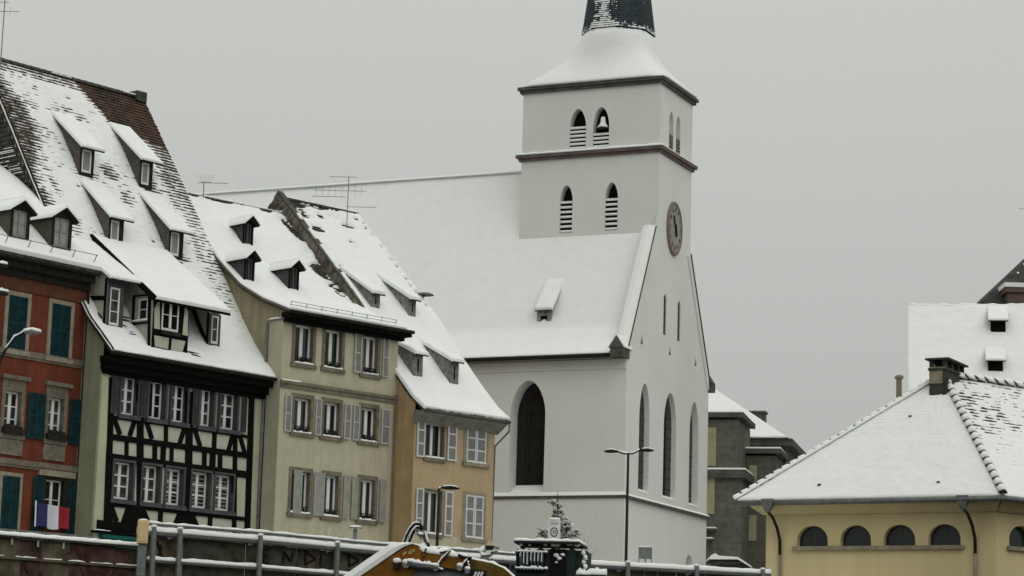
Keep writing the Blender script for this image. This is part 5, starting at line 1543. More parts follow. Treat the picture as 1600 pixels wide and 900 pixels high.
# ================================================================== far house between sandstone building and pavilion, and behind
def build_far():
    p = atY(1262, 742, 190.0)
    t = thing('far_house', 'distant pale house with a flat dark roof edge, seen past the pavilion roof', 'house', (p[0], p[1], 0), 0)
    mb = MB(); mb.box(-9, 9, 0, 8, STREET, p[2] - 0.5); mb.build('wall', RENDER_WHITE, t)
    mb = MB(); mb.box(-9.4, 9.4, -0.4, 8.4, p[2] - 0.5, p[2] + 0.3); r = mb.build('roof', GREY_PAINT, t)
    mb = MB(); mb.box(-9.4, 9.4, -0.38, 8.4, p[2] + 0.3, p[2] + 0.4); mb.build('snow', SNOW, r)
    # white-roofed house
    fr = Frame(atY(1418, 478, 122.0), -9.0)
    W = 26; zr = fr.front(1418, 479)[1]
    t = thing('snowy_roof_house', 'house behind the pavilion whose plain steep white roof carries two tiny dark dormers', 'house', (fr.o[0], fr.o[1], 0), fr.yaw)
    pr = [(-7.5, zr - 9.6), (-4, zr - 5.2), (0, zr)]
    mb = MB(); mb.box(0.2, W - 0.2, -7.0, 7.0, STREET, zr - 9.4); mb.build('wall', RENDER_CREAM, t)
    wall('side_wall', [(7.0, STREET), (7.0, zr - 9.2), (0, zr - 0.2), (-7.0, zr - 9.2), (-7.0, STREET)][::-1], [], 0.2, RENDER_CREAM, t, M=MLat(0.2))
    R = Roof(pr)
    slab = roof_slab('roof', R, 0.0, W, TILE_GREY, t, ((0, zr - 0.02), (7.5, zr - 9.6)))
    snow_sheet(R, -0.03, W, slab, lambda U, V: 0.14 + 0.05 * (fbm(U * 0.6, V * 0.6, 61) - 0.5) + 0.05 * (fbm(U * 2, V * 5, 62) - 0.5), v0=-0.04, res=0.12)
    snow_strip([(0, 0, zr), (W, 0, zr)], 0.3, 0.16, slab, seg=0.3)
    for bl, tl, tip, rt in [((1548, 521), (1543.5, 501), (1544, 480), (1575, 501)), ((1544, 583), (1540.5, 563.5), (1541, 545), (1571, 563))]:
        shed_dormer(t, fr, pr, bl, tl, tip, rt, TIMBER, None, ov=0.3, snow_h=0.1, sidew=0.12)
    # one more roof with a chimney peeping out left of it
    p = atY(1412, 612, 150.0)
    t = thing('half_hidden_house', 'small snowy roof with a slim chimney peeping out left of the steep white roof', 'house', (p[0], p[1], 0), 0)
    mb = MB(); mb.box(-1.0, 6, 0, 6, STREET, p[2] - 2); mb.build('wall', RENDER_WHITE, t)
    mb = MB(); a = atY(1362, 652, 150.0) - p
    mb.add([(a[0], 0, p[2] + a[2]), (7, 0, p[2] + a[2]), (7, 7, p[2] + a[2]), (a[0], 7, p[2] + a[2]), (0.3, 3.5, p[2] + 0.1), (7, 3.5, p[2] + 0.1)], [(0, 1, 5, 4), (0, 4, 3), (3, 4, 5, 2), (3, 2, 1, 0)]); rf = mb.build('roof', SNOW, t)
    c = atY(1405.5, 586, 152.0) - p
    mb = MB(); mb.box(c[0] - 0.15, c[0] + 0.15, 2, 2.4, p[2] - 1, p[2] + c[2]); mb.box(c[0] - 0.24, c[0] + 0.24, 1.93, 2.47, p[2] + c[2] - 0.2, p[2] + c[2] - 0.05); mb.build('chimney', RENDER_TAUPE, rf)
    # dark steep roof in the top right corner with a brick chimney
    p = atY(1600, 405, 150.0)
    t = thing('dark_roofed_house', 'tall house with a steep dark slate roof and a snow-topped brick chimney', 'house', (p[0], p[1], 0), 0)
    q = atY(1525, 476, 150.0) - p
    sl = -q[2] / q[0] * -1
    k = (p[2] - 8) / (-q[2]) if q[2] else 3
    zr = p[2] + 4.5; xr = 4.5 * (q[0] / q[2]); ze = p[2] - 5.6; xe = (p[2] - ze) * (q[0] / -q[2])
    mb = MB()
    mb.add([(xe, -9, ze), (16, -9, ze), (16, 9, ze), (xe, 9, ze), (xr, 0, zr), (16, 0, zr)], [(0, 1, 5, 4), (0, 4, 3), (3, 4, 5, 2), (3, 2, 1, 0)])
    rf = mb.build('roof', mat('dark_slate_dusted', (0.06, 0.06, 0.055), 0.9, 0.3, 1.5, 0.4, 8, col2=(0.03, 0.03, 0.03)), t)
    mb = MB(); mb.box(xe + 0.6, 15.5, -8.5, 8.5, STREET, ze); mb.build('wall', RENDER_TAUPE, t)
    c0, c1 = atY(1568, 476, 141.5) - p, atY(1600, 450, 141.5) - p
    mb = MB(); mb.box(c0[0] + 0.25, c0[0] + 2.3, -8.6, -7.0, p[2] + c0[2] - 2.5, p[2] + c1[2] - 0.05); mb.box(c0[0] + 0.1, c0[0] + 2.45, -8.75, -6.85, p[2] + c1[2] - 0.3, p[2] + c1[2]); ch = mb.build('chimney', BRICK_CH, rf)
    mb = MB(); mb.box(c0[0] + 0.02, c0[0] + 2.5, -8.8, -6.8, p[2] + c1[2], p[2] + c1[2] + 0.26); mb.build('snow', SNOW, rf)
    sb = MB()
    for i in range(260):
        u, v = random.uniform(0, 1), random.uniform(0.35, 1)
        x = xe + (xr - xe) * v + u * (16 - xe) * 0.9; y = -9 + 9 * v; z = ze + (zr - ze) * v
        if fbm(np.array([x * 0.9]), np.array([z * 1.7]), 8, 3)[0] > 0.52:
            w_ = random.uniform(0.1, 0.4); n = 0.03
            sb.add([(x, y - n, z + n), (x + w_, y - n, z + n), (x + w_, y - n + 0.05, z + 0.09 + n), (x, y - n + .05, z + .09 + n)], [(0, 1, 2, 3)])
    sb.build('clinging_snow', SNOW, rf, kind='stuff')
build_far()


# ================================================================== ochre pavilion at the right
def build_pavilion():
    C = atY(1556, 800, 80.0)
    fr = Frame((C[0], C[1]), -29.0)
    root = thing('pavilion', 'low ochre yellow pavilion with small arched windows under a broad snowy hipped roof', 'pavilion', (C[0], C[1], 0), fr.yaw)
    L = -fr.front(1197, 830)[0]
    beta = math.radians(36 + 29); e2 = np.array([math.cos(beta), math.sin(beta)])
    RL = 14.0
    ze = 3.62
    tops = rects(fr, [((1245.5, 854), (1293.5, 821)), ((1313, 853.5), (1361, 820)), ((1380.5, 853), (1430, 819)), ((1450.5, 852.5), (1501, 819))])
    holes = [round_arch(a, b, c, c + (d - c) * 0.3, d) for a, b, c, d in tops]
    # walls: the long face, the right face (at an open angle), the hidden ones
    wall('front_wall', rect(-L, 0, STREET, ze - 0.05), holes, 0.28, RENDER_YELLOW, root)
    M2 = Matrix.Rotation(beta, 4, 'Z')
    w2 = fr.side  # unused helper name kept short
    frR = Frame((C[0], C[1]), -29.0 + math.degrees(beta))
    r0, z0 = frR.front(1577, 860); r1, z1 = frR.front(1612, 825)
    wall('right_wall', rect(0, RL, STREET, ze - 0.05), [round_arch(r0, r0 + 1.15, tops[0][2], tops[0][2] + 0.25, tops[0][3])] + [round_arch(r0 + 1.6 * k, r0 + 1.6 * k + 1.15, tops[0][2], tops[0][2] + 0.25, tops[0][3]) for k in (1, 2, 3)], 0.28, RENDER_YELLOW, root, M=M2)
    far = (-L + e2[0] * RL, e2[1] * RL)
    mb = MB()
    mb.add([(-L, 0, STREET), (far[0], far[1], STREET), (far[0], far[1], ze - .05), (-L, 0, ze - .05)], [(0, 3, 2, 1)]); mb.build('left_wall', RENDER_YELLOW, root)
    GG = mat('dark_green_glass', (0.012, 0.022, 0.018), 0.2, 0.25, 1.2, spec=0.4)
    for a, b, c, d in tops:
        mb = MB(); mb.prism(round_arch(a + .004, b - .004, c + .004, c + (d - c) * 0.3, d - .004), 0.25, 0.28, lambda p, q, e: (p, e, q)); wn = mb.build('window', GG, root)
        mb = MB(); mb.box((a + b) / 2 - 0.015, (a + b) / 2 + 0.015, 0.23, 0.25, c, d - 0.01); mb.build('glazing_bar', STONE_DARK, wn)
    for k in range(4):
        q0 = r0 + 1.6 * k
        mb = MB(); mb.prism(round_arch(q0 + .004, q0 + 1.146, tops[0][2] + .004, tops[0][2] + .25, tops[0][3] - .004), 0.25, 0.28, lambda p, q, e: (p, e, q)); mb.build('window', GG, root, M=M2)
    mb = MB(); mb.box(tops[0][0] - 0.14, tops[3][1] + 0.12, -0.12, 0.06, tops[0][2] - 0.13, tops[0][2]); mb.build('sill', STONE_LIGHT, root)
    mb = MB(); mb.box(r0 - 0.12, r0 + 6.2, -0.12, 0.06, tops[0][2] - 0.13, tops[0][2]); mb.build('sill', STONE_LIGHT, root, M=M2)
    # eaves moulding under the gutter
    mb = MB(); mb.hexa([(-L - 0.1, -0.1, ze - 0.38), (0.06, -0.1, ze - 0.38), (0.02, 0, ze - 0.38), (-L, 0, ze - 0.38)], [(-L - 0.5, -0.5, ze - 0.06), (0.3, -0.5, ze - 0.06), (0.02, 0, ze - 0.06), (-L, 0, ze - 0.06)]); mb.build('eaves_moulding', RENDER_YELLOW, root)
    mb = MB(); mb.hexa([(0.05, -0.1, ze - 0.38), (RL, -0.1, ze - 0.38), (RL, 0, ze - 0.38), (0.0, 0, ze - 0.38)], [(-0.2, -0.5, ze - 0.06), (RL, -0.5, ze - 0.06), (RL, 0, ze - 0.06), (0.0, 0, ze - 0.06)]); mb.build('eaves_moulding', RENDER_YELLOW, root, M=M2)
    # roof: eave corners and ridge ends (plan), hips from the corners
    ov = 0.75
    bis = (np.array([-1.0, 0]) + e2); bis /= np.linalg.norm(bis)
    half_ang = math.acos(np.dot(bis, e2))
    cor = -bis * (ov / math.sin(half_ang))
    bl = np.array([1.0, 0]) + e2; bl /= np.linalg.norm(bl); ha2 = math.acos(np.dot(bl, e2))
    corL = np.array([-L, 0]) - bl * (ov * 0.8 / math.sin(ha2))
    e0 = fr.loc(hit(1468, 590, fr.w((bis[0] * 5.0, bis[1] * 5.0, 0)), (0, 1, 0)))
    wid = L * math.sin(beta)
    apx = cor + bis * (((wid / 2) + ov) / math.sin(half_ang)) + np.array([-0.68 * fr.x[0], -0.68 * fr.y[0]])
    e0 = fr.loc(hit(1468, 590, fr.w((*apx, 0)), (0, 1, 0)))
    zE = ze; zA = e0[2]
    zA = float(zA)
    ridge_end = apx + e2 * 12
    corB = cor + e2 * (RL + 2); corLB = corL + e2 * (RL + 2)
    mb = MB()
    mb.add([(*corL, zE), (*cor, zE), (*corB, zE), (*ridge_end, zA), (*apx, zA), (*corLB, zE)], [(0, 1, 4), (1, 2, 3, 4), (0, 4, 3, 5), (5, 2, 1, 0)])
    rf = mb.build('roof', TILE_GREY, root)
    # tile courses peeping through on the right face, snow over everything
    def face(A, B, T, T2, sd, thin, res=0.1):
        """snow on a roof face with eave A-B and top T..T2"""
        A, B, T, T2 = [np.array(q, float) for q in (A, B, T, T2)]
        n = np.cross(B - A, T - A); n /= np.linalg.norm(n)
        if n[2] < 0: n = -n
        nu, nv = int(np.linalg.norm(B - A) / res), int(np.linalg.norm((T + T2) / 2 - (A + B) / 2) / res)
        s = np.linspace(0, 1, nu); t = np.linspace(0, 1, nv); S_, T_ = np.meshgrid(s, t, indexing='ij')
        P = (A[None, None] * (1 - S_)[..., None] + B[None, None] * S_[..., None]) * (1 - T_)[..., None] + (T[None, None] * (1 - S_)[..., None] + T2[None, None] * S_[..., None]) * T_[..., None]
        X = S_ * np.linalg.norm(B - A); Y = T_ * np.linalg.norm(T - A)
        O = thin(X, Y, T_)
        O[0, :] = np.minimum(O[0, :], 0.03); O[-1, :] = np.minimum(O[-1, :], 0.03); O[:, 0] = -0.02; O[:, 1] *= 0.8
        P = P + n[None, None] * O[..., None]
        fs = []
        for i in range(nu - 1):
            for j in range(nv - 1):
                a = i * nv + j; fs.append((a, a + nv, a + nv + 1, a + 1))
        me = bpy.data.meshes.new('snow'); me.from_pydata(P.reshape(-1, 3).tolist(), [], fs); me.materials.append(SNOW)
        me.polygons.foreach_set('use_smooth', [True] * len(me.polygons)); me.update()
        link('snow', me, rf); return n
    n1 = face((*corL, zE), (*cor, zE), (*apx, zA), (*apx, zA), 1, lambda X, Y, T_: 0.10 + 0.04 * (fbm(X * 0.8, Y * 0.8, 51) - 0.5) + 0.03 * (fbm(X * 4, Y * 4, 52) - 0.5) + 0.012 * np.sin(Y * 2 * np.pi / 0.24) * np.clip(T_ * 3 - 0.7, 0, 1) * (0.3 + fbm(X * 2, Y * 2, 56)), res=0.06)
    face((*corLB, zE), (*corL, zE), (*ridge_end, zA), (*apx, zA), 3, lambda X, Y, T_: 0.12 + 0 * X, res=0.3)
    def thin(X, Y, T_):
        near = np.exp(-((T_ * 0 + X - 0) / 1e9)) * 0
        d = np.exp(-(((Y * 0.0 + (X - 0.0)) * 0) ** 2))
        dist_hip = X * (1 - 0) - 0
        b = 0.30 * np.clip(1.2 - (X * 0.12), 0.25, 1) * np.clip(T_ * 1.5 - 0.1, 0, 1)
        st = fbm(X * 2.6, Y * 5.5, 55, 5)
        return np.maximum(0.068 + 0.03 * (fbm(X, Y, 53) - 0.5) - 0.11 * b * np.clip((st - 0.36) * 4, 0, 1.1), -0.05)
    face((*cor, zE), (*corB, zE), (*apx, zA), (*ridge_end, zA), 2, thin, res=0.07)
    # courses on that right face
    A, B, T = np.array((*cor, zE)), np.array((*corB, zE)), np.array((*apx, zA)); T2 = np.array((*ridge_end, zA))
    nn = np.cross(B - A, T - A); nn /= np.linalg.norm(nn); nn = nn if nn[2] > 0 else -nn
    mb = MB(); nr = 36
    for r in range(nr):
        t0, t1 = r / nr, (r + 1.15) / nr
        for c in range(70):
            s0, s1 = (c + (r % 2) * 0.5) / 71, (c + 1 + (r % 2) * 0.5) / 71
            Q = lambda s, t, o: (A * (1 - s) + B * s) * (1 - t) + (T * (1 - s) + T2 * s) * t + nn * o
            j = random.uniform(-.008, .01)
            mb.add([Q(s0 + .0004, t0, .05 + j), Q(s1 - .0004, t0, .05 + j), Q(s1 - .0004, min(t1, 1), .01), Q(s0 + .0004, min(t1, 1), .01), Q(s0, t0, 0), Q(s1, t0, 0)], [(0, 1, 2, 3), (4, 5, 1, 0)])
    mb.build('roof_tiles', TILE_GREY, rf, kind='stuff')
    # hip tiles, each with a cap of snow
    def hip(P0, P1, n, r):
        P0, P1 = Vector(P0), Vector(P1); d = (P1 - P0).normalized(); sd = d.cross(Vector((0, 0, 1))).normalized(); up = sd.cross(d).normalized()
        for k in range(n):
            a = P0.lerp(P1, k / n) + up * 0.06; b = P0.lerp(P1, (k + 1.12) / n) + up * 0.0
            rr = []
            for q, s_ in ((a, 1.12), (b, 0.86)):
                rr.append([tuple(q + sd * (math.cos(t) * r * s_) + up * (math.sin(t) * r * s_)) for t in np.linspace(0, math.pi, 7)])
            mb = MB(); mb.rings(rr); h = mb.build('hip_tile', TILE_GREY, rf)
            rr = []
            for q, s_, l in ((a.lerp(b, .12), .8, .05), (a.lerp(b, .26), 1.0, .075), (a.lerp(b, .8), 1.0, .08), (a.lerp(b, 1.04), .8, .05)):
                rr.append([tuple(q + sd * (math.cos(t) * r * s_ * 1.02) + up * (math.sin(t) * (r * s_ + l))) for t in np.linspace(0, math.pi, 7)])
            mb = MB(); mb.rings(rr); mb.build('snow', SNOW, rf, smooth=True)
    hip((*cor, zE + 0.08), (*apx, zA + 0.06), 19, 0.125)
    hip((*corL, zE + 0.03), (*apx, zA + 0.03), 26, 0.09)
    snow_strip([(*corL, zE + 0.09), (*(corL * .5 + apx * .5), (zE + zA) / 2 + 0.09), (*apx, zA + 0.09)], 0.3, 0.085, rf, seg=0.13, jag=0.22)
    hip((*apx, zA + 0.06), (*ridge_end, zA + 0.06), 24, 0.13)
    # gutters, hoppers and downpipes
    mb = MB(); mb.tube([(*corL, zE - 0.02), (*cor, zE - 0.02), (*corB, zE - 0.02)], 0.1, 8); mb.build('gutter', ZINC, root, smooth=True)
    for px in (1200, 1505):
        u = fr.front(px, 790, -0.66)[0]; ud = fr.front(px + 20, 860)[0]
        mb = MB(); mb.rings([[(u + sx * w_, -0.66 + sy * w_ * 0.7, z) for sx, sy in ((-1, -1), (1, -1), (1, 1), (-1, 1))] for w_, z in ((0.2, zE + 0.1), (0.2, zE + 0.02), (0.14, zE - 0.2), (0.06, zE - 0.36))])
        hp = mb.build('hopper', ZINC, root)
        pts = [(u, -0.66, zE - 0.33), (u + 0.12, -0.55, zE - 0.5), (u + (ud - u) * 0.75, -0.22, zE - 0.85), (ud, -0.1, zE - 1.25), (ud, -0.08, zE - 1.75)]
        mb = MB(); mb.tube(pts, 0.055, 8); mb.build('downpipe', IRON, root, smooth=True)
        mb = MB(); mb.tube([(ud, -0.08, zE - 1.75), (ud, -0.08, STREET)], 0.06, 8); mb.build('downpipe', STONE_LIGHT, root, smooth=True)
    # small snow hooks on the near face
    for px, py in ((1423, 656), (1281, 763), (1467, 759)):
        P = hit(px, py, fr.w((*cor, zE)), fr.x * n1[0] + fr.y * n1[1] + np.array([0, 0, n1[2]])); l = fr.loc(P)
        mb = MB(); mb.box(l[0] - 0.05, l[0] + 0.05, l[1] - 0.08, l[1] + 0.06, l[2] + 0.02, l[2] + 0.15); mb.build('roof_hook', STONE_DARK, rf)
    # chimney with a snowy slab on dark legs
    c = fr.loc(hit(1479, 596, fr.w((apx[0], apx[1] - 0.95, 0)), (0, 1, 0)))
    cx_, cy_ = c[0], c[1]; zt_ = fr.loc(hit(1479, 559, fr.w((cx_, cy_, 0)), (0, 1, 0)))[2]
    W_, D_ = 0.62, 1.9
    SOOT = mat('sooty_chimney_render', (0.055, 0.055, 0.045), 0.9, 0.25, 4, 0.3, 20)
    mb = MB(); mb.box(cx_ - W_, cx_, cy_, cy_ + D_, zA - 0.9, zt_ - 0.30); mb.box(cx_ - W_ - .04, cx_ + .04, cy_ - .04, cy_ + D_ + .04, zt_ - .42, zt_ - .34)
    for a0, b0 in ((0, 0), (W_ - .14, 0), (0, D_ * .33), (W_ - .14, D_ * .33), (0, D_ * .66), (W_ - .14, D_ * .66), (0, D_ - .14), (W_ - .14, D_ - .14)):
        mb.box(cx_ - W_ + a0, cx_ - W_ + a0 + .14, cy_ + b0, cy_ + b0 + .14, zt_ - 0.3, zt_ - .06)
    ch = mb.build('chimney', SOOT, rf)
    mb = MB(); mb.box(cx_ - W_ + .16, cx_ - .16, cy_ + .1, cy_ + D_ - .1, zt_ - .3, zt_ - .06); mb.build('flue_dark', BLACK, rf)
    mb = MB(); mb.box(cx_ - W_ - .12, cx_ + .12, cy_ - .12, cy_ + D_ + .12, zt_ - .06, zt_); mb.build('chimney_slab', SOOT, rf)
    mb = MB(); mb.box(cx_ - W_ + .0, cx_ - .0, cy_ - .012, cy_ - .002, zt_ - .34, zt_ - .30); mb.box(cx_ - W_ + .01, cx_ - .14, cy_ - .014, cy_ - .003, zA - 0.3, zt_ - .44); mb.build('render_patch', STONE_LIGHT, rf)
    mb = MB(); mb.hexa([(cx_ - W_ - .1, cy_ - .1, zt_), (cx_ + .1, cy_ - .1, zt_), (cx_ + .1, cy_ + D_ + .1, zt_), (cx_ - W_ - .1, cy_ + D_ + .1, zt_)], [(cx_ - W_ - .06, cy_ - .05, zt_ + .07), (cx_ + .05, cy_ - .05, zt_ + .07), (cx_ + .05, cy_ + D_ + .05, zt_ + .09), (cx_ - W_ - .06, cy_ + D_ + .05, zt_ + .09)]); mb.build('snow', SNOW, rf)
build_pavilion()


# ================================================================== street level and quay edge
RAILPX = [(234, 815), (418, 830), (580, 846), (680, 853.5), (813, 863.5)]
RPTS = [atZ(x, y, 1.1) for x, y in RAILPX] + [atZ(980, 882, 0.9), atZ(1192, 893, 0.9)]
RPTS = [np.array([p[0], p[1], 0]) for p in RPTS]
LPTS = [atZ(0, 832, 0.5), atZ(215, 850, 0.5)]
LPTS = [np.array([p[0], p[1], 0]) for p in LPTS]
_dl = (LPTS[0] - LPTS[1]) / np.linalg.norm(LPTS[0] - LPTS[1])
LPTS.insert(0, LPTS[0] + _dl * 5)
_dr = (RPTS[-1] - RPTS[-2]) / np.linalg.norm(RPTS[-1] - RPTS[-2])
RPTS.append(RPTS[-1] + _dr * 0.25)
edge = [p + np.array([-0.22, 0.32, 0]) for p in [LPTS[0] + _dl * 30] + LPTS[1:2] + RPTS[:4] + RPTS[4:6] + [RPTS[-1], RPTS[-1] + _dr * 60]]
flat('street', [(-900, edge[0][1] - 60)] + [(p[0], p[1]) for p in edge] + [(900, 120), (900, 900), (-900, 900)], STREET, SNOWGROUND)
mb = MB()
for a, b in zip(edge[:-1], edge[1:]):
    mb.add([(a[0], a[1], -7), (b[0], b[1], -7), (b[0], b[1], STREET - 0.02), (a[0], a[1], STREET - 0.02)], [(0, 1, 2, 3)])
mb.build('quay_wall', QUAY, None, kind='structure')


def path_eval(P, s):
    d = 0
    for a, b in zip(P[:-1], P[1:]):
        L = np.linalg.norm(b - a)
        if s <= d + L or b is P[-1]: return a + (b - a) * ((s - d) / L), (b - a) / L
        d += L
    return P[-1], None


def path_len(P): return sum(np.linalg.norm(b - a) for a, b in zip(P[:-1], P[1:]))


def path_at_px(P, px):
    """distance along a path where it crosses the picture column px"""
    d = 0
    for a, b in zip(P[:-1], P[1:]):
        r = ray(px, 850); n = np.array([r[1], -r[0], 0.0])
        ta = (a @ n); tb = (b @ n)
        if ta * tb <= 0: return d + np.linalg.norm(b - a) * abs(ta) / (abs(ta) + abs(tb) + 1e-9)
        d += np.linalg.norm(b - a)
    return d


def local(P, o): return Vector((P[0] - o[0], P[1] - o[1], P[2]))


# --- the snow-laden quay railing
def build_railing():
    o = RPTS[0]
    t = thing('quay_railing', 'grey pipe railing along the quay with thick snow on its three rails', 'railing', (o[0], o[1], 0))
    L = path_len(RPTS)
    def line(z, s0=0.0, s1=None, n=60, off=0.0):
        s1 = L if s1 is None else s1; q = []
        for i in range(n + 1):
            p, d = path_eval(RPTS, s0 + (s1 - s0) * i / n); nr = np.array([d[1], -d[0], 0])
            q.append(local(p + nr * off + np.array([0, 0, z]), o))
        return q
    sE = path_at_px(RPTS, 900)
    mb = MB(); mb.tube(line(1.03, 0, sE), 0.035, 8); r1 = mb.build('handrail', STEEL, t, smooth=True)
    snow_strip(line(1.06, 0, sE, 70), 0.1, 0.06, r1, seg=0.2, jag=0.35)
    mb = MB(); mb.tube(line(0.79, 0), 0.075, 10); r2 = mb.build('rail', STEEL, t, smooth=True)
    snow_strip(line(0.83, 0, None, 90), 0.19, 0.15, r2, seg=0.16, jag=0.12)
    mb = MB(); mb.tube(line(0.04, 0), 0.06, 10); r3 = mb.build('rail', STEEL, t, smooth=True)
    snow_strip(line(0.07, 0, None, 90), 0.15, 0.10, r3, seg=0.2, jag=0.2)
    pegs = np.arange(0.1, sE, 0.68)
    for s in pegs:
        p, d = path_eval(RPTS, s); mb = MB(); q = local(p, o); mb.tube([q + Vector((0, 0, .8)), q + Vector((0, 0, 1.02))], 0.022, 6); mb.build('peg', STEEL, t)
    for px in (236, 277, 403, 523, 640, 757, 870, 980, 1087, 1190):
        s = path_at_px(RPTS, px); p, d = path_eval(RPTS, s); q = local(p, o); a = math.atan2(d[1], d[0])
        mb = MB(); c, sn = math.cos(a), math.sin(a); w_, g = 0.06, 0.05
        rr = []
        for z, k in ((-1.4, 1), (0.86, 1), (0.93, 0.8), (0.95, 0.4)):
            rr.append([tuple(q + Vector((c * x * k - sn * (y * k - 0.12), sn * x * k + c * (y * k - 0.12), z))) for x, y in ((-w_, -g), (w_, -g), (w_, g), (-w_, g))])
        mb.rings(rr); po = mb.build('post', STEEL, t)
        mb = MB(); mb.blob(tuple(q + Vector((sn * .12, -c * .12, 0.97))), 0.09, 0.07, 0.05, seg=8); mb.build('snow', SNOW, po, smooth=True)
        mb = MB(); mb.bar(q + Vector((-c * .32, -sn * .32, 0.7)), q + Vector((0, 0, 0.8)), 0.03, 0.1); mb.build('bracket', STEEL, po)
    return t
build_railing()


# --- board hoarding behind the railing, with spray-painted letters
def build_hoarding(P, name, label, z0, z1, off, bw, mats_, seedn, letters=None, batten=None, cap=False, s_lim=None):
    rnd = random.Random(seedn)
    o = P[0]
    t = thing(name, label, 'hoarding', (o[0], o[1], 0))
    L = path_len(P) if s_lim is None else s_lim
    s = 0.0
    def at(s, z, d_off):
        p, d = path_eval(P, s); nr = np.array([-d[1], d[0], 0]); return local(p + nr * (off + d_off) + np.array([0, 0, z]), o)
    while s < L - 0.1:
        w_ = min(bw * rnd.uniform(0.7, 1.35), L - s); j = rnd.uniform(-0.012, 0.012); zt = z1 + rnd.uniform(-0.015, 0.01)
        a0, a1, g = s + 0.008, s + w_ - 0.008, 0.03
        mb = MB()
        mb.hexa([at(a0, z0, j), at(a1, z0, j), at(a1, z0, j + g), at(a0, z0, j + g)], [at(a0, zt, j), at(a1, zt, j), at(a1, zt, j + g), at(a0, zt, j + g)])
        mb.build('board', mats_[rnd.randrange(len(mats_))], t)
        s += w_
    if batten:
        for zb in batten:
            n = 30; mb = MB()
            for i in range(n):
                q0, q1 = at(L * i / n, zb, -0.05), at(L * (i + 1) / n, zb, -0.05); mb.bar(q0, q1, 0.06, 0.07)
            b = mb.build('batten', PLANK, t)
            for i in range(12):
                sa = L * (i + rnd.uniform(0.05, .2)) / 12; sb_ = L * (i + rnd.uniform(.6, 1.0)) / 12
                snow_strip([at(sa, zb + 0.035, -0.05), at(sb_, zb + 0.035, -0.05)], 0.05, 0.028, b, jag=0.5)
    if cap:
        mb = MB(); n = 30
        for i in range(n): mb.bar(at(L * i / n, z1 + 0.03, -0.03), at(L * (i + 1) / n, z1 + 0.03, -0.03), 0.16, 0.06)
        b = mb.build('cap_rail', PLANK_D, t)
        snow_strip([at(L * i / 60, z1 + 0.06, -0.03) for i in range(61)], 0.2, 0.11, b, seg=0.2, jag=0.12)
    def stroke(pts, m, w_=0.05, nm='graffiti'):
        mb = MB()
        for (sa, za), (sb_, zb) in zip(pts[:-1], pts[1:]): mb.bar(at(sa, za, -0.022), at(sb_, zb, -0.022), w_, 0.012, up=(0, 0, 1)) if abs(sa - sb_) > 1e-3 or True else None
        return mb.build(nm, m, t)
    return t, at, stroke


def build_hoardings():
    # main one: the quay railing's infill
    t, at, stroke = build_hoarding(RPTS, 'plank_hoarding', 'weathered vertical plank hoarding behind the quay railing, sprayed with faint black letters', -1.4, 0.74, 0.18, 0.5,
                                   [PLANK, PLANK_D, PLANK_D, mat('mossy_plank', (0.075, 0.075, 0.05), 0.9, 0.3, 3, 0.4, 30, streak=0.3)], 5)
    def px_path(px, py):
        """distance along and height on the hoarding face"""
        s = path_at_px(RPTS, px + 6); p, d = path_eval(RPTS, s)
        q = hit(px, py, p, (d[1], -d[0], 0)); return s, q[2]
    for let in ([[(411, 859), (423, 857)], [(411, 859), (412, 880)], [(412, 869), (419, 868)], [(412, 880), (421, 878)]],       # E
                [[(443, 878), (444, 861)], [(444, 861), (455, 877)], [(455, 877), (458, 864)]],                                   # N
                [[(477, 860), (494, 873)], [(494, 873), (478, 881)], [(477, 860), (478, 881)]],                                   # D
                [[(502, 866), (501, 882)]],                                                                                        # I
                [[(544, 865), (562, 875)], [(562, 875), (547, 884)], [(544, 865), (547, 884)]],                                   # D
                [[(243, 845), (250, 862)], [(250, 862), (244, 872)], [(249, 850), (251, 872)]],
                [[(603, 873), (598, 888)], [(603, 873), (612, 878)]]):
        mb = MB()
        for (x0, y0), (x1, y1) in let:
            a, b = px_path(x0, y0), px_path(x1, y1)
            p, q = at(a[0], a[1], -0.022), at(b[0], b[1], -0.022); dv = (q - p).normalized(); sd = Vector((0, 0, 1)) if abs(dv.z) < 0.7 else Vector((1, 0, 0))
            mb.bar(p, q, 0.012, 0.075, up=sd) if abs(dv.z) < 0.7 else mb.bar(p, q, 0.075, 0.012, up=(0, -1, 0))
        mb.build('graffiti', SPRAY, t)
    # lower one at the left with its snow cap
    t, at, stroke = build_hoarding(LPTS, 'reddish_hoarding', 'low reddish board hoarding with a smooth snow cap and red graffiti', -1.6, 0.38, 0.0, 0.68,
                                   [PLANK_R, PLANK_R, PLANK_D, PLANK], 9, batten=(-0.14,), cap=True)
    rnd = random.Random(3)
    L = path_len(LPTS)
    for k in range(9):
        s = 5 + rnd.uniform(0.1, 3.0); z = rnd.uniform(-0.75, 0.15); mb = MB()
        pts = [at(s, z, -0.024)]
        for i in range(4):
            s += rnd.uniform(-0.2, 0.35); z = min(0.3, max(-1.1, z + rnd.uniform(-0.35, 0.35))); pts.append(at(s, z, -0.024))
        for a, b in zip(pts[:-1], pts[1:]): mb.bar(a, b, 0.05, 0.012, up=(0.7, -0.7, 0))
        mb.build('graffiti', SPRAY_R, t)
    for px in (17, 58, 98):
        s = path_at_px(LPTS, px); mb = MB(); q = at(s, 0.26, -0.05); mb.box(q.x - .022, q.x + .022, q.y - .03, q.y + .03, 0.2, 0.37); mb.build('peg', LIGHT_SHUT, t)
build_hoardings()


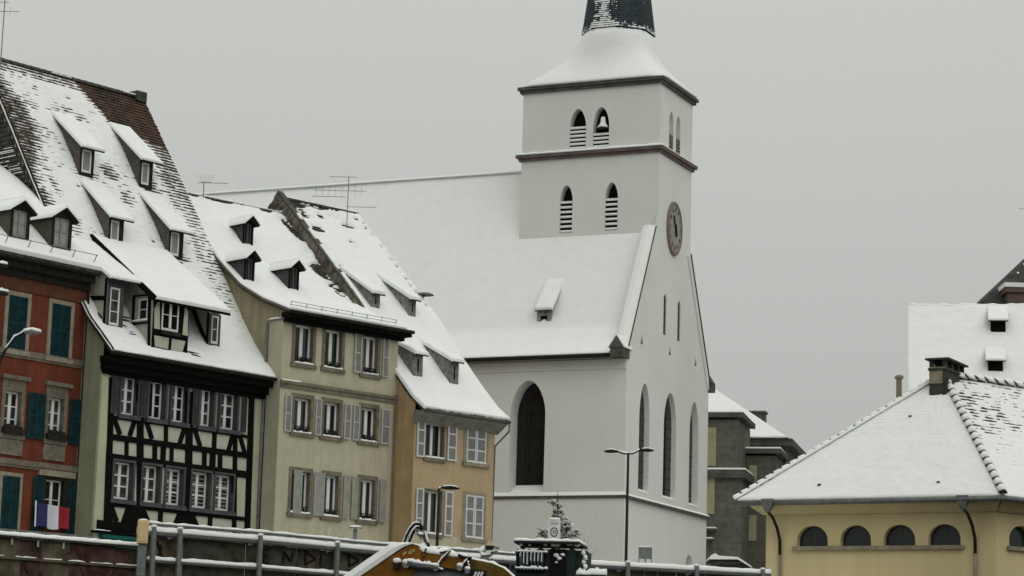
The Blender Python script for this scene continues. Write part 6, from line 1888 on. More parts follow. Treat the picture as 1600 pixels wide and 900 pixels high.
# --- beige box on its post where the two fences meet
def build_box():
    p = atY(222, 850, 66.6); q0, q1 = atY(212.5, 849, 66.6), atY(231.5, 813, 66.6)
    t = thing('utility_box', 'tall beige utility box on a grey post between the two hoardings', 'utility box', (p[0], p[1], STREET), math.radians(10))
    w_ = (q1[0] - q0[0]) / 2 * 1.0; z0, z1 = q0[2] - STREET, q1[2] - STREET
    mb = MB(); r = 0.05
    def rr(k): return [(sx * (w_ - r) * k + ox * r, sy * (0.15 - r) * k + oy * r) for sx, sy, a in ((1, 1, 0), (-1, 1, 1), (-1, -1, 2), (1, -1, 3)) for ox, oy in [(math.cos(math.pi / 2 * a + b), math.sin(math.pi / 2 * a + b)) for b in (0, math.pi / 4, math.pi / 2)]]
    mb.rings([[(x, y, z) for x, y in rr(k)] for z, k in ((z0, .97), (z0 + .03, 1), (z1 - .05, 1), (z1, 0.9))]); b = mb.build('box', BEIGE, t)
    mb = MB(); mb.box(-w_ + 0.04, w_ - 0.04, -0.158, -0.14, z0 + 0.05, z1 - 0.08); mb.build('door', BEIGE, t)
    mb = MB(); mb.blob((0, 0, z1 - 0.01), w_ * 0.95, 0.14, 0.05, seg=12, rnd=0.05); mb.build('snow', SNOW, b, smooth=True)
    mb = MB(); mb.box(-0.1, 0.12, -0.07, 0.07, 0, z0); mb.build('post', STEEL, t)
build_box()

# --- dark low wall at the foot of the red house
def build_low_wall():
    a, b = atZ(-60, 820, 1.0), atZ(143, 837, 1.0)
    d = b - a; L = math.hypot(d[0], d[1])
    t = thing('low_wall', 'dark low wall with a thin line of snow below the red house', 'wall', (a[0], a[1], 0), math.atan2(d[1], d[0]))
    mb = MB(); mb.box(0, L, 0, 0.25, STREET, 0.93); w_ = mb.build('wall', STONE_DARK, t)
    mb = MB(); mb.box(-0.05, L + 0.05, -0.05, 0.3, 0.93, 0.99); c = mb.build('coping', ZINC, t)
    snow_strip([(0, 0.14, 0.985), (L, 0.14, 0.985)], 0.22, 0.012, c, seg=0.3)
build_low_wall()


# ================================================================== work barge with the yellow excavator and the green machine
def build_machines():
    DECK = -3.3
    mb = MB(); mb.box(-9, 9, 52.5, 63.5, -5.9, DECK); mb.box(-9.1, 9.1, 52.4, 52.6, DECK - 0.4, DECK + 0.1)
    b = mb.build('work_barge', mat('rusty_barge_steel', (0.07, 0.055, 0.045), 0.8, 0.3, 2, 0.3, 12)); tag(b, 'flat steel work barge carrying the excavator and the green machine', 'barge')
    # ---------- excavator
    fr = Frame(atY(700, 870, 57.0), -6.0)
    t = thing('excavator', 'yellow excavator with a snow-laden boom bent over the quay', 'excavator', (fr.o[0], fr.o[1], 0), fr.yaw)
    F = lambda x, y, o=0.0: fr.front(x, y, o)
    def plate(name, pts, d0, d1, m, parent=t, smooth=False):
        mb = MB(); mb.prism([F(*p) for p in pts], d0, d1, lambda a, b_, e: (a, e, b_)); return mb.build(name, m, parent)
    arm = plate('boom', [(470, 963), (566, 901), (600, 878), (625, 863), (640, 853.5), (648, 851.5), (655, 853), (661, 859), (664, 868), (656, 886), (640, 908), (600, 940), (530, 990)], -0.22, 0.22, YELLOW)
    boom = plate('boom', [(658, 861), (690, 866), (720, 871), (736, 874), (736, 897.5), (724, 894.5), (690, 889), (652, 887)], -0.2, 0.2, YELLOW)
    b2 = plate('boom', [(735.5, 874), (770, 881), (788, 888.5), (801, 899), (812, 915), (818, 950), (815, 985), (785, 985), (765, 915), (735.5, 900)], -0.215, 0.215, OLIVE)
    plate('flange', [(640, 888), (690, 890), (724, 895.5), (738, 899), (738, 915), (690, 905), (640, 905)], -0.14, 0.14, STEEL)
    plate('rim', [(655, 884.5), (690, 886.5), (724, 892), (738, 895.5), (738, 898), (724, 894.7), (690, 889.2), (655, 887)], -0.235, -0.19, RUBBER)
    # deep snow on the sloping arm, thinner on the boom
    mb = MB(); S = []
    for (x0, y0), (x1, y1) in (((478, 962), (448, 957)), ((520, 932), (492, 929)), ((564, 902), (537, 900)), ((593, 882.5), (574, 874)), ((621, 863), (608, 851)), ((634, 855), (624, 847.5)), ((645, 851.5), (640, 847.8)), ((650, 852), (649, 850))):
        a, c = F(x0, y0), F(x1, y1); S.append([(a[0], -0.26, a[1]), (a[0] * .6 + c[0] * .4, -0.27, a[1] * .6 + c[1] * .4), (a[0] * .12 + c[0] * .88, -0.2, a[1] * .12 + c[1] * .88), (c[0], -0.05, c[1]), (c[0], 0.1, c[1]), (a[0] * .3 + c[0] * .7, 0.24, a[1] * .3 + c[1] * .7), (a[0], 0.25, a[1])])
    mb.rings(S); mb.build('snow', SNOW, arm)
    pts = [(655, 853), (662, 859), (672, 862), (690, 864), (712, 868)]
    snow_strip([(F(x, y)[0], 0, F(x, y + 3)[1]) for x, y in pts], 0.44, 0.15, boom, seg=0.08, jag=0.3)
    pts = [(712, 869), (736, 873), (770, 880), (788, 887.5), (801, 898), (811, 913)]
    snow_strip([(F(x, y)[0], 0, F(x, y + 1)[1]) for x, y in pts], 0.42, 0.055, b2, seg=0.1, jag=0.4)
    # hoses arching over the elbow
    for pts, dy in (([(631, 852), (636, 838), (642, 827), (649, 819.5), (656, 819.5), (662, 827), (666, 839), (671, 855)], -0.1), ([(636, 853), (641, 840), (646, 830), (652, 824), (657, 826), (661, 835), (664.5, 846), (668, 857)], 0.06),
                    ([(633, 853), (638, 838), (644, 827.5), (651, 821), (657, 822), (662, 831), (665, 842), (669, 856)], 0.2)):
        P = [Vector((F(x, y)[0], dy, F(x, y)[1])) for x, y in pts]
        Q = []
        for i in range(len(P) - 1):
            p0, p1, p2, p3 = P[max(i - 1, 0)], P[i], P[i + 1], P[min(i + 2, len(P) - 1)]
            for k in range(5):
                s = k / 5; Q.append(0.5 * ((2 * p1) + (p2 - p0) * s + (2 * p0 - 5 * p1 + 4 * p2 - p3) * s * s + (3 * p1 - p0 - 3 * p2 + p3) * s ** 3))
        Q.append(P[-1])
        mb = MB(); mb.tube(Q, 0.036, 8); h = mb.build('hose', RUBBER, t, smooth=True)
        snow_strip([q + Vector((-0.016, 0, 0.02)) for q in Q[:22]], 0.055, 0.025, h, seg=0.05, up=(-0.5, 0, 1), jag=0.3)
        snow_strip([q + Vector((0.01, -0.02, 0.022)) for q in Q[27:34]], 0.05, 0.02, h, seg=0.05, up=(0.6, -0.4, 0.6), jag=0.5)
    mb = MB()
    for p, q in (((652, 829), (664, 836)), ((664, 829), (653, 837)), ((650, 826), (660, 843)), ((656, 838), (664, 836))):
        a, c = F(*p), F(*q); mb.bar((a[0], -0.15, a[1]), (c[0], -0.15, c[1]), 0.035, 0.045)
    hc = mb.build('hose_clamp', STEEL, t)
    a, c = F(655, 836), F(663, 836); snow_strip([(a[0], -0.17, a[1]), (c[0], -0.17, c[1])], 0.06, 0.06, hc, seg=0.03)
    def hose(pts, r, dy=-0.27, m=RUBBER, snow=0.03, nm='hose'):
        P = [(F(x, y)[0], dy, F(x, y)[1]) for x, y in pts]; mb = MB(); mb.tube(P, r, 8); h = mb.build(nm, m, t, smooth=True)
        if snow: snow_strip([Vector(p) + Vector((0, 0, r * .7)) for p in P], r * 2, snow, h, seg=0.04, jag=0.4)
    hose([(706, 861), (699, 869), (691, 877), (687, 884), (688, 890), (694, 893)], 0.03)
    hose([(690, 865), (705, 862)], 0.03)
    hose([(736, 869), (731, 878), (725, 884), (719, 887)], 0.035); hose([(718, 868), (728, 872), (739, 873)], 0.04); hose([(733, 880), (735, 890)], 0.05)
    hose([(668, 858), (664, 865), (665, 872)], 0.03, snow=0.02)
    hose([(640, 882), (655, 885), (672, 887), (686, 889)], 0.075, dy=-0.34, m=CHROME, snow=0.07, nm='cylinder')
    for (x, y), r in (((638, 881), 0.1), ((684, 886), 0.08), ((721, 886), 0.08), ((733, 891), 0.07)):
        a = F(x, y); mb = MB(); mb.tube([(a[0], -0.4, a[1] - 0.05), (a[0], -0.2, a[1] - 0.05)], r * 0.8, 10); p_ = mb.build('pin', STEEL, t); mb = MB(); mb.blob((a[0], -0.32, a[1] + 0.02), r, 0.1, r * .8, seg=8); mb.build('snow', SNOW, p_, smooth=True)
    a = F(623, 879); mb = MB(); mb.box(a[0] - 0.07, a[0] + 0.07, -0.36, -0.2, a[1] - 0.16, a[1]); lp = mb.build('work_lamp', RUBBER, t); mb = MB(); mb.blob((a[0], -0.3, a[1] + 0.02), 0.1, 0.1, 0.075, seg=9); mb.build('snow', SNOW, lp, smooth=True)
    # worn lettering and marks on the elbow
    mb = MB()
    for p, q, w_ in (((632, 868), (637, 863), .04), ((641, 866), (648, 861), .07), ((645, 864), (650, 860), .05), ((655, 875), (662, 882), .05), ((662, 882), (672, 884), .05), ((668, 881), (672, 876), .03)):
        a, c = F(*p), F(*q); mb.bar((a[0], -0.224, a[1]), (c[0], -0.224, c[1]), 0.006, w_, up=(0, 0, 1))
    mb.build('worn_marking', PALE_YEL, t)
    mb = MB(); a, c = F(641, 871), F(647, 868); mb.bar((a[0], -0.224, a[1]), (c[0], -0.224, c[1]), 0.006, .06); mb.build('worn_marking', mat('worn_red_marking', (0.25, 0.03, 0.015), 0.6, 0.2, 6), t)
    pl = plate('name_plate', [(738, 890), (762, 893), (762, 912), (738, 910)], -0.25, -0.216, RUBBER)
    mb = MB()
    for x0 in (743, 748, 753):
        a, c = F(x0, 902), F(x0 + 3, 894.5); mb.bar((a[0], -0.256, a[1]), (c[0], -0.256, c[1]), 0.006, 0.05)
    mb.build('marking', FRAME_W, pl)
    # lamp bracket standing on the boom's far side
    mb = MB(); a, c = F(756, 857), F(769, 851); mb.box(a[0], c[0], 0.3, 0.5, a[1], c[1]); wl = mb.build('work_lamp', RUBBER, t)
    mb = MB()
    for p, q in (((747, 873), (757, 858)), ((757, 872), (768, 858)), ((768, 876), (765, 856)), ((747, 864), (775, 860)), ((750, 868), (766, 866)), ((768, 853), (777, 855))):
        a, c = F(*p), F(*q); mb.bar((a[0], 0.4, a[1]), (c[0], 0.4, c[1]), 0.05, 0.05)
    br = mb.build('lamp_bracket', STEEL, t)
    for p, q in (((747, 861), (756, 856)), ((748, 866), (764, 864)), ((757, 862), (770, 859)), ((765, 868), (770, 873))):
        a, c = F(*p), F(*q); snow_strip([(a[0], 0.38, a[1]), (c[0], 0.38, c[1])], 0.1, 0.07, br, seg=0.04, jag=0.5)
    # body and tracks (mostly below the picture)
    x0 = F(800, 960)[0]
    mb = MB(); mb.box(x0 - 0.2, x0 + 2.6, -1.0, 1.2, DECK + 0.9, DECK + 1.7); mb.box(x0 - 0.4, x0 + 1.0, -0.9, 0.1, DECK + 1.7, DECK + 2.0); mb.build('body', YELLOW, t)
    for dy in (-1.2, 0.8):
        mb = MB()
        mb.prism([(x0 - 0.6, DECK + .1), (x0 - .3, DECK), (x0 + 2.3, DECK), (x0 + 2.6, DECK + .1), (x0 + 2.7, DECK + .4), (x0 + 2.3, DECK + .75), (x0 - .3, DECK + .75), (x0 - .7, DECK + .4)], dy, dy + 0.5, lambda a, b_, e: (a, e, b_)); mb.build('track', RUBBER, t)
    mb = MB(); mb.box(x0 + 0.5, x0 + 1.8, -0.5, 0.7, DECK + 0.6, DECK + 0.9); mb.build('turntable', STEEL, t)
    # ---------- green machine
    fr2 = Frame(atY(806, 870, 60.5), -9.0)
    t2 = thing('machine_cabin', 'dark green machine cabin with a snow-covered flat roof and a ribbed flank', 'machine', (fr2.o[0], fr2.o[1], 0), fr2.yaw)
    G = lambda x, y, o=0.0: fr2.front(x, y, o)
    u1 = G(899, 870)[0]; zr = G(850, 848)[1]
    mb = MB(); mb.box(0, u1, 0.02, 1.4, DECK, zr - 0.16); body = mb.build('body', GREEN_M, t2)
    mb = MB(); a, c = G(808, 893), G(852, 862); mb.box(a[0], c[0], -0.03, 0.05, a[1], c[1]); mb.build('radiator_recess', BLACK, t2)
    mb = MB(); a, c = G(858, 900), G(884, 858); mb.box(a[0], c[0], -0.02, 0.03, a[1] - 0.6, c[1]); mb.build('open_bay', BLACK, t2)
    mb = MB(); a, c = G(886, 905), G(899, 859); mb.box(a[0], c[0] + 0.01, -0.04, 0.1, a[1] - 0.6, c[1]); mb.build('door', GREEN_M, t2)
    for k in range(7):
        x = 813 + k * 5.6; a, c = G(x, 892), G(x + 2.6, 863)
        mb = MB(); mb.tube([((a[0] + c[0]) / 2, -0.09, a[1]), ((a[0] + c[0]) / 2, -0.09, c[1])], 0.03, 8); rb = mb.build('rib', GREEN_L, t2, smooth=True)
        for y in (864 + k * 0.1, 889 + random.uniform(-1, 1)):
            q = G(x + 1.2 + random.uniform(-.5, .5), y); mb = MB(); mb.blob((q[0], -0.1, q[1]), 0.033, 0.04, random.uniform(0.025, 0.04), seg=7, rnd=.3); mb.build('snow', SNOW, rb, smooth=True)
        mb = MB(); mb.tube([((a[0] + c[0]) / 2 - 0.014, -0.112, G(x, 876)[1] + random.uniform(-.1, .1)), ((a[0] + c[0]) / 2 - 0.014, -0.112, c[1])], 0.014, 5); mb.build('snow', SNOW, rb)
    for y in (863, 889):
        a, c = G(806, y), G(857, y + 1.5); mb = MB(); mb.bar((a[0], -0.1, a[1]), (c[0], -0.1, c[1]), 0.05, 0.05); b_ = mb.build('bar', GREEN_M, t2)
        snow_strip([(a[0], -0.1, a[1] + 0.02), (c[0], -0.1, c[1] + 0.02)], 0.08, 0.05, b_, seg=0.05, jag=0.6)
    # roof: thin slab on short feet
    e0, e1 = G(803, 846, -0.2)[0], G(905, 846, -0.2)[0]
    mb = MB(); mb.box(e0, e1, -0.2, 1.5, zr - 0.03, zr + 0.02); rf = mb.build('roof', GREEN_M, t2)
    for u in (0.15, 0.6, u1 - 0.55, u1 - 0.1): mb = MB(); mb.box(u - .05, u + .05, 0.02, 0.15, zr - 0.16, zr - 0.03); mb.build('roof_foot', GREEN_M, t2)
    mb = MB(); n = 24; S = []
    for i in range(n + 1):
        u = e0 + (e1 - e0) * i / n; h = 0.075 * random.uniform(0.8, 1.2)
        S.append([(u, -0.22, zr + 0.02), (u, -0.2, zr + 0.02 + h * .7), (u, -0.1, zr + 0.02 + h), (u, 1.45, zr + 0.02 + h), (u, 1.5, zr + 0.02)])
    mb.rings(S); mb.build('snow', SNOW, rf, smooth=True)
    for x, y, r in ((815, 851, .07), (828, 852, .05), (853, 851.5, .06), (866, 851, .1), (872, 851.5, .09), (888, 851, .05), (893, 851.5, .05), (902, 852, .09), (870, 868, .1), (880, 867, .08), (874, 873, .09), (870, 879, .05), (841, 884, .05)):
        q = G(x, y); mb = MB(); mb.blob((q[0], -0.05, q[1]), r * .75, 0.04, r * .55, seg=7, rnd=.4); mb.build('snow', SNOW, body, smooth=True)
    for k in range(5):
        q = G(911 + (k % 2) * 3, 864 + k * 7); mb = MB(); mb.blob((q[0], 0.1, q[1]), 0.055, 0.1, 0.07, seg=7, rnd=.35); mb.build('snow', SNOW, body, smooth=True)
    a, c = G(907, 905), G(915, 860); mb = MB(); mb.box(u1, c[0], 0.1, 1.2, DECK, c[1]); mb.build('side_tank', GREEN_M, t2)
    a, c = G(903, 897), G(948, 897); mb = MB(); mb.box(u1 + .02, c[0], -0.2, 0.095, DECK, a[1] - 0.02); st = mb.build('step', GREEN_M, t2)
    snow_strip([(u1 + .05, -0.05, a[1] - .02), (c[0], -0.05, c[1] - .04)], 0.3, 0.14, st, seg=0.08, jag=0.4)
    q = G(933, 890); mb = MB(); mb.blob((q[0], -0.02, q[1]), 0.06, 0.06, 0.06, seg=7); mb.build('snow', SNOW, st, smooth=True)
build_machines()


# ================================================================== street furniture, antennas, plants
def lamp_head(mb, c, d, L=0.55):
    """flat teardrop lantern pointing along d (unit, horizontal)"""
    d = Vector(d); sd = Vector((-d.y, d.x, 0)); rr = []
    for s, w_, h0, h1 in ((-0.02, .03, -.03, .03), (0.12, .09, -.05, .06), (0.3, .13, -.06, .09), (0.46, .11, -.05, .07), (0.55, .04, -.03, .02)):
        p = Vector(c) + d * (s * L / 0.55)
        rr.append([tuple(p + sd * x * w_ + Vector((0, 0, z))) for x, z in ((-1, 0), (-.7, h1 * .8), (0, h1), (.7, h1 * .8), (1, 0), (.6, h0), (-.6, h0))])
    mb.rings(rr)


def street_lamp(label, Y, base_px, head_px, heads, arm=None, base_z=STREET, tint=IRON, snow=True, curve=False):
    top = atY(*head_px, Y); bx = atY(*base_px, Y)
    t = thing('street_lamp', label, 'street lamp', (bx[0], Y, base_z), 0, 'street lamps along the quay')
    h = top[2] - base_z; tx = 0.0
    mb = MB(); mb.tube([(0, 0, 0), (0, 0, 0.9), (0, 0, 0.95), (tx, 0, h)], [0.11, 0.1, 0.075, 0.05], 10); mb.build('pole', tint, t, smooth=True)
    for px, py, dx in heads:
        e = atY(px, py, Y); L = 0.55 * (abs(dx))
        s = 1 if dx > 0 else -1
        lx, lz = e[0] - bx[0] - s * L, e[2] - base_z
        mb = MB()
        pts = [(0, 0, h - 0.03), (lx * .4, 0, h - 0.04 + (lz - h) * .2), (lx, 0, lz)] if not curve else [(0, 0, h - 1.3), (0.06, 0, h - 0.9), (lx * .3, 0, h - 0.5), (lx * .65, 0, lz - 0.16), (lx, 0, lz)]
        mb.tube(pts, 0.035 if not curve else 0.045, 8); a = mb.build('arm', tint, t, smooth=True)
        mb = MB(); lamp_head(mb, (lx, 0, lz), (s, 0, 0), L); hd = mb.build('lamp_head', IRON if not curve else ZINC, t, smooth=True)
        snow_strip([Vector(p) + Vector((0, 0, 0.03)) for p in pts[(0 if not curve else 2):]], 0.08, 0.05, a, seg=0.1)
        if curve:
            snow_strip([(lx, 0, lz + .03), (lx + s * L * .5, 0, lz + 0.08), (lx + s * L, 0, lz + .02)], 0.2, 0.08, hd, seg=0.08, jag=0.1)
        else:
            snow_strip([(lx + s * .1, 0, lz + .06), (lx + s * L * .55, 0, lz + 0.09), (lx + s * L * .9, 0, lz + .03)], 0.16, 0.04, hd, seg=0.08, jag=0.1)
    return t
street_lamp('slim dark lamp post with two heads in front of the church corner', 100.0, (978, 880), (982.5, 708), [(944, 705, -1.05), (1021.5, 704, 1.05)])
street_lamp('dark lamp post with a single head in front of the orange house', 93.0, (683, 850), (685.5, 763), [(718, 763, 1.3)])
street_lamp('lamp with a curved arm and thick snow on its head, before the red house', 74.0, (-9, 640), (-8, 520), [(63, 520, 0.9)], curve=True)


ANT = mat('dull_aluminium', (0.22, 0.225, 0.215), 0.6, 0.1, 5)


def tv_antenna(label, base, mast_top_z, bars, elements, Y, lean=0.0):
    """bars: list of (x0px,x1px,ypx); elements: (barindex, n, height)"""
    t = thing('tv_antenna', label, 'antenna', tuple(base), 0, 'television antennas on the roofs')
    b = Vector(base)
    mb = MB(); mb.tube([(0, 0, -0.3), (lean, 0, mast_top_z - b.z)], 0.022, 6); mb.build('mast', ANT, t)
    for (x0, x1, y), (n, hgt, fan) in zip(bars, elements):
        p, q = Vector(atY(x0, y, Y)) - b, Vector(atY(x1, y, Y)) - b
        q.z = p.z + (q.z - p.z) * 0.25
        mb = MB(); mb.tube([p, q], 0.014, 5); bo = mb.build('boom', ANT, t)
        if n:
            mb = MB()
            for k in range(n):
                c = p.lerp(q, (k + 0.3) / n)
                if fan: mb.tube([c, c + Vector((fan * (k - n / 2) * 0.12, 0.1, hgt))], 0.006, 4)
                else: mb.tube([c + Vector((0, -0.12, -hgt)), c + Vector((0, 0.12, hgt))], 0.006, 4)
            mb.build('rods', ANT, bo)
b = orange.w(orange.on_roof(541.5, 361, orange_prof)); Y = b[1]
tv_antenna('tall television antenna with four cross booms on the orange house roof', b, atY(538.5, 275, Y)[2], [(515, 558, 276), (491, 572, 297), (487, 540, 306.5), (541, 588, 323)], [(0, 0, 0), (8, 0.28, 0), (5, 0.06, 0), (2, 0.05, 0)], Y, lean=0.0)
b = cream.w((1.0, 7.9, 17.55)); b = np.array(atY(318, 298, b[1])); Y = b[1]
tv_antenna('small fan-shaped television antenna on the cream house ridge', b, atY(318, 284, Y)[2], [(309, 357, 285.5), (314, 330, 285)], [(2, 0.05, 0), (7, 0.36, 0.55)], Y)
b = np.array(atY(1.5, 92, 91.0)); Y = b[1]
tv_antenna('television antenna at the left end of the half-timbered house ridge', b, atY(1.5, -30, Y)[2], [(-30, 30, 17), (-14, 14, 3)], [(3, 0.2, 0), (0, 0, 0)], Y)
b = np.array(atY(1604, 410, 150.0)); Y = b[1]
tv_antenna('thin television antenna above the dark slate roof', b, atY(1604, 318, Y)[2], [(1592, 1618, 326)], [(2, 0.2, 0)], Y)


def build_small():
    # snow-capped post before the cream house
    p = atY(554.5, 842, 77.0); z1 = atY(554, 825.5, 77.0)[2]
    t = thing('post', 'short grey post with a snowy plate on top, before the cream house', 'post', (p[0], p[1], STREET))
    mb = MB(); mb.box(-0.06, 0.06, -0.05, 0.05, 0, z1 - STREET); mb.build('shaft', STEEL, t)
    mb = MB(); mb.box(-0.2, 0.2, -0.14, 0.14, z1 - STREET, z1 - STREET + 0.03); pl = mb.build('plate', STEEL, t)
    mb = MB(); mb.blob((0, 0, z1 - STREET + 0.04), 0.21, 0.15, 0.055, seg=12, rnd=.05); mb.build('snow', SNOW, pl, smooth=True)
    # speed-zone sign in front of the church
    Y = 82.0
    p = atY(865.5, 842, Y); a, c = atY(856, 843, Y), atY(876, 811, Y)
    t = thing('zone_sign', 'white panel sign with a dark ring, in front of the small conifer', 'sign', (p[0], p[1], STREET), math.radians(-4))
    w_ = (c[0] - a[0]) / 2; z0, z1 = a[2] - STREET, c[2] - STREET
    mb = MB(); mb.box(-w_, w_, -0.02, 0.01, z0, z1); pa = mb.build('panel', mat('sign_white', (0.55, 0.56, 0.55), 0.6, 0.05, 3), t)
    mb = MB(); mb.tube([(0, 0.05, 0), (0, 0.05, z1)], 0.03, 8); mb.build('pole', STEEL, t)
    cz = z0 + (z1 - z0) * 0.36; rx, rz_ = w_ * 0.62, w_ * 0.8
    el = lambda k, y: [(rx * k * math.cos(q), y, cz + rz_ * k * math.sin(q)) for q in np.linspace(0, 2 * math.pi, 29)[:-1]]
    mb = MB(); mb.rings([el(1, -0.021), el(1, -0.026), el(0.74, -0.026), el(0.74, -0.021)], cap=False); mb.build('ring', mat('sign_ring', (0.085, 0.07, 0.07), 0.6, 0.1, 3), t)
    def text(body, size, x, z, m, nm):
        cu = bpy.data.curves.new(nm, 'FONT'); cu.body = body; cu.size = size; cu.align_x = 'CENTER'; cu.align_y = 'CENTER'; cu.extrude = 0.002
        ob = bpy.data.objects.new(nm, cu); COL.objects.link(ob)
        dg = bpy.context.evaluated_depsgraph_get(); me = bpy.data.meshes.new_from_object(ob.evaluated_get(dg)); bpy.data.objects.remove(ob)
        me.materials.clear(); me.materials.append(m)
        o = link(nm, me, t); o.rotation_euler = (math.pi / 2, 0, 0); o.location = (x, -0.026, z); o.scale = (0.85, 1, 1)
    text('30', 0.17, 0, cz, STONE_DARK, 'number'); text('ZONE', 0.11, 0, z0 + (z1 - z0) * 0.77, STONE_LIGHT, 'word')
    mb = MB(); mb.blob((0, -0.01, z1), w_, 0.05, 0.05, seg=10); mb.build('snow', SNOW, pa, smooth=True)
    # back of a square sign by the church
    Y = 92.0; p = atY(1008, 880, Y); a, c = atY(997.5, 873, Y), atY(1019, 855, Y)
    t = thing('square_sign', 'grey square sign panel on legs by the church front', 'sign', (p[0], p[1], STREET), math.radians(-8))
    w_ = (c[0] - a[0]) / 2; z0, z1 = a[2] - STREET, c[2] - STREET
    mb = MB(); mb.box(-w_, w_, -0.015, 0.015, z0, z1); mb.build('panel', STEEL, t)
    for x in (-w_ * .95, w_ * .9): mb = MB(); mb.tube([(x, 0.03, 0), (x, 0.03, z1 + 0.03)], 0.02, 6); mb.build('leg', STEEL, t)
    mb = MB(); mb.tube([(0, 0.03, 0), (0, 0.03, z0)], 0.025, 6); mb.build('leg', STEEL, t)
    snow_strip([(-w_, 0, z1), (w_, 0, z1)], 0.05, 0.03, mb.build('rail', STEEL, t), seg=.08)
    # kiosk with a snowy roof between church and pavilion
    Y = 104.0
    p = atY(1112, 890, Y); a = atY(1110, 874, Y); c = atY(1176, 888, Y); k = atY(1153, 874, Y); r = atY(1117, 868, Y)
    t = thing('kiosk', 'small dark kiosk with a snow-covered hipped roof beside the church', 'kiosk', (p[0], p[1], STREET), 0)
    W_ = c[0] - p[0]; ze = a[2] - STREET; zl = c[2] - STREET
    mb = MB(); mb.box(0.1, W_ - 0.35, 0.1, 1.6, 0, ze - 0.06); mb.build('wall', STONE_DARK, t)
    mb = MB(); mb.box(0.3, 1.5, 0.06, 0.12, ze - 0.5, ze - 0.16); mb.build('window', GLASS, t)
    mb = MB(); kx = k[0] - p[0]
    mb.prism([(-0.1, ze - 0.08), (kx, ze - 0.02), (W_, zl - 0.06), (W_, zl), (kx, ze + 0.03), (-0.1, ze)], 0.0, 1.7, lambda a_, b_, e: (a_, e, b_)); rf = mb.build('roof', IRON, t)
    mb = MB(); mb.prism([(-0.1, ze + .004), (kx, ze + .034), (W_, zl + .004), (W_ - .05, zl + .09), (kx, ze + 0.14), (0.3, ze + 0.17), (0.16, ze + 0.26), (0.06, ze + 0.24), (-0.08, ze + 0.1)], 0.02, 1.68, lambda a_, b_, e: (a_, e, b_)); mb.build('snow', SNOW, rf)
    # hanging sign arms at the far left edge
    fr = red
    u, z = fr.front(4, 414, -0.9); u2, z2 = fr.front(6, 457, -0.9)
    t = thing('bracket_sign', 'dark bracket sign with two snow-topped ledges at the left edge, before the red house', 'sign', tuple(fr.w((u - 0.3, -0.9, z2))), fr.yaw)
    for zz, w_ in ((z - z2, 0.5), (0.0, 0.62)):
        mb = MB(); mb.box(-0.6, w_ - 0.05, -0.1, 0.1, zz - 0.1, zz); o = mb.build('ledge', IRON, t)
        snow_strip([(-0.6, 0, zz), (w_ - 0.05, 0, zz + 0.05)], 0.22, 0.1, o, seg=0.08)
    mb = MB(); mb.box(-0.7, -0.2, -0.05, 0.05, -0.1, z - z2 + 0.6); mb.build('board', IRON, t); mb = MB(); mb.bar((-0.3, 0.05, z - z2), (-0.3, 0.9, z - z2), 0.05); mb.build('arm', IRON, t)


build_small()


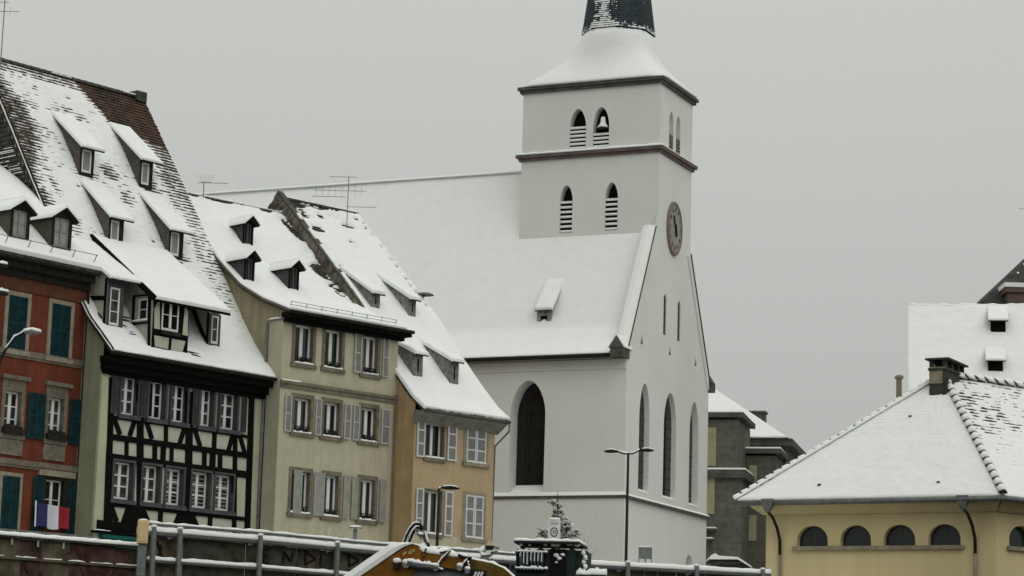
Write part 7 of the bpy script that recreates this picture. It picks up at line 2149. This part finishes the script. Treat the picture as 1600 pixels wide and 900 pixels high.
def build_plants():
    # small snow-dusted conifer beside the sign
    Y = 98.0; p = atY(871, 850, Y); top = atY(868.5, 768, Y)
    t = thing('conifer', 'thin ragged conifer dusted with snow against the church wall', 'tree', (p[0], p[1], STREET))
    h = top[2] - STREET
    mb = MB(); mb.tube([(0, 0, 0), (0.08, 0, h * .5), (-0.02, 0, h * .85), (-0.05, 0, h)], [0.09, 0.06, 0.03, 0.008], 7); mb.build('trunk', BARK, t)
    rnd = random.Random(12); nb = MB(); sb = MB(); wb = MB()
    def tuft(c, r):
        for k in range(16):
            d = Vector((rnd.gauss(0, 1), rnd.gauss(0, 1), rnd.gauss(0, .7))).normalized(); q = c + d * r * rnd.uniform(0.1, 1)
            e = q + d * rnd.uniform(0.05, 0.12) + Vector((0, 0, -0.02)); s = d.cross(Vector((0, 0, 1)) if abs(d.z) < .9 else Vector((1, 0, 0))).normalized() * 0.022
            nb.add([q - s, q + s, e], [(0, 1, 2)])
            if rnd.random() < 0.28: sb.add([q - s * 1.6 + Vector((0, -.01, .02)), q + s * 1.6 + Vector((0, -.01, .02)), e + Vector((0, 0, .03)), q + Vector((0, .02, .05))], [(0, 1, 2, 3)])
    P = lambda x, y: Vector(atY(x, y, Y)) - Vector((p[0], p[1], STREET))
    for x, y, r, n in [(869, 786, .1, 5), (862, 784, .13, 7), (872, 793, .16, 8), (867, 800, .12, 5), (876, 800, .12, 5), (866, 806, .13, 6), (874, 808, .16, 7), (881, 815, .2, 12), (887, 817, .15, 8), (878, 826, .22, 12), (884, 826, .2, 8), (888, 834, .22, 12), (895, 838, .2, 10), (850, 829, .2, 12), (848, 836, .18, 8), (870, 836, .3, 14), (880, 840, .28, 14), (900, 836, .12, 5), (858, 838, .2, 8)]:
        c0 = P(x, y)
        a = Vector((0, 0, max(0.3, c0.z - 0.25)))
        wb.tube([a, a.lerp(c0, .6) + Vector((0, 0, .05)), c0], [0.02, 0.014, 0.006], 5)
        for k in range(n): tuft(c0 + Vector((rnd.gauss(0, r * .6), rnd.gauss(0, r * .7), rnd.gauss(0, r * .5))), r * .55)
    wb.build('limbs', BARK, t); cr = nb.build('crown', NEEDLE, t); sb.build('clinging_snow', SNOW, cr, kind='stuff')
    # bare shrubs
    for lab, Y, x, y0, wpx, n, hh in [('bare twiggy shrub beside the green machine, against the church wall', 97.0, 915, 850, 12, 16, 1.0), ('bare snow-dusted shrub low before the cream house wall', 88.0, 517, 848, 16, 26, 0.75)]:
        q = atY(x, y0, Y); t = thing('bare_shrub', lab, 'shrub', (q[0], q[1], STREET), 0, 'bare shrubs by the quay')
        mb = MB(); sb = MB(); base = q[2] - STREET
        mb.tube([(0, 0, 0), (0, 0, base * .8)], [0.05, 0.03], 6)
        for k in range(n):
            d = Vector((rnd.gauss(0, .3), rnd.gauss(0, .3), 1)).normalized(); a = Vector((rnd.gauss(0, .05), 0, base * rnd.uniform(.5, .8))); L = (base * .2 + hh) * rnd.uniform(.6, 1)
            m_ = a + d * L * .5 + Vector((rnd.gauss(0, .06), 0, 0)); e = a + d * L + Vector((rnd.gauss(0, .12), 0, 0))
            mb.tube([a, m_, e], [0.014, 0.01, 0.004], 4)
            e2 = m_ + Vector((rnd.gauss(0, .25), rnd.gauss(0, .2), rnd.uniform(.15, .4))); mb.tube([m_, e2], [0.008, 0.003], 4)
            sb.tube([m_ + Vector((0, 0, .012)), e + Vector((0, 0, .012))], [0.009, 0.004], 4)
        mb.build('twigs', BARK, t, kind='stuff'); sb.build('clinging_snow', SNOW, t, kind='stuff')
build_plants()
